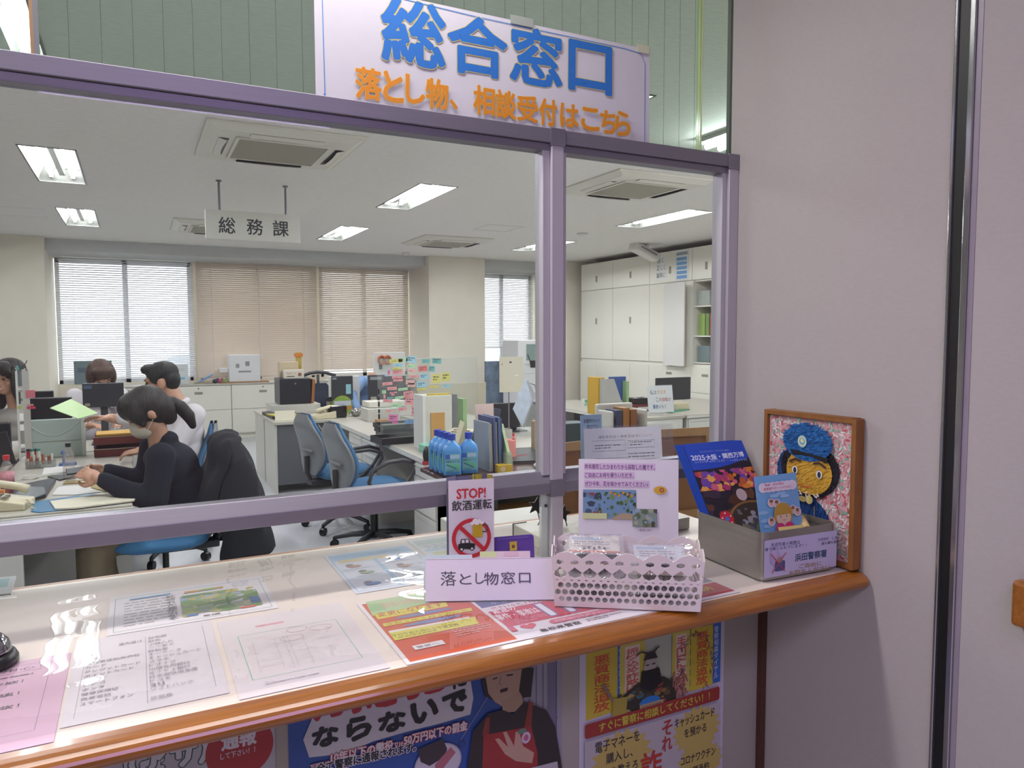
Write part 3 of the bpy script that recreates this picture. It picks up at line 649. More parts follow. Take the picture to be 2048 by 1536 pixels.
b = MB(); ringwall(b, rr(TW, TD, .016), rr(TW, TD, .016, o=-.001), 0, TH-.014); ringwall(b, rr(TW, TD, .016, o=.0018), rr(TW, TD, .016, o=-.001), TH-.016, TH)
b.prism(rr(TW, TD, .016, o=-.0005), 0, .0015); b.build('body', M_tin, tn)
s = Sheet(.208, .082, '#bdb9d6', .0004, .0002); X = TX @ frame((.004, -.0014, .006), EX, EZ)
for t, a, c, d in (('未成年者の喫煙は', (1541, 1094), (1599, 1088), (1541, 1086)), ('法律で禁じられています！！', (1521, 1104), (1612, 1093), (1521, 1097)), ('浜田警察署', (1589, 1123), (1652, 1113), (1589, 1108)), ('ご自由に', (1597, 1137), (1642, 1130), (1597, 1128)), ('お取りください。', (1577, 1151), (1664, 1137), (1577, 1142)), ('カギかけ　しましょう', (1635, 1083), (1688, 1076), (1635, 1076)), ('家も車も自転車も', (1642, 1090), (1688, 1083), (1642, 1084))):
    tpx(s, X, t, a, c, d, '#454a72' if '浜' not in t and '、' not in t else '#35506c', bold=.006 if '浜' not in t else .02, res=1) if ('ご' not in t and 'お取' not in t) else tpx(s, X, t, a, c, d, '#a08a62', bold=.015, res=1)
s.ell(.03, .04, .014, .016, '#b5a2c8'); s.ell(.024, .05, .009, .01, '#bfaed0'); s.rrect(.028, .012, .028, .022, .004, '#4a5686'); s.rect(.035, .03, .012, .012, '#a08a72'); s.line([(.02, .01), (.058, .05)], .0022, '#c0485c'); s.line([(.056, .01), (.016, .052)], .0022, '#c0485c')
o = s.build('printed_label', tn.matrix_world, tn); o.matrix_local = frame((.004, -.0022, .006), EX, EZ)
o['label'] = 'lilac printed label on the front of the metal box'
lean = R(33); upv = EY*sin(lean)+EZ*cos(lean)
def tilt(X0): return X0
rgc = random.Random(9)
for j in range(7):            # stack of brochures, the front one last
    f = 6-j; o = at_y(1418, 1036, 1.195); X = frame(Vector((1.203-.0025*f, 1.262+.0020*f, 1.0085)), (1, -.02+.004*f, 0), upv)
    s = Sheet(.19, .294, '#2a4fae' if f else '#241f2c', .0009, .00012)
    if f == 0:
        s.poly([(0, .226), (.0, .294), (.19, .294), (.19, .246)]+[(.19-.19*i/8, .246-.02*(i/8)-.008*sin(pi*i/8)) for i in range(1, 8)], '#2348b4')
        tpx(s, X, '2025', (1384, 921), (1411, 920), (1384, 911), '#d9def0', bold=.02); tpx(s, X, '大阪・関西万博', (1414, 921), (1489, 913), (1414, 910), '#e0e4f2', bold=.02)
        tpx(s, X, 'ぜんぶのいのちと、ワクワクする未来へ。', (1400, 906), (1461, 902), (1400, 902), '#9fb0e0', res=1); tpx(s, X, '2025年4月13日〜10月13日', (1390, 927), (1494, 921), (1390, 922), '#9fb0e0', res=1)
        mosaic(s, 0, .165, .19, .055, ['#8a3f7a', '#b5582c', '#a8346a', '#d07a30', '#6a449c', '#c85a7a', '#e0a050'], 90, 11, .22, 1.3)
        mosaic(s, 0, .06, .19, .11, ['#33242c', '#4a2f24', '#2a2028', '#5a3a28', '#3a2a3a', '#6a4a2a'], 60, 12, .14, 1.4)
        mosaic(s, 0, .0, .19, .08, ['#1f1b24', '#2a2230', '#2c2620'], 30, 15, .2, 1.4)
        for r_, c in ((.078, '#8a6238'), (.07, '#3c3430')): s.ell(.13, .085, r_, r_*.62, c, n=40)
        mosaic(s, .085, .055, .09, .06, ['#6a6478', '#9a94a6', '#4a4658', '#7a7260', '#5a6a58'], 40, 13, .14, 1.2)
        s.line([(.05+.16*i/12, .04-.016*sin(pi*i/12)) for i in range(13)], .006, '#7a5a2c'); s.ell(.118, .15, .016, .016, '#b5a0a0')
        s.poly([(.03, .02), (.07, .02), (.055, .07), (.03, .08)], '#2a55b0')
        for q in range(9): s.ell(.045+.013*cos(q*.7), .095+.013*sin(q*.7), .008, .008, '#c4283a', n=12)
        s.ell(.045, .095, .006, .006, '#3f6fc0', n=12)
        for q in range(5): s.ell(.045+.014*cos(q*1.26+.4), .095+.014*sin(q*1.26+.4), .0022, .0022, '#e6e0e4', n=8)
    s.build('brochure', X, None, 'blue event brochure, front one of the leaning stack with its full cover showing' if f == 0 else 'blue event brochure, number %s behind the front one in the stack' % ('one two three four five six'.split()[f-1]), 'brochure', 'event brochures in the metal box')
X = frame((1.25, 1.168, 1.0085), (1, -.03, 0), EY*.2+EZ); a = on(X, 1508, 954); c = on(X, 1592, 949); w, h = c.x-a.x, a.y
X = X @ Matrix.Translation((a.x, 0, 0))
s = Sheet(w, h, '#78b2dc', .0006, .00015)
for q in range(14): s.ell(rgc.uniform(.1, .9)*w, rgc.uniform(.25, .95)*h, w*.12, h*.02, '#9cc8e8', n=14)
for q in range(7): s.ell(w*(.16+.115*q), h*.87, w*.11, h*.055, '#e3dbe6', n=18)
s.text('警察・防犯協会', w*.2, h*.885, w*.45, h*.025, '#c9526e', res=1); s.text('被害者サポートのために', w*.16, h*.84, w*.68, h*.03, '#c9526e', res=1)
for cx, cy in ((.3, .7), (.42, .685), (.25, .5), (.78, .6), (.88, .57)): s.ell(w*cx, h*cy, w*.09, h*.05, '#e0cdd6', n=16); s.ell(w*cx, h*cy, w*.045, h*.032, '#dcb79e', n=12); s.ell(w*cx, h*(cy+.02), w*.045, h*.02, '#8a6a4c', n=12)
s.ell(w*.53, h*.56, w*.22, h*.13, '#c0993f'); s.ell(w*.53, h*.53, w*.17, h*.09, '#e6c8ae'); s.poly([(w*.36, h*.56), (w*.7, h*.56), (w*.66, h*.64), (w*.4, h*.64)], '#c0993f')
for d_ in (-.07, .07): s.ell(w*(.53+d_), h*.54, w*.012, h*.01, '#4a3a34', n=10)
s.line([(w*.49, h*.505), (w*.53, h*.498), (w*.57, h*.505)], w*.008, '#b0705c')
s.poly([(w*(.53+.22*sin(t_)**3), h*(.40+.095*(13*cos(t_)-5*cos(2*t_)-2*cos(3*t_)-cos(4*t_))/15)) for t_ in [2*pi*i/28 for i in range(28)]], '#d43c7c')
s.build('heart_leaflet', X, None, 'light blue leaflet with a child hugging a pink heart standing in the metal box', 'leaflet')
for (x, y, w, h, c, lb) in ((1.27, 1.152, .07, .055, '#d9c67a', 'cream card with a blue line of characters at the front of the metal box'),):
    X = frame((x, y, 1.048), (1, -.12, 0), EZ+EY*.5); s = Sheet(w, h, c, .0006, .0002); s.text('犯罪被害者相談電話', .008, .036, .055, .009, '#4a5a9a', res=1); s.text('０１２０', .012, .018, .045, .013, '#c04a4c', bold=.01, res=1); s.build('small_card', X, None, lb, 'card')
b = MB(); b.cyl((1.352, 1.165, 1.085), (1.372, 1.20, 1.10), .010, n=14); tag(b.build('rolled_paper', mat('cream_rolled_paper', '#cdb27c', .6), smooth=False), 'small rolled cream paper in the right corner of the metal box', 'paper roll')
X = frame((1.20, 1.16, 1.04), (1, 0, 0), (0, 1, .06)); s = Sheet(.14, .1, '#d5d2d6', .02, .0003); s.para(5, .01, .085, .11, .014, '#a9a5b0', 3); s.build('paper_pad', X, None, 'pad of white papers lying inside the metal box behind its front wall', 'paper')

# framed straw-craft portrait leaning on the right wall
fy0, fy1, fz0, fz1 = 1.082, 1.348, 1.0048, 1.343
pf = thing('picture_frame', 'brown wooden box frame with a craft portrait of an officer in a blue cap', 'picture frame', (XW-.001, 0, fz0))
M_fr = mat('orange_brown_frame_wood', '#87572a', .45, var=.25, scale=6, stretch=(6, 6, 1.5))
b = MB(); d = .029; w = .011; H_ = fz1-fz0
for a in ((fy0, fy0+w, 0, H_), (fy1-w, fy1, 0, H_), (fy0+w, fy1-w, 0, w), (fy0+w, fy1-w, H_-w, H_)): b.box(-d, -.001, a[0], a[1], a[2], a[3])
b.build('frame', M_fr, pf, bevel=.0012)
iw, ih = fy1-fy0-2*w, H_-2*w
X = frame((-.019, fy1-w, w), (0, -1, 0), EZ); s = Sheet(iw, ih, '#cb9fa3', .002, .0001)
rg2 = random.Random(5)
def strokes(s, test, cols, n, l=.010, wd=.0032, ang=None):
    k = 0
    for _ in range(n*12):
        x, y = rg2.uniform(.004, iw-.004), rg2.uniform(.004, ih-.004)
        if not test(x, y): continue
        a = rg2.uniform(0, pi) if ang is None else ang+rg2.uniform(-.35, .35); dx, dy = cos(a)*l/2, sin(a)*l/2
        if not (0 < x-abs(dx) and x+abs(dx) < iw and 0 < y-abs(dy) and y+abs(dy) < ih): continue
        s.line([(x-dx, y-dy), (x+dx, y+dy)], wd, rg2.choice(cols), z=s.n*s.dz+.0003+.0014*rg2.random()); k += 1
        if k >= n: break
    s.n += int(.0018/s.dz)+1
def E_(cx, cy, rx, ry): return lambda x, y: ((x/iw-cx)/rx)**2+((y/ih-cy)/ry)**2 < 1
strokes(s, lambda x, y: True, ['#c97f86', '#d8a0a2', '#ddd2cf', '#b8525c', '#a9c4b8', '#7fb09c', '#d6c4c2', '#c98d90', '#dcd2d0'], 1500, .011, .0040)
s.n += 1
def blob(cx, cy, rx, ry, c, n=30): s.ell(iw*cx, ih*cy, iw*rx, ih*ry, c, n=n)
blob(.47, .12, .34, .30, '#1f4076'); s.rect(iw*.16, 0, iw*.62, ih*.16, '#1f4076'); blob(.22, .57, .1, .16, '#1f4076')
strokes(s, lambda x, y: E_(.47, .12, .34, .30)(x, y) or E_(.22, .57, .1, .16)(x, y), ['#234a86', '#1b3766', '#2c5590', '#1a2f58'], 330, .011, .003, 1.3)
blob(.52, .62, .345, .21, '#1d1c1f'); strokes(s, lambda x, y: E_(.52, .62, .345, .21)(x, y), ['#1d1c1f', '#26242a', '#141316'], 300, .011, .003, 1.2)
blob(.52, .6, .27, .17, '#c79a33'); strokes(s, E_(.52, .6, .26, .165), ['#c99c34', '#d2a842', '#bb8d2c', '#c69438'], 300, .010, .003, .5)
blob(.5, .82, .29, .14, '#1f5c9c'); strokes(s, E_(.5, .83, .29, .14), ['#235fa2', '#1c4f8c', '#2c6fb0', '#194678'], 300, .011, .003, .2)
s.poly([(iw*.3, ih*.755), (iw*.76, ih*.73), (iw*.74, ih*.69), (iw*.55, ih*.725), (iw*.33, ih*.715)], '#1b1a1d')
s.ell(iw*.45, ih*.825, iw*.055, iw*.062, '#6fa3c4'); s.ring(iw*.45, ih*.825, iw*.043, iw*.014, '#d8d3a4', 24); s.ell(iw*.45, ih*.83, iw*.02, iw*.02, '#d8d3a4')
for cx, tl_ in ((.37, .12), (.66, -.08)):
    s.ell(iw*cx, ih*.6, iw*.034, ih*.03, '#e3dfe0'); s.ell(iw*cx, ih*.598, iw*.02, ih*.024, '#33323a', n=16)
    s.line([(iw*(cx-.07), ih*(.665-tl_*.08)), (iw*cx, ih*.685), (iw*(cx+.07), ih*(.665+tl_*.08))], iw*.02, '#3a2a24')
s.line([(iw*.42, ih*.50), (iw*.5, ih*.487), (iw*.58, ih*.5)], iw*.012, '#c0603c')
strokes(s, lambda x, y: abs(y/ih-.43-.05*abs(x/iw-.5)) < .02 and .26 < x/iw < .68, ['#dcd4d4', '#d0c4c4'], 60, .008)
for cx in (.4, .56): s.ell(iw*cx, ih*.40, iw*.04, ih*.033, '#c9b878')
s.ell(iw*.48, ih*.395, iw*.05, ih*.022, '#a3915c'); strokes(s, lambda x, y: abs(y/ih-.235+.0*x) < .02 and .38 < x/iw < .72, ['#7fb8b0', '#6aa8a4'], 60, .01, .003, 0)
s.line([(iw*.63, ih*.36), (iw*.63, ih*.02)], iw*.008, '#8a7a4c'); s.line([(iw*.4, ih*.14), (iw*.75, ih*.13)], iw*.008, '#8a7a4c')
o = s.build('craft_picture', X, pf); o.matrix_local = X
# reception bell
bt = thing('reception_bell', 'black and chrome reception bell at the left end of the counter', 'bell', (-.231, 1.405, 1.0052))
MB().lathe([(.046, 0), (.046, .008), (.042, .016), (.036, .019)], 32).build('base', M_black, bt, smooth=True)
MB().lathe([(.037, .019), (.037, .024), (.033, .036), (.024, .046), (.012, .051), (.004, .053)], 32).build('dome', mat('bell_chrome', '#9a98a0', .12, 1.0, var=0), bt, smooth=True)
MB().lathe([(.003, .052), (.003, .06), (.006, .061), (.006, .066), (.002, .068)], 16).build('button', M_black, bt)
# ------------------------------------------------------------------ posters on the counter front
PYP = 1.3635
X = frame((.866, PYP, .33), EX, EZ); s = Sheet(.43, .6, '#b9b4c4', .0008, .00008)
def B(x0, x1, y0, y1, c): s.rect(x0, y0, x1-x0, y1-y0, c)
s.rect(.018, .325, .39, .27, '#a8ada0'); i0 = len(s.b.v)
for cx, w, c1, c2, t, side in ((.06, .085, '#b8a436', '#b5603c', '悪質商法追放', 1), (.145, .07, '#b9ad4c', '#c8a49a', '振り込め詐欺に注意', 0), (.29, .055, '#b9ad4c', '#c8a49a', '手口に注意', 0), (.355, .07, '#b8a436', '#b5603c', '悪質商法追放', 1)):
    s.poly([(cx-w/2, .28)]+[p for i in range(12) for p in ((cx-w/2, .28+i*.024), (cx-w/2, .30+i*.024))]+[(cx+w/2, .56)]+[p for i in range(12) for p in ((cx+w/2+(.006 if i % 2 else 0), .55-i*.023), (cx+w/2, .54-i*.023))], c1)
    if not side: s.rect(cx-w*.3, .3, w*.6, .25, '#cdb9b0')
    s.text(t, cx-w*.24, .30, w*.5, .24, '#b5482c' if side else '#b8564a', bold=.02, vert=True, res=1)
    if side: s.rect(cx+w*.52, .29, .024, .28, '#2f5fae'); s.text('警察相談ダイヤル', cx+w*.55, .31, .014, .24, '#c9cfe0', vert=True, res=1)
zr = s.z()
for q in range(60):
    a = 2*pi*q/60; cx, cy = .335+.05*cos(a), .40+.14*sin(a); s.line([(cx, cy), (cx+random.uniform(-.014, .014), cy+random.uniform(-.02, .012))], .004, random.choice(['#8a5a50', '#a37468', '#6a4440', '#9a6a70']), z=zr+q*3e-6)
for q in range(36): xx = .285+random.uniform(-.02, .02); yy = random.uniform(.30, .40); s.line([(xx, yy), (xx+random.uniform(-.012, .012), yy-.03)], .004, random.choice(['#8a5a50', '#a37468', '#5c4040']), z=zr+.0003+q*3e-6)
s.poly([(.10, .26), (.115, .345), (.16, .385), (.235, .385), (.275, .34), (.28, .26)], '#2c2a22')
mosaic(s, .105, .26, .16, .11, ['#5a4a2c', '#7a6438', '#3c3a2c', '#8a3a34', '#3a5a6a', '#24221c', '#9a8a50'], 46, 21, .12)
s.poly([(.175, .44), (.182, .475), (.21, .475), (.216, .44), (.205, .42), (.185, .42)], '#a39a98'); s.poly([(.17, .43), (.222, .43), (.232, .36), (.196, .335), (.166, .36)], '#14131a')
for d_ in (-.009, .009): s.ell(.196+d_, .452, .006, .003, '#1c1a20', n=10)
s.poly([(.175, .476), (.217, .474), (.208, .505), (.188, .505)], '#2a2322'); s.line([(.19, .5), (.17, .515), (.156, .508)], .006, '#2a2322'); s.line([(.205, .5), (.215, .518), (.222, .522)], .006, '#2a2322')
s.ell(.195, .29, .03, .025, '#2a6fb4'); s.rect(.165, .262, .07, .024, '#a08a6c'); s.text('生活安全課長', .17, .268, .06, .01, '#4a3c30', res=1)
s.line([(.06, .42), (.095, .32)], .007, '#7a6a68'); s.poly([(.085, .26), (.125, .26), (.13, .34), (.09, .345)], '#9a8a3a')
for v in s.b.v[i0:]: v.y = .33+(v.y-.29)*.56
s.rrect(.012, .285, .4, .034, .006, '#8c2f2a'); s.text('すぐに警察に相談してください！！', .05, .291, .33, .022, '#b8a83c', bold=.02, out=(.02, '#5a2420'), res=1)
s.rect(.012, .0, .4, .278, '#a9a2a8'); s.star(.115, .21, .06, .075, 18, '#b09c58', 1.2); s.star(.34, .225, .05, .062, 18, '#b09c58', 1.25); s.star(.35, .135, .05, .06, 18, '#b09c58', 1.25)
s.text('電子マネーを', .04, .243, .125, .026, '#2a2630', bold=.012); s.text('購入し、', .07, .21, .075, .025, '#2a2630', bold=.012); s.text('番号を教えろ', .04, .175, .12, .025, '#2a2630', bold=.012)
s.text('キャッシュカード', .27, .245, .125, .024, '#2a2630', bold=.012); s.text('を預かる', .3, .213, .07, .022, '#2a2630', bold=.012); s.text('コロナワクチン', .29, .145, .11, .022, '#2a2630', bold=.012); s.text('接種予約', .31, .113, .07, .02, '#2a2630', bold=.012)
s.text('それ', .232, .195, .03, .078, '#9c3430', bold=.02, vert=True); s.text('詐欺', .17, .06, .06, .15, '#a8342e', bold=.02, vert=True)
s.build('fraud_warning_poster', X, None, 'fraud warning poster with a bearded stage performer, right of the counter front', 'poster')

X = frame((.229, PYP, .38), EX, EZ); s = Sheet(.59, .545, '#8f8a9c', .0008, .00008)
s.rect(0, 0, .38, .545, '#2b4a92'); s.ell(.37, .5, .14, .3, '#2b4a92')
for k in range(9): s.rect(.44+.017*k, .05, .0015, .49, '#55505f')
s.rect(.47, .30, .11, .004, '#6a6472'); s.rect(.555, 0, .02, .545, '#6f6a84')
def tq(t, bl, br, tl, c, **k): tpx(s, X, t, bl, br, tl, c, **k)
for q, bl, br, tl, bd in (('な', (628, 1497), (676, 1482), (624, 1460), .06), ('ら', (697, 1483), (742, 1466), (697, 1441), .06), ('な', (760, 1468), (810, 1452), (760, 1430), .06), ('い', (826, 1448), (874, 1432), (826, 1409), .06), ('で', (888, 1430), (932, 1416), (886, 1392), .06)):
    tq(q, bl, br, tl, '#1c1a1e', bold=bd, out=(.17, '#bdb8c2'))
a = on(X, 632, 1448); c = on(X, 935, 1360)
ppx(s, X, [(606, 1478), (622, 1440), (640, 1400), (935, 1325), (946, 1395), (940, 1428), (880, 1446), (815, 1462), (745, 1482), (690, 1506), (618, 1514)], '#bdb8c2')
s.n += 1
for q, bl, br, tl, bd in (('万', (630, 1440), (694, 1424), (630, 1368), .04), ('引', (700, 1428), (740, 1412), (700, 1356), .04), ('き', (746, 1416), (800, 1402), (746, 1340), .04), ('犯', (812, 1398), (890, 1376), (812, 1320), .04)): tq(q, bl, br, tl, '#a92a30', bold=bd)
tq('に', (906, 1377), (931, 1370), (906, 1336), '#1c1a1e', bold=.03)
for q, bl, br, tl, bd in (('な', (628, 1497), (676, 1482), (624, 1460), .06), ('ら', (697, 1483), (742, 1466), (697, 1441), .06), ('な', (760, 1468), (810, 1452), (760, 1430), .06), ('い', (826, 1448), (874, 1432), (826, 1409), .06), ('で', (888, 1430), (932, 1416), (886, 1392), .06)):
    tq(q, bl, br, tl, '#1c1a1e', bold=bd)
tq('万引きは', (620, 1540), (658, 1530), (618, 1529), '#c2bcc8', bold=.03, out=(.05, '#a93a44')); tq('10年以下の懲役', (661, 1524), (785, 1497), (660, 1505), '#c8c2cc', bold=.035, out=(.06, '#a93a44'))
tq('又は', (787, 1497), (805, 1493), (786, 1485), '#c8c2cc', bold=.02, out=(.05, '#a93a44')); tq('50万円以下の罰金', (807, 1489), (933, 1458), (806, 1470), '#c8c2cc', bold=.035, out=(.06, '#a93a44'))
tq('全て警察に通報されます。', (632, 1546), (830, 1500), (630, 1527), '#1c1b24', bold=.03, out=(.08, '#c0bac6'))
a, c = on(X, 875, 1525), on(X, 920, 1480)
s.ell(a.x, a.y, .052, .042, '#9a94a0'); s.ell(a.x, a.y, .049, .039, '#b5afba')
ppx(s, X, [(834, 1497), (884, 1475), (893, 1496), (888, 1512), (858, 1530), (840, 1522)], '#3a3036'); ppx(s, X, [(868, 1528), (900, 1492), (910, 1503), (884, 1536), (870, 1536)], '#a0606a')
cc = on(X, 922, 1486); s.ring(cc.x, cc.y, .007, .0016, '#3c3a46', 18); s.line([tuple(on(X, 920, 1478)), tuple(on(X, 978, 1386))], .001, '#9a94a0')
# shop clerk: hair, face, neck, dark top, red apron, hand on chest
ppx(s, X, [(962, 1362), (968, 1390), (986, 1400), (1060, 1392), (1066, 1335), (970, 1335)], '#241d1c')
ppx(s, X, [(968, 1342), (975, 1385), (988, 1402), (1004, 1412), (1024, 1404), (1040, 1385), (1044, 1336), (970, 1336)], '#a98a78')
ppx(s, X, [(1003, 1400), (1041, 1380), (1046, 1420), (1003, 1424)], '#a08270')
ppx(s, X, [(1042, 1336), (1064, 1336), (1058, 1378), (1044, 1394), (1036, 1380)], '#241d1c')
ppx(s, X, [(983, 1356), (993, 1352), (993, 1355), (984, 1358)], '#2a2220'); ppx(s, X, [(1011, 1348), (1024, 1346), (1024, 1349), (1012, 1351)], '#2a2220')
s.line([tuple(on(X, 1000, 1350)), tuple(on(X, 996, 1366)), tuple(on(X, 1003, 1368))], .0012, '#6a4a40'); ppx(s, X, [(998, 1378), (1014, 1373), (1013, 1380), (999, 1384)], '#3c1c1c')
ppx(s, X, [(932, 1536), (944, 1460), (975, 1425), (1003, 1418), (1024, 1426), (1046, 1402), (1090, 1418), (1108, 1450), (1124, 1536)], '#2d2326')
ppx(s, X, [(962, 1468), (976, 1467), (978, 1432), (970, 1434)], '#7c2f28'); ppx(s, X, [(1046, 1455), (1056, 1402), (1064, 1402), (1060, 1458)], '#7c2f28')
ppx(s, X, [(965, 1468), (1060, 1450), (1072, 1500), (1074, 1546), (962, 1552)], '#8f2a2c')
ppx(s, X, [(988, 1476), (996, 1474), (1014, 1492), (1004, 1462), (1011, 1461), (1026, 1490), (1029, 1462), (1036, 1460), (1044, 1490), (1066, 1503), (1062, 1524), (1030, 1520), (1008, 1506)], '#b08c7c')
cc = on(X, 1050, 1473); s.ell(cc.x, cc.y, .011, .013, '#b8a8bc'); s.ell(cc.x, cc.y, .006, .007, '#a85a78'); cc = on(X, 1042, 1460); s.ell(cc.x, cc.y, .011, .006, '#5a7a6a')
ppx(s, X, [(1010, 1546), (1112, 1520), (1116, 1546)], '#aaa4ae')
s.build('shoplifting_poster', X, None, 'blue shoplifting poster with a shop clerk in a red apron, middle of the counter front', 'poster')

X = frame((-.36, PYP, .38), EX, EZ); s = Sheet(.565, .545, '#a5a0a8', .0008, .00008)
def tq(t, bl, br, tl, c, **k): tpx(s, X, t, bl, br, tl, c, **k)
tq('大麻', (236, 1600), (330, 1573), (236, 1530), '#b5b1b8', bold=.04, out=(.03, '#2f4a42')); tq('（アサ）', (262, 1560), (415, 1522), (262, 1500), '#b8b4bb', bold=.05, out=(.04, '#2f4a42'))
cc = on(X, 480, 1497); s.ell(cc.x, cc.y, .058, .056, '#9a2426', n=40)
tq('通報', (444, 1502), (512, 1486), (443, 1464), '#c4bcc4', bold=.035); tq('して下さい！！', (441, 1520), (510, 1504), (441, 1508), '#c4bcc4', bold=.015)
s.build('cannabis_report_poster', X, None, 'white poster with green outlined characters and a red circle, left of the counter front', 'poster')
# ------------------------------------------------------------------ ceiling fittings of the office
M_ac = mat('cream_ac_panel', '#dcd9cd', .45, var=.02); M_acg = mat('ac_intake_mesh', '#a09c8c', .8, var=.08, scale=300)
def make_ac(label):
    t = thing('ceiling_air_conditioner', label, 'air conditioner', (0, 0, 0), 0, 'ceiling cassette air conditioners')
    h = .475
    b = MB(); b.box(-h, h, -h, h, -.014, 0)
    b.add([(sx*x, sy*x, z) for x, z in ((h-.02, -.014), (h-.07, -.04)) for sx, sy in ((-1, -1), (1, -1), (1, 1), (-1, 1))], [(0, 1, 5, 4), (1, 2, 6, 5), (2, 3, 7, 6), (3, 0, 4, 7), (4, 5, 6, 7)])
    b.build('panel', M_ac, t, bevel=.004)
    MB().box(-.27, .27, -.27, .27, -.046, -.04).build('intake_grille', M_acg, t)
    b = MB()
    for a0, a1, b0, b1 in ((-.29, .29, -.29, -.27), (-.29, .29, .27, .29), (-.29, -.27, -.27, .27), (.27, .29, -.27, .27)): b.box(a0, a1, b0, b1, -.05, -.04)
    b.build('grille_frame', M_ac, t, bevel=.002)
    for k in range(4):
        q = MB(); Xm = Matrix.Rotation(k*pi/2, 4, 'Z')
        q.box(-.22, .22, .325, .385, -.0415, -.04, M_black, Xm)
        fl = [(-.22+.44*i/12, .335+.012*sin(pi*i/12)) for i in range(13)]
        q.add([(x, .385, -.042) for x, y in fl]+[(x, y, -.056) for x, y in fl], [(i, i+1, i+14, i+13) for i in range(12)], M_ac, Xm)
        q.build('air_outlet', None, t)
    return t
proto = None
for lb, x, y in (('nearest ceiling air conditioner, just below the top rail of the glass', .88, 5.1), ('ceiling air conditioner seen through the right-hand glass pane', 3.76, 5.1), ('ceiling air conditioner partly hidden behind the hanging department sign', .88, 9.1), ('far ceiling air conditioner near the wide wall pillar', 3.72, 9.15)):
    o = make_ac(lb) if proto is None else copy_tree(proto); proto = proto or o; o['label'] = lb; o.location = (x, y, CZ)
b = MB(); 
for a in ((3.6, 4.05, 7.58, 7.6), (3.6, 4.05, 8.03, 8.05), (3.6, 3.62, 7.6, 8.03), (4.03, 4.05, 7.6, 8.03)): b.box(*a, CZ-.004, CZ)
tag(b.build('access_hatch_frame', M_white), 'thin white frame of a ceiling access hatch beyond the middle lights', 'hatch')
b = MB()
for a in ((-1.6, -.75, 8.6, 8.61), (-1.6, -.75, 9.2, 9.21), (-.76, -.75, 8.6, 9.2)): b.box(*a, CZ-.003, CZ)
tag(b.build('access_hatch_frame', M_ceil), 'faint ceiling access hatch at the left above the pillar', 'hatch')
t = thing('smoke_detector', 'round white smoke detector on the ceiling near the window beam', 'smoke detector', (3.68, 10.7, CZ)); MB().lathe([(.055, 0), (.055, -.02), (.03, -.045), (.005, -.05)], 20).build('cover', M_white, t, smooth=True)
t = thing('smoke_detector', 'flat round ceiling detector seen through the right-hand glass pane', 'smoke detector', (4.96, 7.77, CZ)); MB().lathe([(.07, 0), (.07, -.012), (.03, -.025), (.005, -.026)], 20).build('cover', M_white, t, smooth=True)
t = thing('ceiling_speaker', 'white ceiling speaker hanging near the top of the wall cupboards', 'speaker', (6.35, 8.3, CZ))
MB().box(-.02, .02, -.02, .02, -.1, 0).build('bracket', M_white, t); MB().box(-.22, .22, -.09, .09, -.17, -.06, None, Matrix.Rotation(R(20), 4, 'Y')).build('body', M_white, t, bevel=.02); MB().cyl((-.16, -.1, -.05), (.1, -.1, -.15), .012).build('arm', M_alu, t)
# hanging department sign
t = thing('hanging_sign', 'grey department sign hanging from the ceiling on two rods', 'sign', (.9, 6.42, 2.31))
MB().box(-.37, .37, -.018, .018, 0, .232).build('board', mat('grey_sign_board', '#cfcec6', .4, var=.02), t, bevel=.003)
for x in (-.26, .26): MB().cyl((x, 0, .232), (x, 0, .467), .009).cyl((x, 0, .46), (x, 0, .469), .022).build('rod', M_alu, t, smooth=False)
b = Sheet(.6, .16, '#cfcec6', .001, .0006)
for q, x in zip('総務課', (.0, .215, .42)): b.text(q, x+.02, .015, .125, .128, '#33363c', bold=.014)
X = frame((-.29, -.0195, .034), EX, EZ); o = b.build('lettering', X, t); o.matrix_local = X

# ------------------------------------------------------------------ venetian blinds
M_slat = mat('grey_beige_slat', '#d3c6b8', .45, var=.02); M_slatw = mat('pale_slat', '#d2d2d6', .4, var=.02)
def blind(label, x0, x1, z0, z1, tilt, m, y=11.9, pitch=.031):
    t = thing('venetian_blind', label, 'blind', ((x0+x1)/2, y, z1), 0, 'venetian blinds on the windows'); w = (x1-x0)/2
    MB().box(-w, w, -.02, .02, -.03, 0).build('headrail', m, t)
    b = MB(); z = -.05; c, s_ = cos(tilt)*.0175, sin(tilt)*.0175
    while z1+z > z0+.03:
        b.add([(-w, -c, z-s_), (w, -c, z-s_), (w, 0, z+.0025), (-w, 0, z+.0025), (w, c, z+s_), (-w, c, z+s_)], [(0, 1, 2, 3), (3, 2, 4, 5)]); z -= pitch
    b.build('slats', m, t)
    MB().box(-w, w, -.014, .014, z0-z1, z0-z1+.018).build('bottom_rail', m, t)
    for k in (.12, .5, .88): MB().cyl((-w+2*w*k, -.019, 0), (-w+2*w*k, -.019, z0-z1), .0022, n=6).build('cord', M_slatw, t)
    return t
blind('open pale blind over the bright left window', -.95, .79, .93, 2.72, R(30), M_slatw)
blind('closed beige blind second from the left, behind the printer', .83, 2.60, .90, 2.72, R(64), M_slat)
blind('grey beige blind with slightly open slats beside the wide pillar', 2.64, 4.13, .95, 2.72, R(57), M_slat)
blind('half-lowered pale blind right of the wide pillar', 5.13, 6.53, 1.30, 2.72, R(30), M_slatw)
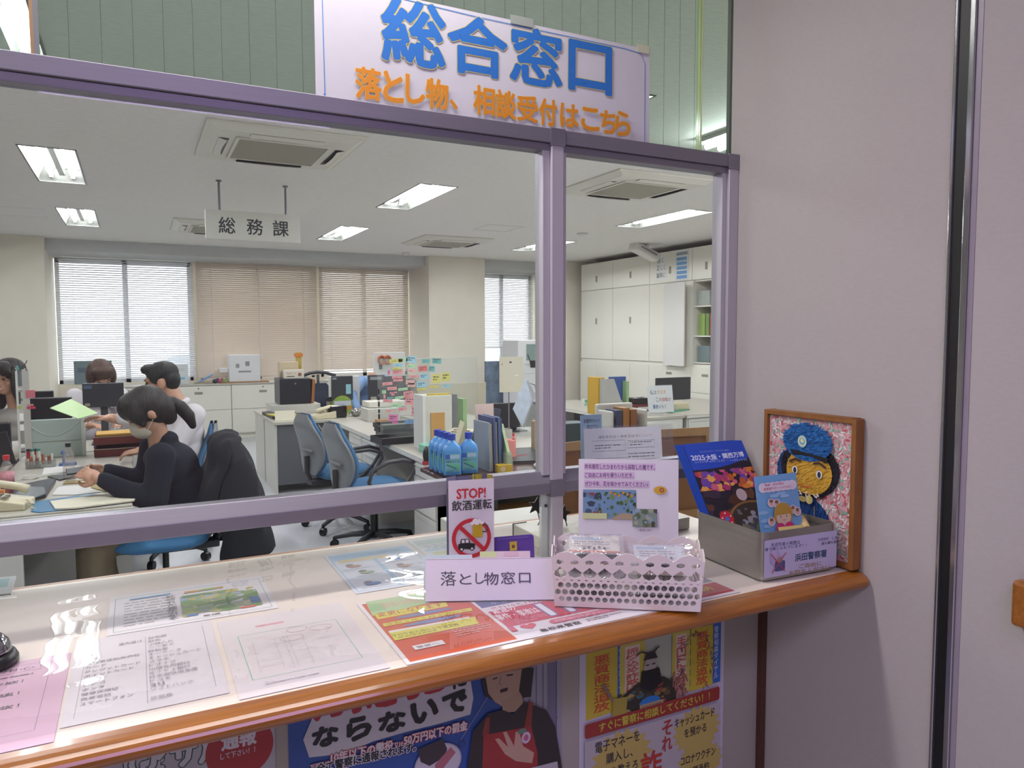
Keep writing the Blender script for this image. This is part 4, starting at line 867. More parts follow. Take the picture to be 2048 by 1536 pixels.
# things outside behind the open blind
t = thing('parked_car', 'parked car outside the left window, glimpsed through the blind', 'car', (1.6, 19.5, -.3))
b = MB(); b.prism([(-2, .3), (-2, .8), (-1.5, .95), (-.9, 1.45), (.9, 1.45), (1.5, .95), (2, .85), (2, .3)], -.8, .8, None, Matrix.Rotation(pi/2, 4, 'X')); b.build('body', mat('white_car_paint', '#d9dadd', .3), t, bevel=.06)
MB().prism([(-1.38, .97), (-.84, 1.38), (.84, 1.38), (1.38, .97)], -.81, .81, None, Matrix.Rotation(pi/2, 4, 'X')).build('window', mat('car_glass', '#9aa2ac', .1), t)
MB().box(1.7, 2.02, -.82, -.4, .7, .85).build('tail_lamp', mat('red_lamp', '#c03a48', .3), t)
for x in (-1.25, 1.25): MB().cyl((x, -.82, .3), (x, -.6, .3), .3, n=20).build('wheel', M_black, t)
struct(MB().box(-14, 20, 30, 30.3, -.3, 5.5).build('wall_outside', mat('white_outside_wall', '#e2e2e2', .8)))

# ------------------------------------------------------------------ window cupboards
M_cab = mat('ivory_cabinet_steel', '#e0ddd0', .4, var=.02, scale=3); M_pull = mat('recessed_pull', '#8f8c7c', .5)
def make_cab(label):
    t = thing('low_cabinet', label, 'cabinet', (0, 0, 0), 0, 'low cabinets under the windows')
    MB().box(-.448, .448, .012, .39, .07, .81).box(-.448, .448, .04, .39, 0, .07).build('body', M_cab, t, bevel=.003)
    for z0, z1 in ((.085, .435), (.445, .795)):
        d = MB().box(-.443, .443, 0, .012, z0, z1).build('drawer', M_cab, t, bevel=.002)
        MB().box(-.055, .055, -.003, .0005, z1-.115, z1-.08).build('handle', M_pull, d)
        MB().cyl((0, -.004, z1-.03), (0, 0, z1-.03), .012, n=12).build('lock', M_alu, d)
    return t
proto = None
for k in range(5):
    x = -.55+.9*k+.45
    lb = ('low ivory drawer cabinet at the left end under the bright window', 'low ivory drawer cabinet behind the man in the white shirt', 'low ivory drawer cabinet under the white printer', 'low ivory drawer cabinet behind the black safe', 'low ivory drawer cabinet beside the wide pillar')[k]
    o = make_cab(lb) if proto is None else copy_tree(proto); proto = proto or o; o['label'] = lb; o.location = (x, 11.6, 0)
M_ctop = mat('grey_counter_board', '#bdb7ae', .4)
tag(MB().box(-.6, 4.1, 11.59, 12.0, .8102, .83).build('cabinet_top_board', M_ctop, bevel=.003), 'long grey top board over the low window cabinets', 'worktop')
CT = .8303
def bx(p0, p1, y0, y1, z, dz=0):
    "photo box standing on level z -> x0, x1, front Y, top z"
    g = at_z((p0+p1)/2, y1, z); Y = g.y
    return at_y(p0, y1, Y).x, at_y(p1, y1, Y).x, Y, at_y((p0+p1)/2, y0, Y).z
def simple(name, label, cat, p0, p1, y0, y1, z, depth, m, bevel=.004, group=None, Y=None, rz=0):
    if Y is None: x0, x1, Y, z1 = bx(p0, p1, y0, y1, z)
    else: x0, x1, z1 = at_y(p0, y1, Y).x, at_y(p1, y1, Y).x, at_y((p0+p1)/2, y0, Y).z
    t = thing(name, label, cat, ((x0+x1)/2, Y, z+.0006), rz, group); w = (x1-x0)/2; h = z1-z
    MB().box(-w, w, 0, depth, 0, h).build('body', m, t, bevel=bevel)
    t['w'], t['h'] = w, h
    return t, w, h
# printer on its board
x0, x1 = at_y(458, 765, 11.68).x, at_y(521, 765, 11.68).x; w = (x1-x0)/2
tag(MB().box(x0-.12, x1+.12, 11.62, 11.96, CT, CT+.018).build('wooden_board', mat('light_brown_board', '#a3794f', .5, var=.2, scale=6, stretch=(1, 18, 18)), bevel=.003), 'light brown board under the white printer on the window cabinets', 'board')
t = thing('printer', 'white laser printer on the window cabinets in front of the closed blind', 'printer', ((x0+x1)/2, 11.66, CT+.0185))
M_prw = mat('white_printer_plastic', '#dcdcdc', .4, var=.01)
MB().box(-w, w, 0, .2, 0, .40).build('body', M_prw, t, bevel=.012)
for xx, zz, s_ in ((-.1, .24, .05), (.04, .27, .06)): MB().box(xx-s_/2, xx+s_/2, -.002, .001, zz-s_/2-.01, zz+s_/2).build('vent', mat('vent_grey', '#8d8d8d'), t)
MB().box(-w*.4, w*.4, -.003, .001, .135, .16).build('handle', mat('vent_grey'), t); MB().box(-w*.98, w*.98, -.004, .002, .0, .115).build('paper_drawer', M_prw, t, bevel=.004)
MB().box(-w-.12, -w, .05, .22, .14, .2).build('side_tray', M_prw, t, bevel=.006)
t, w, h = simple('carton_box', 'white carton with a blue mark behind the man on the cabinets', 'box', 343, 377, 729, 766, CT, .22, mat('white_carton', '#cfd3d2', .7), Y=11.66); MB().box(-w*.5, w*.6, -.002, .001, h*.25, h*.36).build('blue_mark', ink('#6fb6d2'), t); b = Sheet(.1, .05, '#cfd3d2', .0005, .0006); b.ring(.03, .025, .018, .005, '#a9b0b0', 16); b.ring(.06, .025, .018, .005, '#a9b0b0', 16); X = frame((-.02, -.003, h*.65), EX, EZ); b.build('emblem', X, t)
t = thing('blue_clipboard', 'blue clipboard propped up on the window cabinets', 'clipboard', at_y(395, 765, 11.7)); t.location.z = CT+.001; MB().box(0, .26, 0, .15, 0, .012, None, Matrix.Rotation(-R(30), 4, 'Y')).build('board', mat('blue_board', '#5b8ec4', .4), t, bevel=.003); MB().box(-.04, .22, 0, .15, -.0005, .015).build('base', mat('tan_tray', '#a59a7a'), t)
for k, (px, c, n_, lb) in enumerate(((440, '#a34a68', 'pen_case', 'dark pink pen case left of the printer'), (449, '#7f9a5c', 'plush_toy', 'small green and pink toy beside the printer'), (431, '#3f3b44', 'stapler', 'dark stapler on the window cabinets left of the pink case'))):
    p = at_y(px, 764, 11.66); b = MB(); b.ell((0, 0, .035), (.045, .04, .035)); b.ell((.03, -.01, .06), (.02, .02, .02)); tag(b.build(n_, mat('item_%d' % k, c, .5), loc=(p.x, p.y, CT), smooth=True), lb, n_.replace('_', ' '))
t, w, h = simple('display_panel', 'blue-edged white display panel leaning at the left end of the bright window', 'panel', 97, 108, 722, 752, CT, .02, mat('blue_panel_edge', '#6a7fb0'), Y=11.62); t.rotation_euler = (0, R(-18), 0)

# ------------------------------------------------------------------ cupboard wall on the right
XC = 6.73
def door(b0, b1, z0, z1, t, px=XC, m=None, hy=None):
    d = MB().box(px-.018, px, b0+.004, b1-.004, z0+.004, z1-.004).build('door', m or M_cab, t, bevel=.002)
    yy = (b0+b1)/2 if hy is None else hy; zc = z0+(z1-z0)*(.55 if z1 < 2.3 else .4)
    MB().box(px-.022, px-.017, yy-.02, yy+.02, zc-.05, zc+.05).build('handle', M_pull, d)
units = [(9.63, 10.55), (8.70, 9.63), (7.78, 8.70), (7.22, 7.78), (6.3, 7.22)]
nm = ['farthest cupboard unit', 'second cupboard unit from the far corner', 'cupboard unit with an extra sliding panel', 'cupboard unit with open binder shelves', 'nearest cupboard unit with a half-open door']
for k, (y0, y1) in enumerate(units):
    t = thing('wall_cupboard', 'tall ivory steel wall cupboard, '+nm[k], 'cupboard', (0, 0, 0), 0, 'ivory wall cupboards')
    b = MB()
    if k != 3: b.box(XC, 7.36, y0, y1, 0, 2.70)
    else:
        b.box(XC, 7.36, y0, y1, 0, 1.13); b.box(XC, 7.36, y0, y1, 2.26, 2.70); b.box(7.3, 7.36, y0, y1, 1.13, 2.26); b.box(XC, 7.3, y0, y0+.02, 1.13, 2.26); b.box(XC, 7.3, y1-.02, y1, 1.13, 2.26)
    b.build('body', M_cab, t)
    door(y0, y1, 2.26, 2.70, t)
    if k < 2: door(y0, y1, 1.14, 2.255, t)
    if k == 2:
        door(y0+.5, y1, 1.14, 2.255, t, hy=99); 
        for yy0, yy1, px in ((7.95, 8.30, XC-.06), (7.80, 7.98, XC-.11)): MB().box(px-.02, px, yy0, yy1, 1.10, 2.24).build('sliding_panel', M_white, t, bevel=.003)
    if k == 3:
        for z in (1.14, 1.50, 1.90, 2.24): MB().box(XC+.01, 7.3, y0+.02, y1-.02, z, z+.018).build('shelf', M_cab, t)
        MB().box(XC-.02, XC, y0, y0+.03, 1.12, 2.26).box(XC-.02, XC, y1-.03, y1, 1.12, 2.26).build('door_frame', M_white, t)
    if k == 4: MB().box(XC-.3, XC-.28, y1-.5, y1-.27, 1.13, 2.30).build('open_door', M_white, t)
    if k < 2:
        for yy0, yy1, pp in ((y0, (y0+y1)/2+.02, 0), ((y0+y1)/2, y1, .012)): MB().box(XC-.016-pp, XC-pp, yy0+.004, yy1-.004, .06, 1.09).build('sliding_door', M_cab, t, bevel=.002)
    else:
        for z0, z1 in ((.06, .4), (.405, .745), (.75, 1.09)): d = MB().box(XC-.018, XC, y0+.004, y1-.004, z0, z1).build('drawer', M_cab, t, bevel=.002); MB().box(XC-.022, XC-.017, (y0+y1)/2-.06, (y0+y1)/2+.06, z1-.12, z1-.085).build('handle', M_pull, d)
for k, (y, z, c, n_) in enumerate(((7.66, 1.52, '#7d9a4a', 'olive green'), (7.60, 1.52, '#8aa25a', 'pale green'), (7.52, 1.52, '#6f8a4c', 'dark green'), (7.44, 1.52, '#b3404c', 'crimson red'), (7.37, 1.52, '#c24a55', 'bright red'))):
    tag(MB().box(0, .22, -.03, .03, 0, .29).build('binder', mat('binder_%d' % k, c, .45), loc=(XC+.03, y, z), bevel=.004), '%s binder on the middle shelf of the open wall cupboard' % n_, 'binder', 'binders in the open cupboard')
for y, z, h, c, lb in ((7.6, 1.159, .22, '#6f7f80', 'grey storage box on the lowest shelf of the open cupboard'), (7.62, 1.919, .2, '#a9b0a9', 'clear files on the top shelf of the open cupboard')): tag(MB().box(0, .2, -.12, .12, 0, h).build('storage_box', mat('storage_'+c[1:], c, .3), loc=(XC+.04, y, z), bevel=.008), lb, 'box')
X = frame((XC-.021, 8.56, 2.30), (0, -1, 0), EZ); s = Sheet(.25, .36, '#dcdcd8', .001, .001)
for r_, q in enumerate(('強く', '正しく', '誠実に')): s.text(q, .03, .25-.105*r_, .075*len(q) if len(q) < 3 else .19, .075, '#4a4a4a', res=1)
s.build('motto_sheet', X, None, 'white sheet with three lines of brush lettering on the upper wall cupboard', 'sheet')
X = frame((XC-.021, 8.12, 2.27), (0, -1, 0), EZ); s = Sheet(.27, .42, '#d5d8da', .001, .001); s.rect(.02, .35, .23, .04, '#8a949a')
for k in range(5): s.rect(.03, .03+.062*k, .21, .042, '#5f96c6')
s.build('blue_chart', X, None, 'white chart with five blue bars on the upper wall cupboard', 'chart')

# ------------------------------------------------------------------ desks
M_desk = mat('light_grey_desk_top', '#b5b0a4', .35, var=.02); M_dbody = mat('ivory_desk_steel', '#c4c2b9', .4, var=.02); M_dgrey = mat('grey_desk_steel', '#8f9092', .5, var=.02)
M_mod = mat('dark_grey_modesty_panel', '#5c5e62', .5)
def desk(label, loc, rz, w, d, peds, h=.70, group='office desks', back=M_dbody, sides=(-1, 1)):
    "local: user sits at -y, width along x"
    t = thing('office_desk', label, 'desk', loc, rz, group)
    MB().box(-w/2, w/2, 0, d, h-.03, h).build('desk_top', M_desk, t, bevel=.004)
    MB().box(-w/2+.001, w/2-.001, -.002, .006, h-.033, h-.008).build('edge_strip', M_white, t)
    for q in sides: MB().box(q*(w/2-.02)-.01, q*(w/2-.02)+.01, .02, d-.02, 0, h-.03).build('side_panel', back, t)
    MB().box(-w/2+.03, w/2-.03, d-.05, d-.03, .08, h-.03).build('modesty_panel', M_mod, t)
    for px, pw in peds:
        p = MB().box(px, px+pw, .03, d-.06, .03, h-.032).build('pedestal', M_dbody, t, bevel=.002)
        for z0, z1 in ((.04, .30), (.31, .44), (.45, .55), (.56, h-.04)):
            MB().box(px+.006, px+pw-.006, .016, .03, z0, z1).box(px+.03, px+pw-.03, .008, .016, z1-.035, z1-.02).build('drawer', M_white, p, bevel=.002)
    return t
desk('grey desk nearest the brown table in the middle row', (1.70, 5.10, 0), -R(90), 1.30, .7, ((.22, .42),))
desk('grey desk second from the brown table in the middle row', (1.70, 6.51, 0), -R(90), 1.50, .7, ((.30, .42), (-.13, .42)))
desk('desk facing away on the far side of the middle row', (3.12, 5.8, 0), R(90), 2.9, .7, ())
desk('white desk across the far end of the middle row', (2.05, 7.95, 0), R(180), 1.78, .66, ((-.85, .4),), back=M_dbody)
desk('second white desk back to back with the one across the far end', (2.05, 7.97, 0), 0, 1.78, .66, ())
desk('near left desk where the woman with the ponytail sits', (-.04, 4.55, 0), R(90), 1.0, .68, (), sides=(1,))
desk('left desk beyond the woman, in front of the man', (-.04, 5.56, 0), R(90), 1.0, .68, ())
desk('left desk at the picture edge, near one', (-1.42, 4.55, 0), -R(90), 1.0, .68, (), sides=(-1,))
desk('left desk at the picture edge, far one', (-1.42, 5.56, 0), -R(90), 1.0, .68, ())
desk('left desk turned across the row below the bright window', (-.74, 6.76, 0), R(180), 1.4, .66, ())
b = at_z(1250, 838, .7)
desk('white desk in front of the wall cupboards, left part', (4.32, 6.95, 0), -R(90), 2.1, .7, (), back=M_white)
desk('white desk in front of the wall cupboards, right part', (5.8, 5.9, 0), 0, 1.5, 1.7, ((-.72, .4),))
for x0, x1, sx, lb in ((-.735, -.03, (-.2, -.48), 'ivory drawer front under the woman\'s desk top facing the counter'), (-1.43, -.742, (-.9,), 'ivory drawer front of the desk at the left picture edge')):
    o = tag(MB().box(x0, x1, 4.030, 4.046, .575, .69).build('desk_drawer_front', M_dbody, bevel=.003), lb, 'drawer front', 'ivory drawer fronts facing the counter')
    for s_ in sx: MB().box(s_-.02, s_+.02, 4.0285, 4.031, .62, .632).build('slot', M_black, o)
tag(MB().box(-1.43, -.50, 4.03, 4.07, 0, .574).build('desk_end_board', M_dbody, bevel=.003), 'ivory end board below the near left desk corner', 'desk board')
# brown table
t = thing('side_table', 'dark brown table top with blue bottles at the near end of the middle desks', 'table', (2.1, 4.08, 0))
MB().box(-.53, .6, -.32, .26, .675, .70).build('table_top', mat('dark_red_brown_laminate', '#47291f', .25, var=.2, scale=5, stretch=(1, 14, 14)), t, bevel=.003)
for x in (-.28, .55):
    for y in (-.28, .22): MB().box(x-.02, x+.02, y-.02, y+.02, 0, .675).build('leg', M_black, t)
MB().box(-.28, .55, .22, .24, .25, .675).build('back_panel', M_dark, t); MB().box(-.27, .55, -.27, .22, .3, .315).build('lower_shelf', mat('tan_shelf', '#8a6d47', .6), t)
tag(MB().box(-.2, .2, -.1, .1, 0, .16).build('cardboard_box', mat('brown_cardboard', '#8a6a42', .8), loc=(2.1, 3.98, .3155)), 'brown cardboard box on the shelf below the brown table', 'box')

# ------------------------------------------------------------------ office chairs
M_blue = mat('blue_chair_fabric', '#3f6f96', .9, var=.1, scale=60, bump=.25, bscale=300); M_shell = mat('grey_chair_shell', '#7d8084', .4, var=.03); M_navy = mat('dark_navy_chair_fabric', '#262d3c', .9, var=.1, scale=60)
def make_chair(label, loc, rz, fabric=M_blue, arms=True, shell=M_shell, group='blue office chairs', headrest=False):
    "local: faces +y"
    t = thing('office_chair', label, 'chair', loc, rz, group)
    b = MB(); b.ell((0, .02, .45), (.24, .24, .05), 28, 12, fn=lambda q: Vector((math.copysign(abs(q.x)**.6, q.x), math.copysign(abs(q.y)**.6, q.y), q.z))); b.build('seat', fabric, t, smooth=True)
    def bk(off, th):
        def f(u, v):
            a = 2*pi*u; x = cos(a); y = sin(a); z = v; w = .225*(1-.18*(v-.45)**2*4)*(1 if v < .93 else .93)
            xs = math.copysign(abs(x)**.55, x)*w*(sin(pi*min(max(v, .03), .97))**.22); yc = -.235-.055*v+.045*sin(pi*min(1, v*1.25))+off
            return Vector((xs, yc+math.copysign(abs(y)**.8, y)*th*(sin(pi*min(max(v, .02), .98))**.4)-.05*(1-abs(x))*0, .46+.47*z))
        return f
    b = MB(); b.grid(bk(0, .03), 28, 18); b.build('backrest', fabric, t, smooth=True)
    b = MB(); b.grid(bk(-.026, .03), 28, 18); b.build('back_shell', shell, t, smooth=True)
    MB().box(-.10, .10, -.292, -.262, .64, .652).build('shell_ridge', M_shell, t, bevel=.004)
    MB().box(-.05, .05, -.27, .05, .37, .41).build('seat_plate', M_dark, t, bevel=.006)
    MB().tube([(0, -.12, .38), (0, -.25, .39), (0, -.285, .47), (0, -.285, .6)], .02).build('back_support', M_dark, t)
    MB().cyl((0, 0, .08), (0, 0, .25), .028).cyl((0, 0, .25), (0, 0, .39), .016).build('gas_column', M_black, t)
    for k in range(5):
        a = 2*pi*k/5+.3; c, s_ = cos(a), sin(a)
        lg = MB().tube([(c*.03, s_*.03, .11), (c*.16, s_*.16, .10), (c*.29, s_*.29, .075)], [.024, .02, .014]).build('base_leg', M_dark, t, smooth=True)
        MB().cyl((c*.29-s_*.018, s_*.29+c*.018, .03), (c*.29+s_*.018, s_*.29-c*.018, .03), .03, n=14).cyl((c*.29, s_*.29, .05), (c*.29, s_*.29, .08), .012).build('castor', M_black, lg)
    if arms:
        for sx in (-1, 1):
            P = [(sx*.27, -.1, .44), (sx*.285, -.16, .54), (sx*.285, -.13, .62), (sx*.285, -.02, .665), (sx*.28, .10, .67), (sx*.275, .19, .64), (sx*.275, .2, .60), (sx*.275, .14, .52), (sx*.27, .06, .45), (sx*.265, -.02, .42)]
            MB().tube(P, .014, closed=True).build('armrest', M_dark, t, smooth=True)
    if headrest:
        MB().tube([(0, -.29, .75), (0, -.33, .96), (0, -.33, 1.04)], .018).tube([(-.22, -.30, 1.02), (-.1, -.33, 1.06), (0, -.335, 1.07), (.1, -.33, 1.06), (.22, -.30, 1.02)], .02).build('coat_hanger', M_dark, t, smooth=True)
    return t
make_chair('empty blue office chair nearer to the counter in the aisle', (1.49, 5.1, 0), -R(82))
make_chair('empty blue office chair farther down the aisle', (1.435, 5.82, 0), -R(78))
make_chair('blue office chair under the seated woman with a dark jacket on it', (.11, 4.34, 0), R(90), arms=False)
make_chair('blue office chair of the man in the white shirt', (.17, 5.55, 0), R(84))
make_chair('dark high-back chair with a coat hanger bar behind the black safe', (2.05, 9.08, 0), R(180), M_navy, False, M_dark, 'dark office chairs', True)
make_chair('green-seated grey chair at the right edge of the glass', (4.95, 5.55, 0), R(20), mat('green_chair_fabric', '#3f5f52', .9), False, M_shell, 'other office chairs')
# ------------------------------------------------------------------ people
M_skin = mat('skin', '#bd8f76', .5, var=.05, scale=30); M_lip = mat('lips', '#b06a60', .4); M_eye = mat('dark_eye', '#1c1614', .2, var=0)
M_hair = mat('dark_brown_hair', '#1c1411', .5, var=.3, scale=40, stretch=(1, 1, .25), strand=60); M_hair2 = mat('black_hair', '#151414', .5, var=.3, scale=40, stretch=(1, 1, .3), strand=60); M_hair3 = mat('brown_hair', '#4a3429', .5, var=.3, scale=40, stretch=(1, 1, .25), strand=60)
M_cardi = mat('navy_knit', '#0c1020', .95, var=.04, scale=8); M_shirt = mat('white_shirt_cotton', '#d2ccd0', .8, var=.03, scale=9, bump=.25, bscale=18); M_khaki = mat('khaki_trousers', '#6f6350', .85, var=.08, scale=20, bump=.2, bscale=30)
M_mask = mat('beige_face_mask', '#c9bfae', .75, var=.02); M_bshirt = mat('light_blue_shirt', '#7f9dc6', .8, var=.05, scale=9, bump=.25, bscale=18); M_vest = mat('dark_navy_vest', '#1d2233', .85)
def cap(b, p, r0, q, r1, n=14):
    p, q = Vector(p), Vector(q); b.cyl(p, q, r0, r1, n); b.ell(p, (r0,)*3, n, 8); b.ell(q, (r1,)*3, n, 8)
def chain(b, P): 
    for (p, r), (q, s_) in zip(P, P[1:]): cap(b, p, r, q, s_)
def axes(f, u):
    f = Vector(f).normalized(); r = f.cross(Vector(u)).normalized(); u = r.cross(f); return r, f, u    # right, forward, up
def lump(b, c, ax, off, rad, n=18, k=12):
    "ellipsoid at offset (right, forward, up) in a head or trunk frame"
    r, f, u = ax; M = Matrix((r, f, u)).transposed().to_4x4(); M.translation = Vector(c)+r*off[0]+f*off[1]+u*off[2]
    b.ell((0, 0, 0), rad, n, k, None, M)
def merged(b, name, m, parent, voxel, it=3):
    o = b.build(name, m, parent, smooth=True)
    q = o.modifiers.new('remesh', 'REMESH'); q.mode = 'VOXEL'; q.voxel_size = voxel; q.use_smooth_shade = True
    q = o.modifiers.new('smooth', 'SMOOTH'); q.factor = .5; q.iterations = it
    return o
def head(b, c, ax, s=1.0):
    L = lambda o, r: lump(b, c, ax, [v*s for v in o], [v*s for v in r])
    L((0, -.012, .02), (.074, .094, .092)); L((0, .018, -.045), (.058, .068, .07)); L((0, .05, -.085), (.034, .036, .028)); L((0, .04, -.06), (.05, .045, .045))
    L((0, .085, -.022), (.013, .02, .03)); L((0, .098, -.036), (.016, .016, .012)); L((0, .076, .022), (.05, .02, .016))
    for sx in (-1, 1): L((sx*.076, -.012, -.012), (.011, .024, .034)); L((sx*.045, .055, -.03), (.024, .026, .022))
    L((0, .08, -.064), (.024, .014, .009)); L((0, .078, -.074), (.02, .012, .008))
def face(c, ax, parent, s=1.0, smile=False, brow=M_hair):
    b = MB()
    for sx in (-1, 1): lump(b, c, ax, (sx*.032*s, .083*s, .0), (.014*s, .008*s, .005*s if smile else .007*s), 12, 8)
    b.build('eye', M_eye, parent, smooth=True); b = MB()
    for sx in (-1, 1): lump(b, c, ax, (sx*.034*s, .086*s, .026*s), (.02*s, .008*s, .004*s), 12, 8)
    b.build('eyebrow', brow, parent, smooth=True); b = MB()
    r, f, u = ax
    lump(b, c, ax, (0, .086*s, -.07*s), (.024*s, .011*s, .006*s), 12, 8)
    b.build('mouth', M_lip, parent, smooth=True)
    if smile: b = MB(); lump(b, c, ax, (0, .0905*s, -.068*s), (.018*s, .009*s, .004*s), 12, 8); b.build('teeth', M_white, parent, smooth=True)
def hand(b, w, ax, curl=.6, s=1.0, side=1):
    "wrist w; ax = (right, forward along fingers, up = back of hand); side +1 thumb to the right"
    r, f, u = ax; P = lambda a, c, d: Vector(w)+(r*a+f*c+u*d)*s
    M = Matrix((r, f, u)).transposed().to_4x4(); M.translation = P(0, .045, 0); b.ell((0, 0, 0), (.041*s, .052*s, .015*s), 16, 10, None, M)
    cap(b, P(0, -.03, 0), .025*s, P(0, .02, 0), .027*s)
    for k, (x, ln) in enumerate(((.030, .068), (.010, .078), (-.011, .072), (-.031, .056))):
        x *= side; a = curl*(.9+.12*k); p = P(x, .085, .0); r0 = .0088*s; ang = 0
        for j, q in enumerate((.45, .32, .23)):
            ang += a*(.55, .9, .7)[j]; n_ = p+(f*cos(ang)-u*sin(ang)+r*(.05*x/.03))*ln*q*s; cap(b, p, r0, n_, r0*.9, 10); p = n_; r0 *= .9
    p0 = P(.034*side, .02, -.004); p1 = P(.056*side, .048, -.02*curl-.006); p2 = P(.052*side, .078, -.04*curl-.008); p3 = P(.040*side, .098, -.052*curl-.008)
    chain(b, [(p0, .0135*s), (p1, .0112*s), (p2, .0098*s), (p3, .0085*s)])

# woman with ponytail and mask, facing left at the near desk
Yw = 4.36
wp = thing('person', 'woman with dark ponytail, beige mask and navy cardigan bent over the near left desk', 'person', (0, 0, 0))
hc = Vector((.04, Yw-.01, 1.125)); hax = axes((-.80, -.08, -.58), (-.55, 0, .83))
sh = Vector((.10, Yw, .925)); ls, rs_ = sh+Vector((.0, -.165, -.015)), sh+Vector((-.03, .165, -.005))
hipc = Vector((.23, Yw, .52))
le, re_ = Vector((.065, Yw-.21, .695)), Vector((.02, Yw+.2, .72)); lw, rw = Vector((-.185, Yw-.09, .80)), Vector((-.17, Yw+.10, .815))
lax = axes((-.82, .38, .42), (-.2, -.75, .6)); rax = axes((-.85, -.42, .25), (-.3, .7, .6))
b = MB(); head(b, hc, hax, 1.04); chain(b, [(hc+Vector((.045, 0, -.06)), .05), (sh+Vector((-.0, 0, .01)), .055)])
for c, rad in ((hipc, (.12, .16, .11)), (hipc+Vector((-.03, 0, .15)), (.10, .135, .13)), (hipc+Vector((-.075, 0, .29)), (.105, .15, .13)), (sh+Vector((.02, 0, -.05)), (.085, .16, .08))): b.ell(c, rad, 20, 12)
chain(b, [(ls, .05), (le, .04), (lw, .027)]); chain(b, [(rs_, .05), (re_, .04), (rw, .027)])
hand(b, lw, lax, .75, .95, -1); hand(b, rw, rax, .8, .95, 1)
for sy in (-1, 1): chain(b, [(hipc+Vector((-.02, sy*.09, -.03)), .085), (Vector((-.22, Yw+sy*.1, .49)), .06), (Vector((-.20, Yw+sy*.1, .28)), .055), (Vector((-.16, Yw+sy*.1, .08)), .038), (Vector((-.26, Yw+sy*.1, .04)), .035)])
merged(b, 'body', M_skin, wp, .0055)
b = MB()
for c, rad in ((hipc+Vector((0, 0, -.02)), (.135, .185, .10)), (hipc+Vector((-.005, 0, .09)), (.135, .175, .15)), (hipc+Vector((-.035, 0, .20)), (.135, .17, .15)), (hipc+Vector((-.07, 0, .30)), (.135, .18, .14)), (sh+Vector((.025, 0, -.05)), (.11, .185, .085)), (sh+Vector((.03, 0, .005)), (.07, .10, .06)), (sh+Vector((.04, 0, .05)), (.055, .078, .045))): b.ell(c, rad, 20, 12)
chain(b, [(ls, .072), ((ls+le)/2, .066), (le, .066), ((le+lw)/2+Vector((0, 0, -.012)), .056), (lw+Vector((.02, 0, -.005)), .041)]); chain(b, [(rs_, .07), ((rs_+re_)/2, .062), (re_, .06), (rw+Vector((.02, 0, -.005)), .04)])
merged(b, 'cardigan', M_cardi, wp, .009, 4)
b = MB(); b.ell(hipc+Vector((.0, 0, -.04)), (.14, .18, .09), 18, 10)
for sy in (-1, 1): chain(b, [(hipc+Vector((-.02, sy*.09, -.04)), .10), (Vector((-.22, Yw+sy*.105, .49)), .085), (Vector((-.215, Yw+sy*.11, .28)), .09), (Vector((-.18, Yw+sy*.11, .10)), .085)])
merged(b, 'trousers', M_khaki, wp, .012)
b = MB(); L = lambda o, r: lump(b, hc, hax, o, r, 20, 14)
L((0, -.02, .036), (.099, .118, .104)); L((0, -.05, -.01), (.093, .094, .092)); L((0, .025, .062), (.094, .086, .08)); L((0, -.085, -.05), (.07, .05, .055)); L((0, -.07, -.085), (.058, .045, .045))
for sx in (-1, 1): L((sx*.062, .036, .034), (.036, .056, .066)); L((sx*.072, .05, -.0), (.016, .028, .055))
L((0, -.128, -.03), (.03, .03, .026))
merged(b, 'hair', M_hair, wp, .007, 12)
b = MB(); q = hc+hax[1]*-.14+hax[2]*-.03; chain(b, [(q, .024), (q+Vector((.035, -.005, -.035)), .036), (q+Vector((.075, -.01, -.085)), .034), (q+Vector((.095, -.01, -.14)), .020)]); merged(b, 'ponytail', M_hair, wp, .006)
b = MB(); L = lambda o, r: lump(b, hc, hax, o, r, 20, 14); L((0, .075, -.05), (.058, .05, .055)); L((0, .06, -.075), (.05, .05, .04)); merged(b, 'face_mask', M_mask, wp, .005)
r, f, u = hax
for sx in (-1, 1): MB().tube([hc+r*sx*.05+f*.08+u*-.03, hc+r*sx*.075+f*.03+u*-.012, hc+r*sx*.088+f*-.02+u*.0, hc+r*sx*.082+f*-.025+u*-.03, hc+r*sx*.055+f*.06+u*-.075], .0022, 6).build('mask_strap', M_white, wp)
for sx in (-1, 1): b = MB(); lump(b, hc, hax, (sx*.086, -.012, -.014), (.010, .018, .027), 14, 10); b.build('ear', M_skin, wp, smooth=True)
# jacket on her chair
b = MB()
JX, JY = .11, 4.34
def jk(u, v):
    s = (u-.5)*2; q = v*1.42                                   # v 0..1: up the inside, over the top, down the outside
    vb = lambda z: (z-.46)/.47
    def xc(z): k = max(-.2, min(1, vb(z))); return JX+.235+.055*k-.045*sin(pi*min(1, max(0, k)*1.25))
    if q < .34: z = .62+q; x = xc(z)-.045
    elif q < .50: t = (q-.34)/.16; z = .965+.035*sin(pi*t); x = xc(.93)-.045+(.16)*t
    else: t = (q-.50)/.92; z = .965-.62*t; x = max(xc(z)+.075, JX+.36+.21*t**.8)+.02*sin(t*5)
    w = .245-.035*max(0, (z-.86)/.11)**2+.03*max(0, (.6-z))*2
    e = abs(s)**5; x = x*(1-e)+(xc(min(z, .93))+.03)*e; y = JY+w*math.copysign(abs(s)**.9, s)
    return Vector((x+.010*sin(s*8+v*3)*(1-e)+.006*sin(v*30+s*5), y, z-.035*s*s*(1 if .3 < q < .6 else .5)+.006*sin(s*11)))
b.grid(jk, 36, 48)
tag(b.build('jacket', mat('black_wool_jacket', '#15161c', .9, var=.1, scale=12), smooth=True, thick=.014), 'dark jacket hung over the backrest of the ponytailed woman\'s chair', 'jacket')
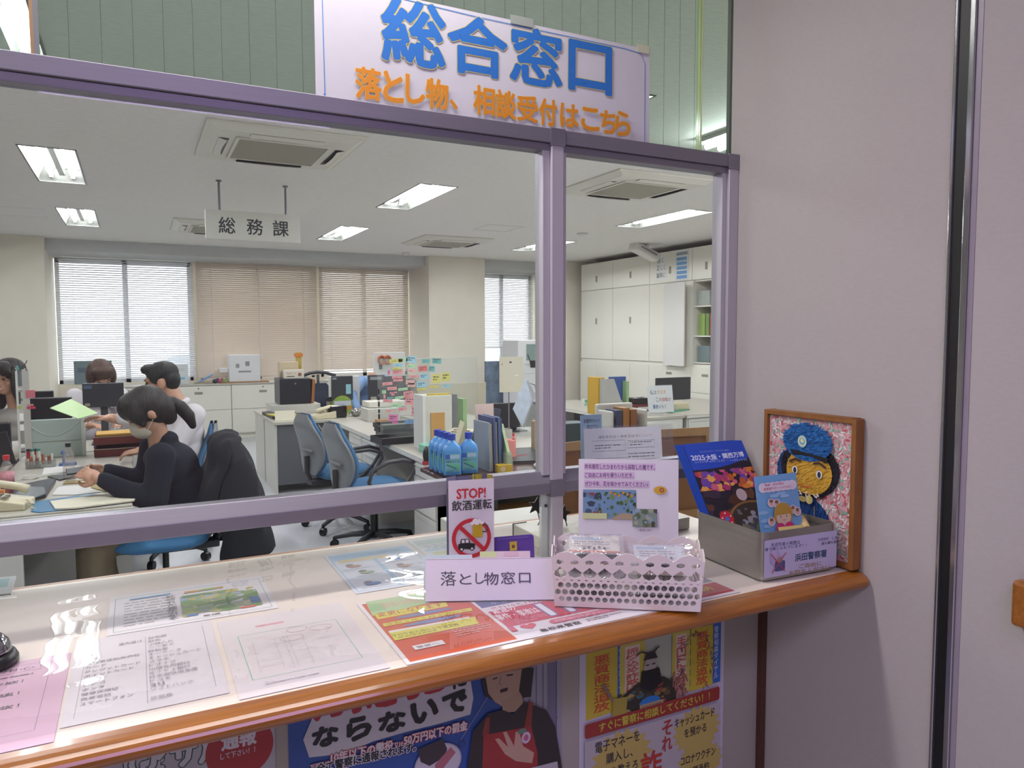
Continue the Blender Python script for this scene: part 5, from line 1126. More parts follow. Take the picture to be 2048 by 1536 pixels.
# things in her hands and lap
X = frame((-.335, Yw-.01, .83), (.8, .1, .06), (.05, .6, .5)); b = MB(); b.box(0, .10, -.01, .03, -.006, .006, None, X); tag(b.build('wallet', M_black, bevel=.003), 'small black case held in both hands by the masked woman', 'case')

# man in white shirt reaching left with a green sheet
Ym = 5.5
mp_ = thing('person', 'man with short black hair in a white shirt reaching out a green sheet', 'person')
hc = Vector((.15, Ym, 1.225)); hax = axes((-.93, .22, -.16), (-.1, 0, 1)); sh = Vector((.26, Ym, 1.01)); hipc = Vector((.28, Ym, .56))
ls, rs_ = sh+Vector((.07, -.17, -.01)), sh+Vector((-.06, .17, .0)); le, lw = Vector((.10, Ym-.27, .835)), Vector((-.02, Ym-.2, .90))
le = Vector((.2, Ym-.25, .80)); lw = Vector((.02, Ym-.12, .78))
re_, rw = Vector((.05, Ym+.10, .93)), Vector((-.15, Ym+.0, .99))
rax = axes((-.93, -.1, .12), (0, .25, .95)); lax = axes((-.9, .3, -.1), (0, -.2, .95))
b = MB(); head(b, hc, hax, 1.06); chain(b, [(hc+Vector((.035, 0, -.05)), .062), (sh+Vector((0, 0, .02)), .066)])
for c, rad in ((hipc, (.13, .17, .12)), (hipc+Vector((-.0, 0, .18)), (.12, .16, .15)), (hipc+Vector((-.03, 0, .32)), (.125, .175, .14)), (sh+Vector((.01, 0, -.05)), (.10, .18, .08))): b.ell(c, rad, 20, 12)
chain(b, [(ls, .055), (le, .045), (lw, .032)]); chain(b, [(rs_, .055), (re_, .045), (rw, .032)]); hand(b, rw, rax, .35, 1.05, -1); hand(b, lw, lax, .5, 1.05, 1)
for sy in (-1, 1): chain(b, [(hipc+Vector((-.02, sy*.1, -.04)), .09), (Vector((-.16, Ym+sy*.1, .51)), .065), (Vector((-.14, Ym+sy*.1, .08)), .042), (Vector((-.24, Ym+sy*.1, .04)), .038)])
merged(b, 'body', M_skin, mp_, .0065)
b = MB()
for c, rad in ((hipc+Vector((.01, 0, .05)), (.15, .19, .12)), (hipc+Vector((.0, 0, .18)), (.145, .185, .16)), (hipc+Vector((-.02, 0, .31)), (.15, .20, .15)), (sh+Vector((.02, 0, -.055)), (.13, .205, .095)), (sh+Vector((.01, 0, .015)), (.085, .12, .05))): b.ell(c, rad, 20, 12)
chain(b, [(ls, .082), ((ls+le)/2, .074), (le, .066), ((le+lw)/2, .058), (lw+Vector((.03, 0, 0)), .048)]); chain(b, [(rs_, .08), (re_, .066), ((re_+rw)/2+Vector((.02, 0, 0)), .058), (rw+Vector((.06, 0, 0)), .048)])
merged(b, 'shirt', M_shirt, mp_, .010, 4)
b = MB(); q = sh+Vector((-.005, 0, .055)); b.tube([q+Vector((-.012+.062*cos(2*pi*i/16), .066*sin(2*pi*i/16), .024*cos(2*pi*i/16)+.0)) for i in range(16)], .022, 8, closed=True); b.build('collar', M_shirt, mp_, smooth=True)
b = MB(); b.ell(hipc+Vector((0, 0, -.06)), (.15, .19, .09), 18, 10)
for sy in (-1, 1): chain(b, [(hipc+Vector((-.02, sy*.1, -.05)), .105), (Vector((-.16, Ym+sy*.1, .51)), .085), (Vector((-.14, Ym+sy*.1, .10)), .07)])
merged(b, 'trousers', M_vest, mp_, .014)
b = MB(); L = lambda o, r: lump(b, hc, hax, o, r, 20, 14)
L((0, -.018, .055), (.088, .104, .082)); L((0, -.06, .01), (.082, .062, .085)); L((0, .062, .098), (.066, .05, .032)); L((.0, .086, .084), (.05, .022, .018))
for sx in (-1, 1): L((sx*.066, .012, .04), (.022, .05, .052)); L((sx*.078, .005, .005), (.008, .016, .03))
merged(b, 'hair', M_hair2, mp_, .007, 2)
for sx in (-1, 1): b = MB(); lump(b, hc, hax, (sx*.088, -.012, -.012), (.011, .024, .034), 14, 10); b.build('ear', M_skin, mp_, smooth=True)
face(hc, hax, mp_, 1.06, brow=M_hair2)
P = [at_y(100, 817, 5.42), at_y(142, 799, 5.62), at_y(196, 827, 5.42), at_y(157, 838, 5.2)]
b = MB(); nn = (P[1]-P[0]).cross(P[3]-P[0]).normalized()*.004
b.add(P+[p-nn for p in P], [(0, 1, 2, 3), (7, 6, 5, 4), (0, 4, 5, 1), (1, 5, 6, 2), (2, 6, 7, 3), (3, 7, 4, 0)])
tag(b.build('green_sheet', mat('pale_green_paper', '#b9d49a', .6, var=.02)), 'pale green folder sheet held out to the left by the man', 'paper')

def sitter(label, X0, Y0, zc, fwd, hairm, topm, hairs, smile=False, s=1.0, lowerm=M_vest, tilt=-.1, extra=None, arms=None, crouch=None):
    t = thing('person', label, 'person'); f2 = Vector((fwd[0], fwd[1], 0)).normalized(); r2 = f2.cross(EZ)
    hc = Vector((X0, Y0, zc)); hax = axes(Vector((fwd[0], fwd[1], tilt)), EZ); sh = hc-f2*.07-EZ*.25*s; hip = hc-f2*.12-EZ*.68*s
    if crouch: sh, hip = hc-f2*.16+EZ*crouch, hc-f2*(.42 if crouch > 0 else .26)-EZ*(.36 if crouch > 0 else .66)
    b = MB(); head(b, hc, hax, s); chain(b, [(hc-f2*.03-EZ*.06, .05*s), (sh+EZ*.03, .055*s)])
    for c, rad in ((hip, (.15, .13, .11)), (hip+EZ*.17, (.13, .11, .14)), (hip+EZ*.32, (.15, .11, .13)), (sh-EZ*.05, (.16, .085, .07))): lump(b, c, (r2, f2, EZ), (0, 0, 0), rad)
    A = arms or [(sh+r2*.2*sx-EZ*.26+f2*.06, sh+r2*.11*sx-EZ*.24+f2*.28) for sx in (-1, 1)]
    for sx, (e, w) in zip((-1, 1), A):
        chain(b, [(sh+r2*.165*sx-EZ*.02, .05), (e, .04), (w, .028)]); hand(b, w, axes((w-e).normalized(), EZ), .5, .95, -sx)
    for sx in (-1, 1): chain(b, [(hip+r2*.09*sx, .085), (hip+r2*.1*sx+f2*.4-EZ*.03, .06), (hip+r2*.1*sx+f2*.38-EZ*.42*s, .04), (hip+r2*.1*sx+f2*.47-EZ*.45*s, .035)])
    merged(b, 'body', M_skin, t, .0075)
    b = MB()
    for c, rad in ((hip+EZ*.03, (.165, .15, .10)), (hip+EZ*.17, (.15, .13, .15)), (hip+EZ*.32, (.17, .13, .14)), (sh-EZ*.05, (.185, .105, .08)), (sh, (.10, .08, .05))): lump(b, c, (r2, f2, EZ), (0, 0, 0), rad)
    for sx, (e, w) in zip((-1, 1), A): chain(b, [(sh+r2*.165*sx-EZ*.02, .07), (e, .058), (e*.25+w*.75, .045)])
    merged(b, 'top', topm, t, .011, 4)
    b = MB(); lump(b, hip-EZ*.04, (r2, f2, EZ), (0, 0, 0), (.17, .15, .09))
    for sx in (-1, 1): chain(b, [(hip+r2*.09*sx-EZ*.02, .1), (hip+r2*.1*sx+f2*.4-EZ*.03, .078), (hip+r2*.1*sx+f2*.38-EZ*.38*s, .06)])
    merged(b, 'trousers', lowerm, t, .014)
    b = MB()
    for o, r in hairs: lump(b, hc, hax, [v*s for v in o], [v*s for v in r], 20, 14)
    merged(b, 'hair', hairm, t, .008, 3); face(hc, hax, t, s, smile, hairm)
    return t, hc, hax, sh
short = [((0, -.02, .05), (.092, .108, .09)), ((0, -.055, -.01), (.086, .07, .085)), ((0, .06, .08), (.08, .05, .045)), ((-.07, .0, .02), (.03, .07, .07)), ((.07, .0, .02), (.03, .07, .07)), ((0, .088, .058), (.062, .022, .028))]
longh = [((0, -.02, .05), (.096, .112, .092)), ((0, -.055, -.03), (.092, .075, .12)), ((0, .055, .085), (.085, .055, .042)), ((-.082, .01, -.05), (.03, .07, .13)), ((.082, .01, -.05), (.03, .07, .13)), ((-.085, .0, -.16), (.035, .05, .07)), ((.085, .0, -.16), (.035, .05, .07)), ((.045, .085, .06), (.05, .02, .03)), ((-.05, .08, .055), (.045, .02, .035))]
sitter('person with brown hair bent behind a dark monitor below the bright window', -.26, 6.92, 1.185, (.25, -1), M_hair3, M_shirt, short, s=1.12, tilt=-.42, crouch=-.13)
sitter('smiling woman with long dark hair at the left edge behind the acrylic screen', -.89, 6.9, 1.21, (-.55, -.84), M_hair, mat('grey_white_blouse', '#b9b3b0', .8), longh, True, 1.1)
# officer half hidden behind monitors, only a blue sleeve shows
at_ = at_y(715, 800, 8.75)
oc = at_y(722, 762, 8.75)+Vector((.209, -.097, -.08))
sitter('person in a light blue uniform shirt stooping behind the dark monitors of the far desk', oc.x, oc.y, oc.z, (.35, -1), M_hair2, M_bshirt, short, s=1.0, tilt=-1.6, crouch=.10, arms=[(at_y(790, 800, 8.7), at_y(785, 815, 8.6)), (at_y(703, 792, 8.45), at_y(718, 824, 8.2))])
# ------------------------------------------------------------------ things on the near left desk
DZ = .7008
def ground(px, py, z=DZ): return at_z(px, py, z)
M_cream = mat('cream_phone_plastic', '#cfc6a8', .4, var=.02); M_paper = mat('white_paper', '#dcdad6', .7, var=.02); M_red = mat('dark_red_tray', '#6b2621', .45, var=.08); M_teal = mat('teal_plastic', '#3f9a9a', .4)
def slab(name, label, cat, pts, h, m, z=DZ, group=None, bevel=.001):
    "flat thing whose outline on the desk is traced from the photo"
    P = [at_z(x, y, z) for x, y in pts]; c = sum(P, Vector())/len(P); a = sum((P[i].x*P[i-1].y-P[i-1].x*P[i].y) for i in range(len(P)))
    q = [(p.x-c.x, p.y-c.y) for p in P]; q = q if a < 0 else q[::-1]
    return tag(MB().prism(q, 0, h).build(name, m, loc=(c.x, c.y, z), bevel=bevel), label, cat, group)
def phone(label, loc, rz, m=M_cream, cord=False, z=None):
    t = thing('desk_phone', label, 'phone', loc, rz, 'desk phones')
    b = MB(); b.prism([(-.11, 0), (-.11, .03), (.10, .075), (.11, .07), (.11, 0)], -.09, .09, None, Matrix.Rotation(pi/2, 4, 'X')); b.build('base', m, t, bevel=.008)
    MB().tube([(-.09, -.055, .075), (-.05, -.055, .092), (.05, -.055, .115), (.095, -.055, .105)], [.024, .019, .019, .026], 10).build('handset', m, t, smooth=True)
    b = MB()
    for i in range(4):
        for j in range(3): b.box(-.03+.026*i, -.012+.026*i, .0+.025*j, .016+.025*j, .055+.011*i, .066+.011*i)
    b.build('keypad', mat('grey_keys', '#8a867a'), t)
    if cord: MB().tube([(-.1+.006*cos(i*1.1)-.0004*i, -.075-.0006*i+.006*sin(i*1.1), .05-.0012*i) for i in range(60)]+[(-.13, -.12, -.02)], .003, 6).build('coiled_cord', m, t)
    return t
p = ground(-8, 1025); t = phone('cream desk phone with a coiled cord at the near left desk corner', (p.x+.02, p.y+.09, DZ), R(172)); 
MB().tube([(-.115+.008*cos(i*1.0)-.0006*i, .05+.0007*i+.008*sin(i*1.0), .045-.00035*i if i < 40 else .031-.004*(i-40)) for i in range(75)], .0035, 6).build('coiled_cord', M_cream, t)
MB().box(-.02, .015, .045, .065, .085, .1).build('lamp', mat('orange_lamp', '#d9823a', .4), t)
# bottle of red tea
p = ground(18, 987); t = thing('drink_bottle', 'plastic bottle of red drink with a red cap on the near left desk', 'bottle', (p.x-.005, p.y, DZ))
k = 1.0
MB().lathe([(.0, .004), (.03, .0), (.033, .01), (.033, .12), (.03, .14), (.018, .165), (.013, .178), (.013, .19)], 24).build('bottle_body', glassy('clear_pet', (.93, .9, .88), .14, (.75, .7, .7), 1.2), t, smooth=True)
MB().lathe([(.0, .003), (.031, .003), (.031, .055), (.0, .056)], 24).build('red_drink', mat('red_tea', '#9a2a20', .1), t, smooth=False)
MB().lathe([(.0335, .055), (.0335, .118)], 24).build('label_band', mat('pink_white_label', '#c98a92', .5, var=.35, scale=60), t, smooth=True)
MB().lathe([(.016, .182), (.016, .205), (.0, .206)], 20).build('cap', mat('red_cap', '#c22a34', .4), t)
# dark monitor seen from behind at the left edge
p = ground(20, 940); t = thing('monitor', 'black monitor back with a white cable cutout at the left picture edge', 'monitor', (p.x-.06, p.y, DZ), 0)
MB().box(-.18, .075, -.02, .025, .09, .30).build('screen', M_black, t, bevel=.008); MB().box(-.14, .0, -.1, .1, 0, .012).box(-.08, -.03, .0, .03, .01, .15).build('stand', M_black, t); MB().box(-.1, -.002, -.023, -.02, .17, .235).build('white_cutout', mat('offwhite_plastic', '#c9c6b4'), t, bevel=.01)
# grey green file screen with curved top and clear cover
x0, x1, Y, z1 = bx(52, 166, 838, 915, DZ); t = thing('desk_screen', 'pale grey-green desk screen beside the black monitor', 'screen', ((x0+x1)/2, Y, DZ)); w = (x1-x0)/2
MB().box(-w, w, 0, .02, 0, z1-DZ).build('panel', mat('pale_green_panel', '#aab8b2', .35, var=.02), t, bevel=.006)
MB().tube([(-w*.95+1.9*w*i/16, -.004, (z1-DZ)*(.93-.36*sin(pi*i/16))) for i in range(17)], .003, 6).build('curved_edge', mat('clear_edge', '#c6cfc9', .2), t); MB().box(-w, w, -.004, .0, .42*(z1-DZ), .43*(z1-DZ)).build('shelf_line', M_pull, t); MB().box(w-.004, w+.02, -.01, .03, 0, z1-DZ).build('bright_edge', mat('clear_edge'), t)
# stamp rack
x0, x1, Y, z1 = bx(52, 112, 905, 935, DZ); t = thing('stamp_rack', 'clear desk rack full of rubber stamps beside the black monitor', 'rack', ((x0+x1)/2, Y-.03, DZ)); w = (x1-x0)/2
MB().box(-w, w, 0, .06, 0, .045).build('tray', glassy('smoky_rack', (.7, .72, .7), .3, (.45, .47, .45)), t, bevel=.004)
for k in range(9): MB().cyl((-w*.85+k*w*.2, .03, .02), (-w*.85+k*w*.2, .03, .06+.012*(k % 3)), .008, n=10).build('stamp', mat('stamp_%d' % (k % 4), ('#c9c2b0', '#a85a44', '#d0cabb', '#8a4a3c')[k % 4]), t)
for k, (px, c, cc) in enumerate(((64, '#cfd0c4', '#2f7a6a'), (76, '#cfd0c4', '#2f7a6a'), (56, '#c22a40', '#2a2440'), (71, '#c22a40', '#2a2440'))):
    q = at_y(px, 905, Y+.05); t = thing('glue_bottle', ('white bottle with a green cap, left one behind the stamp rack', 'white bottle with a green cap, right one behind the stamp rack', 'red marker with a dark cap nearest the black monitor', 'red marker with a dark cap between the white bottles')[k], 'bottle' if k < 2 else 'marker', (q.x, Y+.06+.02*(k > 1), DZ)); MB().cyl((0, 0, 0), (0, 0, .1), .012, n=12).build('body', mat('glue_%d' % (k > 1), c), t); MB().cyl((0, 0, .1), (0, 0, .112), .013, n=12).build('cap', mat('gluecap_%d' % (k > 1), cc), t)
# blue tape cutter, phone, cord, keys, ruler, papers
p = ground(135, 930); t = thing('stamp_stand', 'small blue plastic stand on the desk before the masked woman', 'stand', (p.x, p.y, DZ)); MB().box(-.045, .05, -.03, .03, 0, .014).cyl((-.02, 0, .0), (-.02, 0, .075), .007).ell((-.02, 0, .082), (.015, .012, .015)).build('body', mat('blue_plastic', '#3a62a0', .4), t)
slab('paper_sheet', 'white sheet under the cord before the woman\'s hands', 'paper', [(88, 934), (160, 932), (158, 940), (84, 950)], .002, M_paper)
b = MB(); p = ground(60, 958); q = ground(165, 945); L_ = [p+Vector((.045*cos(i*.52)*(1-.012*i), .045*sin(i*.52)*(1-.01*i), .006+.0004*i)) for i in range(38)]+[p.lerp(q, i/8)+Vector((0, .02*sin(i*.9), .008)) for i in range(1, 9)]
tag(b.tube(L_, .0028, 6).build('charging_cable', M_white, smooth=True), 'white cable in loops on the desk left of the woman\'s hands', 'cable')
slab('pen_tray', 'black flat pen tray in front of the woman\'s hands', 'tray', [(95, 955), (168, 938), (172, 948), (120, 962)], .008, M_black)
slab('smartphone', 'phone in a gold case lying on the desk below the woman\'s hands', 'phone', [(126, 969), (132, 964), (176, 961), (177, 966)], .008, mat('gold_case', '#a08a5c', .25, .4), bevel=.002)
slab('laptop', 'closed dark grey laptop beside the red drink bottle', 'laptop', [(22, 1000), (30, 978), (100, 963), (112, 965), (92, 995), (60, 1002)], .02, mat('dark_grey_laptop', '#4a4d55', .3, .3), bevel=.004)
slab('clear_folder', 'clear folder with a green strip lying on the dark laptop', 'folder', [(30, 990), (48, 975), (88, 976), (92, 988), (70, 996)], .006, mat('clear_grey_film', '#8d959a', .2), z=DZ+.0212)
slab('paper_sheet', 'white sheet right of the laptop under the woman\'s arm', 'paper', [(104, 990), (116, 974), (180, 970), (208, 984), (150, 990)], .002, M_paper, z=DZ+.0004)
slab('yellow_envelope', 'khaki envelope under the woman\'s hands', 'envelope', [(178, 967), (196, 960), (214, 976), (212, 984), (183, 977)], .006, mat('khaki_envelope', '#a8955c', .6), z=DZ+.0026)
slab('blue_folder', 'blue clear folder under the papers at the near desk edge', 'folder', [(62, 1024), (70, 1005), (180, 988), (255, 997), (240, 1008), (80, 1026)], .004, mat('blue_folder_film', '#3f7aa0', .3))
slab('document_stack', 'stack of cream documents at the near edge of the woman\'s desk', 'papers', [(110, 1020), (100, 1005), (215, 990), (272, 998), (268, 1003), (150, 1018)], .008, mat('cream_paper', '#d5cfba', .7), z=DZ+.0044)
# red letter trays and yellow files
x0, x1, Y, z1 = bx(172, 292, 880, 915, DZ)
for k, (za, lb) in enumerate(((DZ, 'lower dark red letter tray beyond the woman\'s hands'), (DZ+.085, 'upper dark red letter tray holding yellow files'))):
    t = thing('letter_tray', lb, 'tray', ((x0+x1)/2+.03, Y+.06, za), 0, 'dark red letter trays'); w = .165
    b = MB()
    for a in ((-w, w, 0, .008, 0, .055), (-w, w, .23, .238, 0, .055), (-w, -w+.008, 0, .238, 0, .055), (w-.008, w, 0, .238, 0, .055), (-w, w, 0, .238, 0, .005)): b.box(*a)
    b.build('tray', M_red, t, bevel=.002); MB().box(-w, w, -.002, .0, .052, .056).build('metal_rim', mat('pale_rim', '#c9b9a9', .3, .5), t)
    if k == 0:
        for sx in (-1, 1): MB().box(sx*w-.006, sx*w+.006, .1, .13, .05, .085).build('riser', M_alu, t)
for k in range(2): tag(MB().box(-.15, .15, 0, .21, 0, .014).build('yellow_file', mat('yellow_file', '#c99a33', .55, var=.08), loc=((x0+x1)/2+.03, Y+.075, DZ+.085+.012+.018*k+.028), rot=(0, 0, R(1.5*k)), bevel=.002), '%s yellow file in the upper red tray' % ('lower', 'upper')[k], 'file', 'yellow files in the red tray')
p = ground(150, 846); slab('white_notepad', 'white note block beside the grey-green desk screen', 'notepad', [(167, 868), (168, 845), (197, 845), (197, 867)], .012, M_paper)
for k, (pts, h, lb) in enumerate((([(168, 842), (180, 828), (215, 824), (250, 832), (245, 845)], .03, 'heap of white papers below the man\'s outstretched arm'), ([(190, 852), (230, 848), (240, 860), (195, 862)], .02, 'silver-edged papers behind the yellow files'), ([(228, 846), (262, 838), (275, 850), (240, 856)], .012, 'loose beige papers beside the man'))): slab('paper_pile', lb, 'papers', pts, h, mat('paper_pile_%d' % k, ('#d6d3cf', '#c2c4c6', '#cbc3b0')[k], .6, var=.1, scale=30))
# monitors of the left row
def monitor(label, p0, p1, y0, y1, Y, z=DZ, tilt=0, notes=(), group='monitors on the office desks', rz=0, m=None):
    a, c = at_y(p0, y1, Y), at_y(p1, y1, Y); zt, zb = at_y((p0+p1)/2, y0, Y).z, at_y((p0+p1)/2, y1, Y).z; w = (c.x-a.x)/2
    t = thing('monitor', label, 'monitor', ((a.x+c.x)/2, Y, z), rz, group)
    MB().box(-w, w, -.01, .03, zb-z, zt-z).build('screen', m or mat('dark_grey_monitor', '#2d3036', .4, var=.03), t, bevel=.006)
    MB().box(-.09, .09, -.05, .13, 0, .012).box(-.025, .025, .03, .05, .01, max(.03, (zb+zt)/2-z)).build('stand', M_dark, t)
    for x_, y_, w_, h_, c_ in notes: MB().box(-w+2*w*x_, -w+2*w*(x_+w_), -.0125, -.0105, zb-z+(zt-zb)*y_, zb-z+(zt-zb)*(y_+h_)).build('sticker', ink(c_), t)
    return t
monitor('dark monitor back in front of the brown-haired person', 166, 249, 766, 814, 6.45, notes=((.03, .78, .2, .14, '#4c5f78'), (.05, .06, .12, .12, '#9a927c')))
monitor('dark grey-green monitor behind the brown-haired person under the window', 149, 225, 721, 768, 7.9, notes=((.1, .5, .3, .2, '#4a5560'),), m=mat('grey_green_monitor', '#5f6f72', .4))
tag(MB().box(-.75, .2, 0, .5, 0, .72).build('low_shelf_unit', M_dbody, loc=(-.1, 7.55, 0), bevel=.004), 'low ivory shelf unit carrying the monitor under the bright window', 'shelf')
monitor('black low monitor left of the green sheet', 60, 145, 795, 838, 6.0, m=M_black)
monitor('black laptop screen behind the acrylic screen strip', 66, 108, 782, 806, 6.3, m=M_black)
x0, x1, Y, z1 = bx(70, 90, 808, 842, DZ); tag(MB().box(0, .03, 0, .2, 0, .17, None, Matrix.Rotation(R(18), 4, 'Y')).build('upright_file', M_dark, loc=(x0, 5.3, DZ), bevel=.003), 'dark upright file leaning left of the green sheet', 'file')
# acrylic screen strip with clips and notes at far left
x0 = at_y(36, 800, 5.9).x; t = thing('acrylic_screen', 'upright acrylic screen edge with wire clips beside the smiling woman', 'screen', (x0, 5.9, DZ))
MB().box(-.004, .004, -.02, .5, 0, .60).build('sheet', glassy('acrylic_sheet', (.93, .95, .95), .12, (.8, .83, .83), 1.2), t); MB().box(-.006, .006, -.03, -.02, 0, .62).build('white_edge', M_white, t); MB().box(.03, .07, -.025, -.018, 0, .61).build('white_strip', mat('pale_strip', '#bdb9b2'), t)
for k in range(3): MB().tube([(.0+.03*k, -.03, .60), (-.02+.035*k, -.03, .64), (-.035+.05*k, -.03, .67)], .003, 6).build('wire_clip', M_black, t)
for k, (px0, px1, y0, y1, c, lb) in enumerate(((52, 70, 780, 796, '#c9707c', 'coral note on the acrylic screen strip, upper one'), (55, 67, 808, 812, '#c98a80', 'small coral note on the acrylic screen strip, middle one'), (54, 71, 813, 818, '#d23a5c', 'hot pink note on the acrylic screen strip, lower one'), (32, 38, 731, 740, '#5fa39a', 'teal note at the top of the acrylic screen edge'), (36, 42, 812, 818, '#b9c43a', 'yellow-green note on the acrylic screen edge'))):
    a, c_ = at_y(px0, y1, 5.87), at_y(px1, y0, 5.87); tag(MB().box(0, c_.x-a.x, 0, .002, 0, c_.z-a.z).build('sticky_note', ink(c), loc=(a.x, 5.87-.0005, a.z)), lb, 'sticky note', 'notes on the left acrylic screen')
for k, (px, y, lb) in enumerate(((146, 738, 'pale yellow note under the bright window, upper left one'), (142, 786, 'pale yellow note under the bright window, lower left one'), (267, 770, 'pale yellow note beside the man\'s face'))):
    a = at_y(px-9, y+8 if k != 1 else y+7, 7.45); c_ = at_y(px+9, y-7, 7.45)
# dark screen piece at far left bottom and cap bottle
tag(MB().box(-.12, .12, 0, .02, 0, .2).build('laptop_computer', M_black, loc=(at_y(0, 820, 5.2).x-.05, 5.2, DZ+.05), rot=(0, R(-12), 0), bevel=.004), 'black laptop lid at the left picture edge below the smiling woman', 'laptop')
p = at_y(134, 846, 4.95); t = thing('water_bottle', 'clear bottle with a black cap behind the grey-green desk screen', 'bottle', (p.x, 4.95, DZ)); MB().lathe([(.03, 0), (.03, .15), (.012, .185), (.012, .195)], 18).build('bottle_body', glassy('clear_pet'), t, smooth=True); MB().cyl((0, 0, .19), (0, 0, .212), .015, n=14).build('cap', M_black, t)

# ------------------------------------------------------------------ middle desks
# far desk: black safe with cartons, thermos, monitors
FZ = DZ
x0, x1, Y, z1 = bx(560, 622, 758, 803, FZ)
tag(MB().box(-.5, .0, 0, .42, 0, .10).build('desk_riser', M_dbody, loc=(at_y(640, 800, 8.0).x, 7.98, FZ), bevel=.003), 'ivory low riser under the black safe on the far desk', 'riser')
Yb = 8.02; x0, x1 = at_y(560, 800, Yb).x, at_y(622, 800, Yb).x; zt = at_y(590, 757, Yb).z; zb = FZ+.101
t = thing('black_safe', 'black cube safe on the far desk with cartons on top', 'safe', ((x0+x1)/2, Yb, zb)); MB().box((x0-x1)/2, (x1-x0)/2, 0, .34, 0, zt-zb).build('body', mat('black_safe_steel', '#1d2028', .35, var=.05), t, bevel=.006); MB().cyl((0, -.006, (zt-zb)*.8), (0, 0, (zt-zb)*.8), .01, n=10).build('knob', M_alu, t)
w = (x1-x0)/2; c0 = at_y(592, 750, Yb)
s = Sheet(.2, .09, '#d6d0c2', .12, .001); s.text('防犯グッズ', .02, .04, .1, .025, '#b5604a', res=1); s.rect(.02, .015, .08, .012, '#6d665c'); s.ell(.155, .04, .02, .02, '#8a5a4c')
s.build('small_carton', frame((c0.x-.11, Yb+.03, zt+.001), EX, EZ), None, 'white carton with small red lettering on top of the black safe', 'box')
tag(MB().box(-.1, .1, 0, .12, 0, .17).build('beige_carton', mat('beige_carton', '#bfae92', .7), loc=(c0.x-.04, Yb+.17, zt+.001), bevel=.003), 'beige carton behind the lettered carton on the black safe', 'box')
t = thing('desk_flag', 'small yellow stand with an orange top behind the cartons', 'stand', (c0.x+.09, Yb+.3, zt+.001)); MB().box(-.03, .03, 0, .02, 0, .27).build('post', mat('yellow_black_post', '#b9a44a', .5, var=.3), t); MB().box(-.045, .045, -.01, .03, .22, .26).build('top', mat('orange_top', '#d07a35', .5), t)
tag(MB().box(0, .03, 0, .3, 0, .26).build('brown_envelope', mat('brown_envelope', '#9a6238', .7), loc=(x1+.006, Yb+.02, zb), rot=(0, R(4), 0)), 'brown envelope standing at the right side of the black safe', 'envelope')
p = at_z(643, 822, FZ); t = thing('thermos', 'steel thermos with a dark lid on the far desk', 'thermos', (p.x, 7.75, FZ)); MB().cyl((0, 0, 0), (0, 0, .14), .035, n=20).build('body', mat('thermos_steel', '#b0aca6', .25, .9), t, smooth=False); MB().cyl((0, 0, .14), (0, 0, .185), .033, n=20).build('lid', M_black, t)
monitor('dark monitor back with a light blue note on the far desk', 664, 706, 752, 800, 8.3, FZ, notes=((.66, .25, .24, .4, '#8fc4cf'), (.02, .86, .2, .08, '#8a9096')))
monitor('dark monitor back with grey stickers right of the blue sleeve', 737, 770, 750, 803, 8.15, FZ, notes=((.1, .82, .7, .12, '#8a9096'), (.12, .03, .35, .16, '#9a968a')))
monitor('dark monitor back behind the pink sticky notes', 768, 812, 752, 800, 8.25, FZ)
x0, x1, Y, z1 = bx(660, 717, 745, 752, FZ); tag(MB().box(-.22, .12, 0, .1, 0, .36).build('white_box', M_prw, loc=(at_y(692, 752, 8.6).x, 8.45, FZ), bevel=.004), 'white box top showing behind the dark monitors', 'box')
p = at_z(690, 832, FZ); t = thing('round_sign', 'round green and orange pop sign standing on the far desk', 'sign', (p.x, 7.62, FZ)); s = Sheet(.2, .2, '#6f9a3c', .001, .0008)
MB().cyl((0, 0, .1), (0, .006, .1), .105, n=28).build('disc', mat('green_disc', '#7f9a3a', .5, var=.25, scale=30), t); s = MB(); s.box(-.085, .09, -.002, 0, .10, .15).build('white_band', ink('#b9bcc8'), t); MB().box(-.03, .09, -.002, 0, .06, .09).build('orange_band', ink('#c9743a'), t)
p = at_z(686, 840, FZ); t = thing('black_printer', 'small glossy black device on the far desk', 'device', (p.x, 7.42, FZ)); MB().box(-.095, .095, -.05, .06, 0, .125).build('body', mat('gloss_black', '#0c0d10', .12), t, bevel=.02)
p = at_z(650, 838, FZ); phone('cream desk phone left of the black device on the far desk', (p.x, 7.44, FZ), R(10))
tag(MB().tube([Vector((p.x-.08, 7.38, FZ+.01)), Vector((p.x-.07, 7.3, FZ-.06)), Vector((p.x-.01, 7.27, FZ-.16)), Vector((p.x+.1, 7.29, FZ-.22))], .004, 6).build('phone_cord', M_cream, smooth=True), 'cream phone cord hanging over the far desk edge', 'cord')
slab('black_tray', 'black letter tray with yellow folders at the left end of the far desk', 'tray', [(524, 829), (545, 838), (585, 838), (598, 832), (582, 828), (530, 828)], .03, M_black)
slab('yellow_folder', 'yellow folder on the black tray of the far desk', 'folder', [(532, 830), (560, 835), (600, 833), (590, 829)], .012, mat('yellow_folder', '#c2b04a', .6), z=DZ+.0312)
X = frame((at_z(568, 842, FZ).x-.08, 7.38, FZ+.001), EX, EZ+EY*.25); s = Sheet(.19, .1, '#d9d3bd', .004); s.build('white_card', X, None, 'cream card standing behind the farther empty chair', 'card')
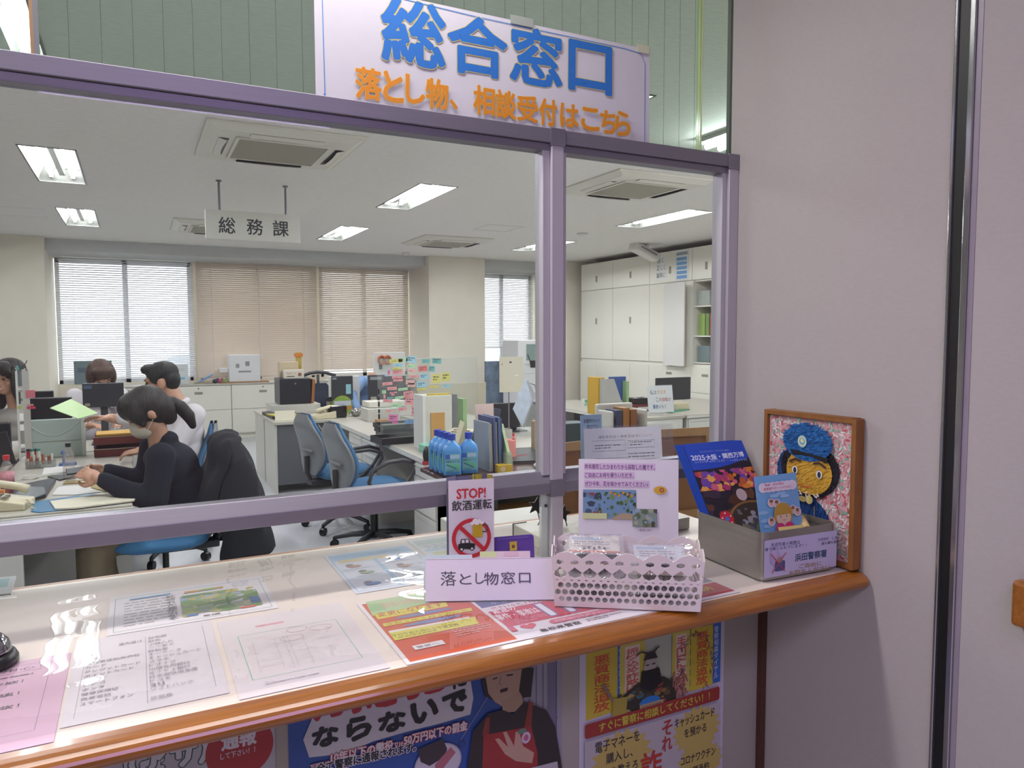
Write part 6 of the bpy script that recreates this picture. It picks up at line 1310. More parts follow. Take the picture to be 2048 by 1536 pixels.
for k, (px, lb) in enumerate(((728, 'clear glass dome with black cables on the far desk'),)):
    p = at_z(728, 838, FZ); t = thing('glass_dome', lb, 'dome', (p.x, 7.45, FZ)); MB().ell((0, 0, .04), (.055, .05, .045), 18, 10).build('dome', mat('silvery_dome', '#a9a9a4', .15, .6), t, smooth=True)
    MB().tube([(-.06+.02*i, .05+.02*sin(i*1.7), .02+.02*abs(sin(i*1.3))) for i in range(9)], .005, 6).build('black_cable', M_black, t, smooth=True)
# paper piles and second phone behind the note screen
for k, (px0, px1, y0, y1, Y, c, lb) in enumerate(((738, 812, 805, 818, 7.0, '#d5d1c3', 'upper pile of papers behind the pink notes'), (736, 800, 818, 838, 6.9, '#c3c2ba', 'white box file under the paper pile behind the notes'))):
    a, b_ = at_y(px0, y1, Y), at_y(px1, y1, Y); zt = at_y(px0, y0, Y).z; z0 = DZ if k else DZ+.125
    tag(MB().box(0, b_.x-a.x, 0, .25, 0, max(.03, zt-z0) if not k else .12).build('paper_pile', mat('desk_pile_%d' % k, c, .6, var=.12, scale=25), loc=(a.x, Y, z0+.0005), bevel=.003), lb, 'papers')
tag(MB().box(-.1, .1, 0, .1, 0, .03).build('wooden_block', mat('tan_block', '#a87845', .6), loc=(at_z(755, 838, DZ).x, 6.75, DZ), bevel=.003), 'small tan wooden block on the desk behind the black trays', 'block')
p = at_z(800, 840, DZ); phone('cream desk phone behind the black trays', (p.x+.08, 6.1, DZ), R(190))
# whiteboard piece with two orange rings
Y = 9.45; a, c = at_y(748, 745, Y), at_y(810, 704, Y); t = thing('notice_board', 'white notice board with two orange rings behind the sticky notes', 'board', (a.x, Y, 0)); MB().box(0, c.x-a.x, 0, .03, .75, c.z).build('board', M_white, t, bevel=.003); MB().box(.05, .1, .0, .4, 0, .8).box(.3, .35, 0, .4, 0, .8).build('leg', M_alu, t)
for k, px in enumerate((763, 775)):
    q = at_y(px, 720, Y-.01); tag(MB().tube([(q.x+.04*cos(2*pi*i/20), Y-.02, q.z+.05*sin(2*pi*i/20)) for i in range(20)], .017, 10, closed=True).build('orange_ring', mat('orange_ring', '#a8582a', .45), smooth=True), '%s orange ring hanging on the white notice board' % ('left', 'right')[k], 'ring', 'orange rings')
q = at_y(761, 732, Y); tag(MB().box(-.02, .02, -.01, .0, -.04, .03).build('black_clip', M_black, loc=(q.x, Y-.002, q.z)), 'black clip under the left orange ring', 'clip')
# acrylic screen with sticky notes
YS = 5.62
a, c = at_y(752, 870, YS), at_y(950, 715, YS); t = thing('acrylic_desk_screen', 'clear acrylic desk screen covered in coloured sticky notes between the middle desks', 'screen', (a.x+.02, YS, DZ)); wS = c.x-a.x
MB().box(0, wS, 0, .004, .0, c.z-DZ).build('sheet', glassy('note_screen_acrylic', (.95, .97, .97), .06, (.8, .83, .82), 1.1), t)
b = MB(); zz = .02
while zz < .38: b.box(-.0, .014, -.002, .0, zz, zz+.028+.012*(int(zz*100) % 2)); zz += .05
b.build('dotted_black_strip', M_black, t)
MB().box(.3, wS, -.006, .008, c.z-DZ-.003, c.z-DZ+.002).build('bright_top_edge', mat('clear_edge'), t)
NOTES = [(792, 722, 26, 8, 'yellow'), (806, 720, 18, 8, 'green'), (822, 718, 20, 14, 'blue'), (852, 722, 16, 8, 'teal'), (873, 721, 18, 12, 'teal'), (796, 730, 16, 7, 'blue'), (822, 733, 18, 7, 'green'), (823, 741, 16, 8, 'rose'), (846, 738, 18, 11, 'red'), (863, 737, 12, 12, 'teal'), (794, 738, 18, 6, 'yellow'), (795, 745, 21, 10, 'pink'), (794, 755, 20, 6, 'pink'), (796, 760, 19, 7, 'pink'), (829, 753, 19, 6, 'pink'), (848, 753, 18, 11, 'blue'), (872, 757, 17, 18, 'yellow'), (892, 754, 17, 18, 'yellow'), (775, 768, 20, 7, 'pink'), (784, 777, 19, 7, 'pink'), (806, 779, 19, 6, 'green'), (820, 764, 17, 9, 'rose'), (823, 770, 15, 8, 'rose'), (843, 769, 19, 12, 'blue'), (843, 779, 18, 5, 'yellow'), (868, 774, 18, 5, 'yellow'), (893, 772, 17, 6, 'blue'), (768, 784, 8, 7, 'green'), (817, 789, 19, 13, 'pink'), (820, 801, 20, 16, 'pink'), (798, 796, 19, 6, 'green'), (782, 796, 16, 4, 'teal'), (775, 801, 19, 7, 'pink'), (793, 811, 20, 8, 'green'), (805, 819, 18, 7, 'pink'), (780, 822, 20, 7, 'rose'), (829, 822, 12, 22, 'pink'), (786, 835, 19, 14, 'magenta'), (790, 845, 12, 4, 'magenta'), (769, 793, 4, 8, 'pink'), (778, 745, 5, 10, 'magenta'), (783, 786, 7, 3, 'pink'), (786, 790, 7, 3, 'pink'), (791, 785, 7, 3, 'pink')]
NC = dict(yellow='#d0cc70', green='#b3dab0', blue='#9accdd', teal='#6fb2b0', rose='#e0b2ae', red='#d67878', pink='#e39ca0', magenta='#de80b2')
def ordinal(i, n): return ['first', 'second', 'third', 'fourth', 'fifth', 'sixth', 'seventh', 'eighth', 'ninth', 'tenth', 'eleventh', 'twelfth', 'thirteenth', 'fourteenth', 'fifteenth'][i]
cnt = {}
for px, py, w_, h_, c_ in sorted(NOTES, key=lambda n: n[1]):
    i = cnt.get(c_, 0); cnt[c_] = i+1; a1, c1 = at_y(px-w_/2, py+h_/2, YS), at_y(px+w_/2, py-h_/2, YS); w, h = c1.x-a1.x, c1.z-a1.z
    s = Sheet(w, h, NC[c_], .0006, .0004); s.para(2 if h > .035 else 1, w*.15, h*(.62 if h > .035 else .4), w*.7, h*.3, '#6a5c5c', px, .5)
    s.build('sticky_note', frame((a1.x, YS-.0012, a1.z), (1, 0, random.uniform(-.09, .09)), EZ), None, '%s sticky note on the middle desk screen, %s from the top of its colour' % (c_, ordinal(i, 0)), 'sticky note', 'sticky notes on the acrylic desk screen')
p = ground(0, 0) if 0 else None
s = Sheet(.115, .085, '#4a84bf', .001, .0006); s.text('お知らせ', .03, .055, .06, .016, '#2a3a5a', res=1); s.build('blue_note', frame(at_z(812, 858, DZ+.052), (1, 0, 0), EZ+EY*.6), None, 'square blue note at the back of the front black tray', 'sticky note')
# black letter trays
def tray(label, loc, rz, w=.36, d=.25, h=.06, m=M_black, group='black letter trays'):
    t = thing('letter_tray', label, 'tray', loc, rz, group); b = MB()
    for a in ((-w/2, w/2, 0, .006), (-w/2, w/2, d-.006, d), (-w/2, -w/2+.006, 0, d), (w/2-.006, w/2, 0, d)): b.box(*a, 0, h)
    b.box(-w/2, w/2, 0, d, 0, .004); b.build('tray', m, t, bevel=.003); MB().box(-w/2+.01, w/2-.01, .01, d-.01, .0045, .018).build('papers', mat('tray_papers', '#6a6a60', .7), t); return t
p = at_z(808, 888, DZ)
tray('front black letter tray on the middle desk with low dark papers', (p.x+.05, p.y+.02, DZ), R(4), .44, .26, .05)
p2 = at_z(765, 866, DZ)
for k in range(3): tray(('lowest', 'middle', 'topmost')[k]+' black letter tray of the stack on the middle desk', (p2.x+.07, 5.70+.004*k, DZ+.036*k), R(3*k-3), .34, .25, .035)
# upright file group with brown envelope
x0, x1, Y, z1 = 0, 0, 5.25, 0
a, c = at_y(852, 868, 4.98), at_y(906, 790, 4.98); t = thing('file_holder', 'row of white upright files with a brown envelope in front on the middle desk', 'files', (a.x, 4.98, DZ)); w = c.x-a.x; h = c.z-DZ
MB().box(0, w, .02, .2, 0, h).build('white_files', mat('white_files', '#c9c8bd', .6, var=.06, scale=20), t, bevel=.004); MB().box(-.022, -.002, .0, .2, 0, h+.004).build('edge_file', M_white, t); MB().box(w+.002, w+.05, .04, .2, 0, h).build('dark_files', mat('grey_files', '#6a6c70', .5, var=.2), t)
MB().box(.045, .045+w*.5, .012, .02, 0, h*.68).build('brown_envelope', mat('envelope_tan', '#b98d4e', .7), t); MB().box(.03, w*.95, .03, .06, h, h+.012).build('yellow_tags', mat('yellow_tag', '#c2ad3a', .6), t)
# curved cream device and triangular card
p = at_z(890, 880, DZ); t = thing('desk_phone', 'large cream office phone behind the blue bottles', 'phone', (1.93, 4.62, DZ), R(25)); Xr = Matrix.Rotation(-R(38), 4, 'Y')
b = MB(); b.grid(lambda u, v: Vector((-.10+.2*u, -.1+.2*v, .035+.17*u-.12*(u-.5)**2*1.2)), 12, 2); b.build('body', M_cream, t, thick=.03, smooth=True); MB().box(-.1, .1, -.1, .1, 0, .02).build('base', M_cream, t)
b = MB()
for i in range(6):
    for j in range(5): u = .2+.12*i; b.box(-.1+.2*u-.008, -.1+.2*u+.008, -.075+.03*j, -.055+.03*j, .05+.17*u-.12*(u-.5)**2*1.2, .057+.17*u-.12*(u-.5)**2*1.2)
b.build('keypad', mat('grey_keys'), t)
p = at_z(918, 895, DZ); t = thing('tent_calendar', 'cream triangular desk calendar behind the blue bottles', 'calendar', (at_y(930, 880, 4.36).x, 4.40, DZ), R(-12)); MB().prism([(-.085, 0), (.085, 0), (.0, .27)], -.07, .07, mat('cream_card', '#d2cba8', .6), Matrix.Rotation(pi/2, 4, 'X')).build('card', None, t)
a = at_y(918, 845, 4.45); tag(MB().box(0, .2, 0, .02, 0, .2).build('grey_folder', mat('grey_folder', '#a5a69e', .5), loc=(a.x, 4.5, DZ), rot=(0, R(14), 0), bevel=.003), 'grey document folder leaning behind the triangular calendar', 'folder')
# upright folders behind the right bottle
fx = at_y(963, 945, 4.12).x
cols = (('#8f989c', .012, .30, 'pale grey clear folder, first in the upright row right of the bottles'), ('#a9a595', .014, .29, 'cream clear folder, second in the upright row'), ('#3c4a74', .016, .33, 'navy folder, third in the upright row'), ('#8a9096', .012, .30, 'silver clear folder, fourth in the upright row'), ('#4a5f86', .016, .33, 'slate blue folder, fifth in the upright row'), ('#2f3f6a', .012, .32, 'dark blue folder at the right of the upright row'))
xx = fx
for k, (c, w, h, lb) in enumerate(cols): tag(MB().box(0, w, 0, .22, 0, h).build('upright_folder', mat('folder_%d' % k, c, .35, var=.08), loc=(xx, 4.0+.01*(k % 2), DZ), rot=(0, R(-1.5), 0), bevel=.001), lb, 'folder', 'upright folders on the brown table'); xx += w+.003
t = thing('clear_file_stand', 'clear plastic stand with a pale green file at the right of the upright folders', 'stand', (xx+.004, 3.96, DZ)); MB().prism([(0, 0), (.26, 0), (.26, .28), (.10, .28), (.0, .10)], 0, .02, mat('pale_green_file', '#8fa878', .4, var=.06), Matrix((((0, 0, 1, 0), (1, 0, 0, 0), (0, 1, 0, 0), (0, 0, 0, 1)))) ).build('green_file', None, t, bevel=.001)
MB().prism([(-.01, 0), (.26, 0), (.26, .1), (.0, .12)], -.012, .03, glassy('acrylic_stand', (.85, .92, .85), .25, (.75, .8, .7)), Matrix((((0, 0, 1, 0), (1, 0, 0, 0), (0, 1, 0, 0), (0, 0, 0, 1)))) ).build('clear_stand', None, t)
a = at_y(945, 820, 4.3); X = frame((a.x, 4.24, DZ), (1, 0, -.0), EZ+EY*.05); s = Sheet(.13, a.z+.04-DZ, '#d2b9b2', .003); s.build('pink_sheet', X, None, 'pinkish sheet sticking out above the upright folders', 'paper')
tag(MB().box(0, .17, 0, .012, 0, .375).build('dark_clipboard', mat('blue_grey_board', '#3d4350', .4), loc=(at_y(958, 825, 4.4).x-.07, 4.42, DZ), rot=(0, R(12), 0), bevel=.003), 'dark blue clipboard leaning above the upright folders', 'clipboard')
# blue bottles
M_bot = mat('blue_liquid_bottle', '#4c8fcf', .25, var=.03, coat=.3)
def make_bottle(label):
    t = thing('alcohol_bottle', label, 'bottle', (0, 0, 0), 0, 'blue bottles on the brown table')
    b = MB()
    def sec(w, d, r, z): return [(x-w/2, y-d/2, z) for x, y in rr(w, d, r, 4)]
    rings = [sec(.074, .052, .01, .004), sec(.078, .056, .012, .01), sec(.078, .056, .012, .115), sec(.070, .05, .014, .135), sec(.044, .036, .014, .150), sec(.03, .03, .0145, .157), sec(.03, .03, .0145, .166)]
    n = len(rings[0]); vs = [v for q in rings for v in q]
    b.add(vs, [(i*n+j, i*n+(j+1) % n, (i+1)*n+(j+1) % n, (i+1)*n+j) for i in range(len(rings)-1) for j in range(n)]+[tuple(range(n))[::-1], tuple(range((len(rings)-1)*n, len(rings)*n))]); b.build('body', M_bot, t, smooth=True)
    MB().cyl((0, 0, .164), (0, 0, .192), .0165, n=20).build('cap', mat('dark_blue_cap', '#1f3fa6', .35), t)
    s = Sheet(.066, .085, '#5f9fc8', .0004, .0003); s.rect(.0, .06, .02, .022, '#2f5fb0'); s.rect(.022, .062, .04, .018, '#a9c4d8'); s.rect(0, .004, .066, .054, '#6fb0b8'); s.text('消毒用エタノール', .002, .044, .06, .011, '#24405c', bold=.01, res=1); s.poly([(.002, .038), (.062, .012), (.062, .03), (.02, .042)], '#5fb58f'); s.line([(.006, .036), (.048, .016)], .004, '#24447c'); s.para(2, .006, .01, .05, .006, '#3f6f9a', 3)
    X = frame((-.033, -.0287, .02), EX, EZ); o = s.build('label', X, t); o.matrix_local = X
    s = Sheet(.044, .085, '#5a9fc0', .0004, .0003); s.rect(0, .04, .044, .03, '#66b48c'); X = frame((-.0397, .022, .02), -EY, EZ); o = s.build('side_label', X, t); o.matrix_local = X
    return t
bpos = [(at_z(908, 953, DZ), 'front blue bottle at the left of the pair facing the counter'), (at_z(941, 950, DZ), 'blue bottle standing alone at the right of the row'), (None, 'second blue bottle behind the front left one'), (None, 'third blue bottle behind the front left one'), (None, 'rearmost blue bottle of the row')]
P0 = bpos[0][0]+Vector((.0, .03, 0)); P1 = bpos[0][0]+Vector((.115, .045, 0)); dv = Vector((0, .076, 0)); proto = None
for k, lb in enumerate([q[1] for q in bpos]):
    o = make_bottle(lb) if proto is None else copy_tree(proto); proto = proto or o; o['label'] = lb
    q = P0 if k == 0 else P1 if k == 1 else P0+dv*(k-1); o.location = (q.x, q.y, DZ); o.rotation_euler = (0, 0, -R(14)); o.scale = (1.36, 1.28, 1.3)
# others on the brown table
p = at_z(1011, 945, DZ); s = Sheet(.09, .045, '#c9a62c', .08, .0004); s.ell(.03, .022, .016, .016, '#cfc2a0'); s.b.box(-.0, .09, .0, .0452, -.0805, -.08); s.build('yellow_box', frame((p.x-.045, p.y+.005, DZ), (1, -.08, 0), EZ), None, 'small yellow carton on the brown table right of the folders', 'box')
slab('red_lined_tray', 'dark flat tray with a red line on the brown table', 'tray', [(990, 920), (1010, 902), (1078, 898), (1090, 914), (1075, 926), (1020, 928)], .018, mat('dark_grey_tray', '#3c3c3e', .4))
a, c = at_z(1012, 915, DZ+.0185), at_z(1054, 909, DZ+.0185); tag(MB().cyl(a, c, .003, n=8).build('red_pen', ink('#c2303c')), 'thin red pen lying on the dark tray', 'pen')
p = at_z(1078, 935, DZ); tag(MB().ell((0, 0, .015), (.035, .055, .016), 18, 10).build('computer_mouse', M_white, loc=(p.x, p.y, DZ), rot=(0, 0, -.5), smooth=True), 'white computer mouse beside the partition post', 'mouse')
p = at_y(998, 880, 4.5); t = thing('pen_cup', 'orange and teal cup with pens behind the upright folders', 'cup', (p.x, 4.5, DZ)); MB().lathe([(.035, 0), (.04, .08), (.04, .085)], 18).build('orange_base', mat('orange_red_cup', '#c2522c', .4), t); MB().lathe([(.034, .085), (.036, .15), (.03, .155)], 18).build('teal_cup', M_teal, t)
for k in range(3): MB().cyl((.01*k-.01, 0, .12), (.02*k-.02, .01, .21+.01*k), .004).build('pen', M_dark, t)
p = at_z(1020, 903, DZ); t = thing('pink_pouch', 'salmon pink pouch standing open on the desk', 'pouch', (at_y(1018, 895, 4.35).x, 4.36, DZ)); 
b = MB(); b.grid(lambda u, v: Vector((.055*cos(2*pi*u)*(1-.35*v*0), .035*sin(2*pi*u)*(1-.8*v)+.0, .14*v+.01*sin(4*pi*u)*v)), 24, 8); b.build('pouch', mat('salmon_cloth', '#cf7f78', .7), t, thick=.004, smooth=True); MB().box(-.045, .03, .0, .004, .05, .2).build('card', mat('pale_card', '#c9c4b9', .6), t); MB().box(.02, .05, .005, .012, .05, .17).build('red_card', ink('#c23a3a'), t)
p = at_z(870, 900, DZ); slab('mint_file', 'mint green plastic case left of the blue bottles', 'case', [(838, 902), (848, 888), (872, 886), (880, 898), (866, 912)], .05, mat('mint_case', '#7fbfa6', .35))
p = at_z(858, 930, DZ); t = thing('table_clock', 'small black round object with a red base left of the blue bottles', 'ornament', (p.x, p.y+.03, DZ)); MB().ell((0, 0, .06), (.03, .025, .06), 14, 10).build('body', M_black, t, smooth=True); MB().cyl((0, 0, 0), (0, 0, .022), .032, n=16).build('base', ink('#b5303a'), t)
# hanging documents on a wire stand
YH = 4.2
p = at_y(1052, 900, YH); t = thing('wire_clip_stand', 'wire clip stand beside the partition post on the brown table', 'stand', (at_y(1075, 900, YH+.05).x, YH+.05, DZ)); MB().tube([(0, 0, 0), (0, 0, .42), (-.02, 0, .5)], .003, 6).build('wire', M_alu, t); MB().cyl((0, 0, 0), (0, 0, .006), .04, n=16).build('base', M_alu, t)
MB().tube([(-.02, 0, .5), (-.08, 0, .52), (-.06, 0, .44)], .003, 6).tube([(-.08, 0, .52), (-.05, 0, .40), (-.01, 0, .37)], .003, 6).build('hook', M_black, t)
P = [at_y(1052, 757, YH), at_y(1064, 800, YH), at_y(1045, 855, YH), at_y(1026, 818, YH)]
b = MB(); b.add(P+[q+Vector((0, .004, 0)) for q in P], [(0, 3, 2, 1), (4, 5, 6, 7)]+[(i, (i+1) % 4, (i+1) % 4+4, i+4) for i in range(4)]); tag(b.build('hanging_document', mat('pale_blue_print', '#b9c6d6', .5, var=.18, scale=25)), 'pale blue printed document hanging tilted from the wire clip', 'document')
P = [at_y(1056, 760, YH+.03), at_y(1072, 790, YH+.03), at_y(1062, 815, YH+.03), at_y(1048, 858, YH+.03)]
b = MB(); b.add(P+[q+Vector((0, .004, 0)) for q in P], [(0, 3, 2, 1), (4, 5, 6, 7)]+[(i, (i+1) % 4, (i+1) % 4+4, i+4) for i in range(4)]); tag(b.build('hanging_document', mat('grey_doc', '#a3a4a8', .5, var=.1)), 'grey document hanging behind the pale blue one', 'document')
a, c = at_y(999, 785, 5.3), at_y(1046, 713, 5.3); X = frame((a.x, 5.3, a.z), EX, EZ); s = Sheet(c.x-a.x, c.z-a.z, '#bfbba9', .002, .0006); s.rect(.14, .13, .03, .008, '#d8d8d4'); s.rect(.02, .22, .008, .012, '#6a655c'); s.rect(.09, .235, .02, .014, '#3a3a3a')
o = s.build('clipped_sheet', X, None, 'beige sheet clipped upright beyond the upright folders', 'sheet')
tag(MB().cyl((a.x+.09, 5.312, DZ), (a.x+.09, 5.312, c.z+.0), .005).build('sheet_stand', M_alu), 'thin metal stand behind the beige clipped sheet', 'stand')
q = at_y(1066, 728, 5.3); tag(MB().box(-.12, .12, .02, .024, 0, q.z-DZ).build('clear_board', glassy('acrylic_sheet'), loc=(q.x-.0, 5.286, DZ)), 'clear acrylic board carrying the large black clip', 'board'); tag(MB().prism([(-.035, .03), (.035, .03), (.022, -.03), (-.022, -.03)], 0, .02, M_black, frame((q.x, 5.3, q.z), EX, EZ)).tube([(q.x-.03, 5.3, q.z+.03), (q.x-.05, 5.3, q.z+.08)], .004, 6, M_black).tube([(q.x+.03, 5.3, q.z+.03), (q.x+.05, 5.3, q.z+.08)], .004, 6, M_black).build('binder_clip', None), 'large black binder clip beside the partition post', 'clip')
a, c = at_y(932, 860, 5.9), at_y(1088, 740, 5.9); tag(MB().box(0, c.x-a.x, 0, .02, 0, 1.02).build('desk_divider', mat('beige_divider', '#b3ac97', .6), loc=(a.x+.05, 7.27, 0), bevel=.004), 'beige floor-standing divider behind the desk screens', 'divider')
for k, (px, y, w_, h_, c_, lb) in enumerate(((926, 800, 14, 60, '#8fae7c', 'tall pale green file standing behind the white files'),)):
    a = at_y(px, y+30, 5.4); tag(MB().box(0, .035, 0, .2, 0, .32).build('upright_file', mat('sage_file', c_, .5), loc=(a.x, 5.4, DZ), bevel=.002), lb, 'file')
a = at_y(1062, 850, 4.6); tag(MB().box(0, .1, 0, .05, 0, .22).build('tissue_case', mat('tan_case', '#a58f70', .6), loc=(a.x+.0, 4.55, DZ), bevel=.004), 'tan case beside the post behind the hanging documents', 'case')
monitor('dark low monitor behind the hanging documents', 975, 1085, 805, 855, 5.6, DZ, m=M_black)
# behind pillar: blue-brown pictures and white device by the right window
a, c = at_y(972, 790, 10.2), at_y(1000, 722, 10.2); tag(MB().box(0, .2, 0, .05, 0, .5).build('poster_panel', mat('mixed_panel', '#5f7080', .6, var=.5, scale=9), loc=(a.x, 10.2, at_y(985, 790, 10.2).z-.0)).copy() if 0 else MB().box(0, c.x-a.x+.12, 0, .05, 0, c.z).build('poster_panel', mat('mixed_panel', '#5f7080', .6, var=.5, scale=9), loc=(a.x, 10.2, 0)), 'dark blue and brown picture panel by the right window', 'panel')
Yq = 9.6; a, c = at_y(1036, 760, Yq), at_y(1088, 680, Yq); t = thing('copier', 'white copier with a grey-green screen just left of the post', 'copier', (a.x, Yq, 0)); MB().box(0, c.x-a.x+.15, 0, .5, 0, c.z).build('body', M_prw, t, bevel=.01); MB().box(.14, .5, -.004, 0, c.z-.3, c.z-.06).build('screen', mat('grey_green_screen', '#7f9690', .3), t); MB().box(.1, .5, -.003, 0, c.z-.36, c.z-.355).box(.1, .5, -.003, 0, c.z-.5, c.z-.495).build('seam', M_pull, t)

# ------------------------------------------------------------------ right-hand desks
RZ = .7008
x0, x1, Y, z1 = bx(1140, 1182, 757, 808, RZ); t = thing('laptop', 'open black laptop on the white desk by the cupboards', 'laptop', ((x0+x1)/2, 6.95, RZ), -R(20)); MB().box(-.17, .17, -.22, .02, 0, .018).build('keyboard', M_black, t, bevel=.003); MB().box(-.17, .17, 0, .014, 0, .25, None, Matrix.Translation((0, .02, .015)) @ Matrix.Rotation(-R(12), 4, 'X')).build('screen', mat('black_glossy_screen', '#1e1c1b', .2), t, bevel=.003)
x0, x1, Y, z1 = bx(1165, 1187, 795, 812, RZ); X = frame((x0, Y, RZ+.001), (1, -.2, 0), EZ+EY*.35); s = Sheet(.115, .09, '#ccd2c8', .002, .0008); s.rect(.035, .04, .045, .035, '#6fa584'); s.rect(.02, .014, .07, .012, '#6fae8a'); s.build('small_card', X, None, 'small white card with a green mark beside the black laptop', 'card')
Yf = 6.25
for (p0, p1, y0, y1, c, n_, lb, d) in ((1196, 1209, 755, 812, '#c29a2c', 'yellow_file', 'yellow upright file left of the grey file box', .2), (1222, 1252, 753, 800, '#33508f', 'blue_file', 'blue file standing in the grey file box', .05)):
    a, c_ = at_y(p0, y1, Yf+.1), at_y(p1, y0, Yf+.1); tag(MB().box(0, c_.x-a.x, 0, d, 0, c_.z-RZ).build(n_, mat(n_+'_cover', c, .5, var=.05), loc=(a.x, Yf+.1, RZ), bevel=.002), lb, 'file')
a, c_ = at_y(1210, 818, Yf), at_y(1246, 757, Yf); w = c_.x-a.x; h = c_.z-RZ; t = thing('file_box', 'grey open file box with a slanted front holding a blue file', 'file box', (a.x, Yf, RZ)); MB().prism([(0, 0), (w, 0), (w, h*.26), (w*.5, h), (0, h)], -.012, 0, None, Matrix.Rotation(pi/2, 4, 'X')).box(0, .008, .012, .25, 0, h).box(w-.008, w, .012, .25, 0, h*.4).box(0, w, .012, .25, 0, .006).build('box', mat('grey_card_box', '#a9a9a2', .6), t)
a, c_ = at_y(1249, 812, Yf+.05), at_y(1258, 762, Yf+.05); tag(MB().box(0, .03, 0, .2, 0, c_.z-RZ).build('pale_green_file', mat('sage_file'), loc=(a.x+.01, Yf+.03, RZ)), 'pale file at the right of the grey file box', 'file')
p = at_z(1284, 823, RZ); t = thing('desk_organizer', 'dark red drawer box with a black tray of clips on the white desk', 'organizer', (p.x+.02, p.y+.02, RZ), R(-4)); MB().box(-.17, .14, -.02, .2, 0, .075).build('red_drawer', mat('dark_red_box', '#6f2d28', .45), t, bevel=.004); MB().box(-.10, .10, .0, .18, .0755, .14).build('black_tray', M_black, t, bevel=.004); MB().box(-.07, .11, -.022, -.02, .02, .05).build('white_label', M_white, t)
for k in range(6): MB().ell((-.06+.025*k, .05+.03*(k % 3), .142), (.018, .018, .012), 10, 6).build('clip_heap', mat('mixed_clips_%d' % (k % 2), ('#c9c6c0', '#6a645e')[k % 2]), t)
p = at_z(1303, 812, RZ); t = thing('tape_dispenser', 'pale tape dispenser right of the dark red drawer box', 'tape dispenser', (p.x+.02, p.y+.08, RZ)); MB().prism([(-.08, 0), (.08, 0), (.08, .02), (.02, .07), (-.04, .075), (-.08, .04)], -.025, .025, mat('pale_green_plastic', '#c2c6ad', .4), Matrix.Rotation(pi/2, 4, 'X')).build('body', None, t, bevel=.006); MB().cyl((-.02, -.03, .055), (-.02, .03, .055), .03, n=18).build('tape_roll', M_white, t)
a, c_ = at_y(1303, 808, 5.98), at_y(1349, 763, 5.98); X = frame((a.x, 6.02, RZ+.03), (1, -.05, 0), EZ+EY*.15); s = Sheet(c_.x-a.x+.02, c_.z-a.z+.06, '#cfd3d6', .006, .0008); w, h = s.w, s.h
s.text('私は', w*.1, h*.66, w*.25, h*.17, '#5a5450', res=1); s.text('大丈夫', w*.38, h*.68, w*.35, h*.15, '#d0985a', res=1); s.text('この', w*.32, h*.4, w*.22, h*.15, '#5a5450', res=1); s.text('自信', w*.56, h*.4, w*.22, h*.15, '#c95a5a', res=1); s.text('が', w*.8, h*.4, w*.1, h*.14, '#5a5450', res=1); s.text('事故', w*.16, h*.14, w*.22, h*.16, '#4a6aa0', res=1); s.text('のもと', w*.4, h*.14, w*.3, h*.15, '#5a5450', res=1)
s.build('slogan_board', X, None, 'white slogan board with coloured handwriting standing on the white desk', 'sign')
tag(MB().box(-.1, .1, 0, .1, 0, .03).build('slogan_stand', M_white, loc=(a.x+.1, 6.03, RZ)), 'low white stand under the slogan board', 'stand')
monitor('dark monitor behind the slogan board', 1313, 1380, 755, 800, 6.5, RZ)
p = at_z(1366, 820, RZ); t = thing('cream_device', 'cream box-shaped device on the white desk right of the slogan board', 'device', (p.x, p.y+.04, RZ)); MB().box(-.095, .095, -.03, .1, 0, .075).build('body', M_cream, t, bevel=.008)
slab('green_mat', 'green cutting mat on the white desk in front of the slogan board', 'mat', [(1300, 822), (1310, 815), (1375, 815), (1380, 820), (1345, 826)], .003, mat('green_mat', '#3f7f66', .6))
p = at_z(1372, 802, RZ); t = thing('pencil_cup', 'white cup with pink and blue sticks behind the cream device', 'cup', (p.x, p.y+.12, RZ)); MB().lathe([(.04, 0), (.042, .1)], 16).build('cup', M_white, t)
for k in range(5): MB().cyl((.01*(k-2), 0, .02), (.022*(k-2), .01, .16+.01*(k % 2)), .004).build('stick', mat('stick_%d' % (k % 3), ('#b5707c', '#6f86b5', '#a9a0a0')[k % 3]), t)
for (px, y, c, lb) in ((1120, 795, '#b5a0a0', 'pinkish clutter box at the far left of the white desk'), (1120, 780, '#3f6f63', 'dark green case at the far left of the white desk')):
    a = at_z(1122, 806, RZ); tag(MB().box(-.08, .06, 0, .12, 0, .06 if y > 790 else .17).build('case', mat('case_'+c[1:], c, .5), loc=(a.x, a.y+(.02 if y > 790 else .18), RZ), bevel=.004), lb, 'case')
# behind the right pane, close to the counter: shelf with frames, dark box, rack of notebooks
BZ = .92
tag(MB().box(.95, 2.6, 1.95, 2.45, BZ-.03, BZ).build('rear_shelf', M_dbody, bevel=.004) if 0 else MB().box(.98, 2.7, 1.9, 2.5, 0, .86).build('rear_cabinet', M_dbody, bevel=.004), 'low ivory cabinet just behind the right-hand glass pane', 'cabinet')
def wood_frame(label, p, w, h, rz, lean):
    t = thing('oak_picture_frame', label, 'frame', p, (R(-lean), 0, rz), 'wooden frames behind the glass'); b = MB(); e = .03
    for a in ((-w/2, w/2, 0, e), (-w/2, w/2, h-e, h), (-w/2, -w/2+e, e, h-e), (w/2-e, w/2, e, h-e)): b.box(a[0], a[1], 0, .025, a[2], a[3])
    b.build('frame', mat('light_oak', '#9a7650', .5, var=.2, scale=6, stretch=(8, 8, 1)), t, bevel=.003); MB().box(-w/2+e, w/2-e, .012, .018, e, h-e).build('backing', mat('brown_backing', '#7a5336', .7, var=.15, scale=8), t); return t
yy = 1.90
wood_frame('light oak picture frame leaning behind the seed notice at the left', (at_y(1172, 900, 1.98).x, 1.96, .861), .24, .33, R(8), 12)
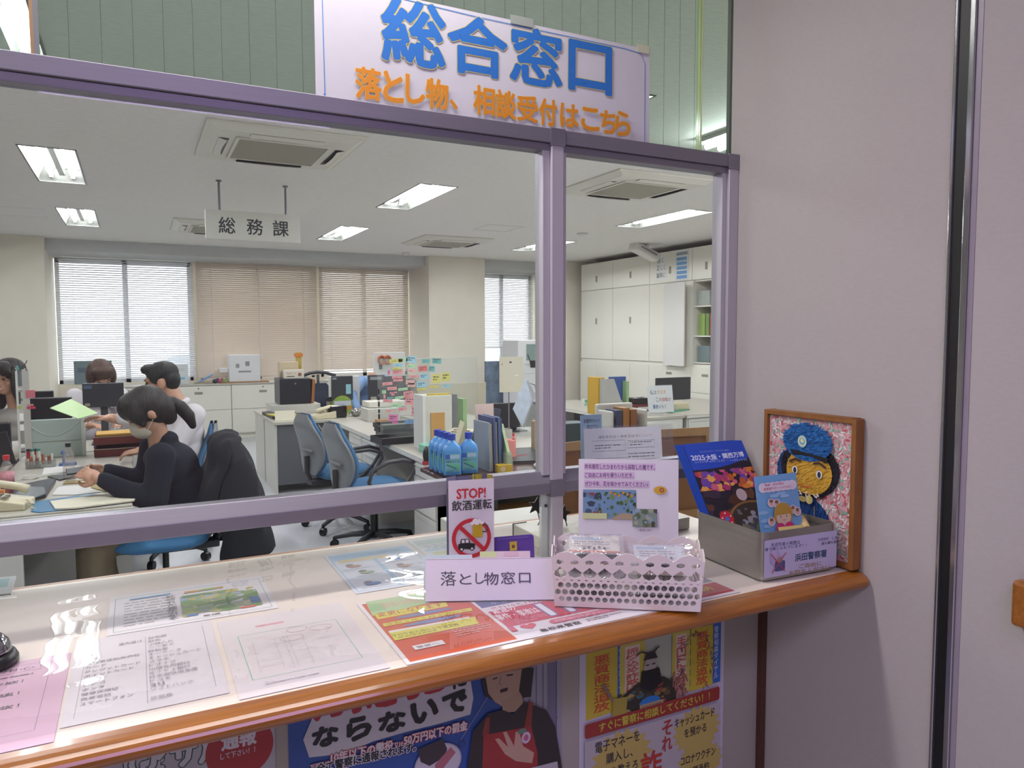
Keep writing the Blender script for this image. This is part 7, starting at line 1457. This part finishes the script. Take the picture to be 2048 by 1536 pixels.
wood_frame('brown wooden picture frame leaning behind the blue brochures', (at_y(1372, 900, 2.1).x, 2.06, .861), .26, .33, R(-6), 12)
a, c_ = at_y(1128, 895, 2.3), at_y(1172, 845, 2.3); tag(MB().box(0, c_.x-a.x+.01, 0, .08, 0, c_.z-.861).build('dark_green_box', mat('dark_teal_box', '#2c4446', .5), loc=(a.x, 2.3, .861), bevel=.004), 'dark green box file behind the light oak frame', 'box file')
a, c_ = at_y(1217, 870, 2.35), at_y(1290, 808, 2.35); t = thing('magazine_rack', 'white rack with brown notebooks behind the clear folder', 'rack', (a.x, 2.33, .861)); w = c_.x-a.x; h = c_.z-.861
b = MB(); b.box(0, w, .1, .12, 0, h).box(0, .012, 0, .1, 0, h*.95).box(w-.012, w, 0, .1, 0, h*.95).box(0, w, 0, .012, 0, h*.6); b.build('rack', M_white, t, bevel=.006)
for k, (c, hh) in enumerate((('#2c3a5c', .95), ('#a5713c', .97), ('#8a5a34', .95))): MB().box(w*.2+k*w*.2, w*.2+k*w*.2+w*.17, .02, .09, .012, h*hh).build('notebook', mat('notebook_%d' % k, c, .6), t)
# clear folder with a printed sheet and a blue note on the counter behind the glass
X = frame((at_y(1170, 930, 1.62).x, 1.62, 1.0012), (1, -.22, 0), EZ+EY*.14); tl, tr = on(X, 1167, 858), on(X, 1322, 855)
t = thing('clear_folder', 'clear folder holding a printed page standing behind the right-hand glass pane', 'folder', X.translation); Ti = Matrix.Translation(-X.translation)
s = Sheet(tr.x-tl.x, tl.y, '#d5d2da', .0006, .0002, translucent('thin_white_page', '#f2f0f6', .75)); w, h = s.w, s.h
s.text('運転免許証の更新手続きについて', w*.18, h*.9, w*.7, h*.03, '#8a8890', res=1)
for x_, y_, w_, h_ in ((.1, .78, .42, .1), (.55, .8, .35, .07), (.12, .62, .42, .09), (.5, .5, .45, .08)): s.frame(w*x_, h*y_, w*w_, h*h_, .0012, '#a09ea6'); s.para(2, w*(x_+.03), h*(y_+.05), w*w_*.8, h*.025, '#97959d', int(x_*100), .4)
s.para(4, w*.55, h*.74, w*.35, h*.03, '#a3a1a9', 3, .35); s.build('printed_page', Ti @ X @ Matrix.Translation((tl.x, 0, 0)), t)
b = MB(); b.box(-.004, w+.035, 0, h+.006, .001, .0018); b.build('clear_cover', glassy('clear_cover', (.98, .98, .99), .05, (.88, .86, .9), 1.3), t).matrix_local = Ti @ X @ Matrix.Translation((tl.x, 0, 0))
a, c_ = at_y(1172, 880, 1.66), at_y(1214, 831, 1.66); s = Sheet(c_.x-a.x, c_.z-1.0, '#a9cbe0', .001, .0003); hh = c_.z-at_y(1190, 852, 1.66).z
s.text('各種受付セット', s.w*.15, s.h-.022, s.w*.75, .011, '#2c3440', bold=.01, res=1); s.text('窓口プラン', s.w*.3, s.h-.038, s.w*.55, .011, '#2c3440', bold=.01, res=1)
s.build('blue_memo', frame((a.x, 1.675, 1.0012), (1, -.05, 0), EZ+EY*.05), None, 'light blue handwritten memo sticking up behind the clear folder', 'memo')
# white box on the counter behind the rail and small black stars on wires
p0, p1 = at_z(1030, 1078, 1.0), at_z(1098, 1112, 1.0)
t = thing('white_riser', 'low white box with a black corner on the counter behind the post', 'box', (.872, 1.54, 1.0008)); MB().box(0, .46, 0, .16, 0, .032).build('body', mat('cream_white_box', '#d2d0bf', .4), t, bevel=.002); MB().box(-.0012, .0, .158, .161, 0, .033).box(-.0012, .04, .1585, .1615, .031, .0335).build('black_edge', M_black, t)
for k, (px, py, Ys) in enumerate(((1072, 1012, 1.66), (1126, 1027, 1.62))):
    q = at_y(px, py, Ys); t = thing('star_ornament', 'small black star on a wire %s the partition post' % ('left of', 'right of')[k], 'ornament', (q.x, Ys, 1.0008), 0, 'black star ornaments'); n_ = [((.011 if i % 2 else .024)*sin(pi*i/5+.2), (.011 if i % 2 else .024)*cos(pi*i/5+.2)) for i in range(10)]
    MB().prism(n_, -.002, .002, M_black, Matrix.Translation((0, 0, q.z-1.0008)) @ Matrix.Rotation(pi/2, 4, 'X')).build('star', None, t); MB().tube([(0, 0, q.z-1.001), (.012, .0, (q.z-1)*.5), (-.012, 0, .002)], .0015, 6).build('wire', M_black, t); MB().cyl((-.012, 0, 0), (-.012, 0, .004), .008, n=12).build('foot', M_black, t)
# left edge: blue panel below the rail
a = at_z(2, 1170, .7); tag(MB().box(-.3, 0, 0, .02, 0, .62).build('blue_board', mat('bright_blue_panel', '#2f6fc0', .4), loc=(at_y(12, 1150, 3.4).x, 3.4, 0), rot=(0, R(-4), 0)), 'bright blue panel at the left edge below the bottom rail', 'board')
X = frame((at_z(0, 1173, 1.0).x-.08, 1.79, 1.0062), (1, -.1, 0), EZ*.5+EY); s = Sheet(.11, .05, '#cfd0d2', .004); s.rect(.06, .02, .04, .025, '#a9c0c4'); s.build('folded_paper', X, None, 'folded white paper at the left rear edge of the counter', 'paper')
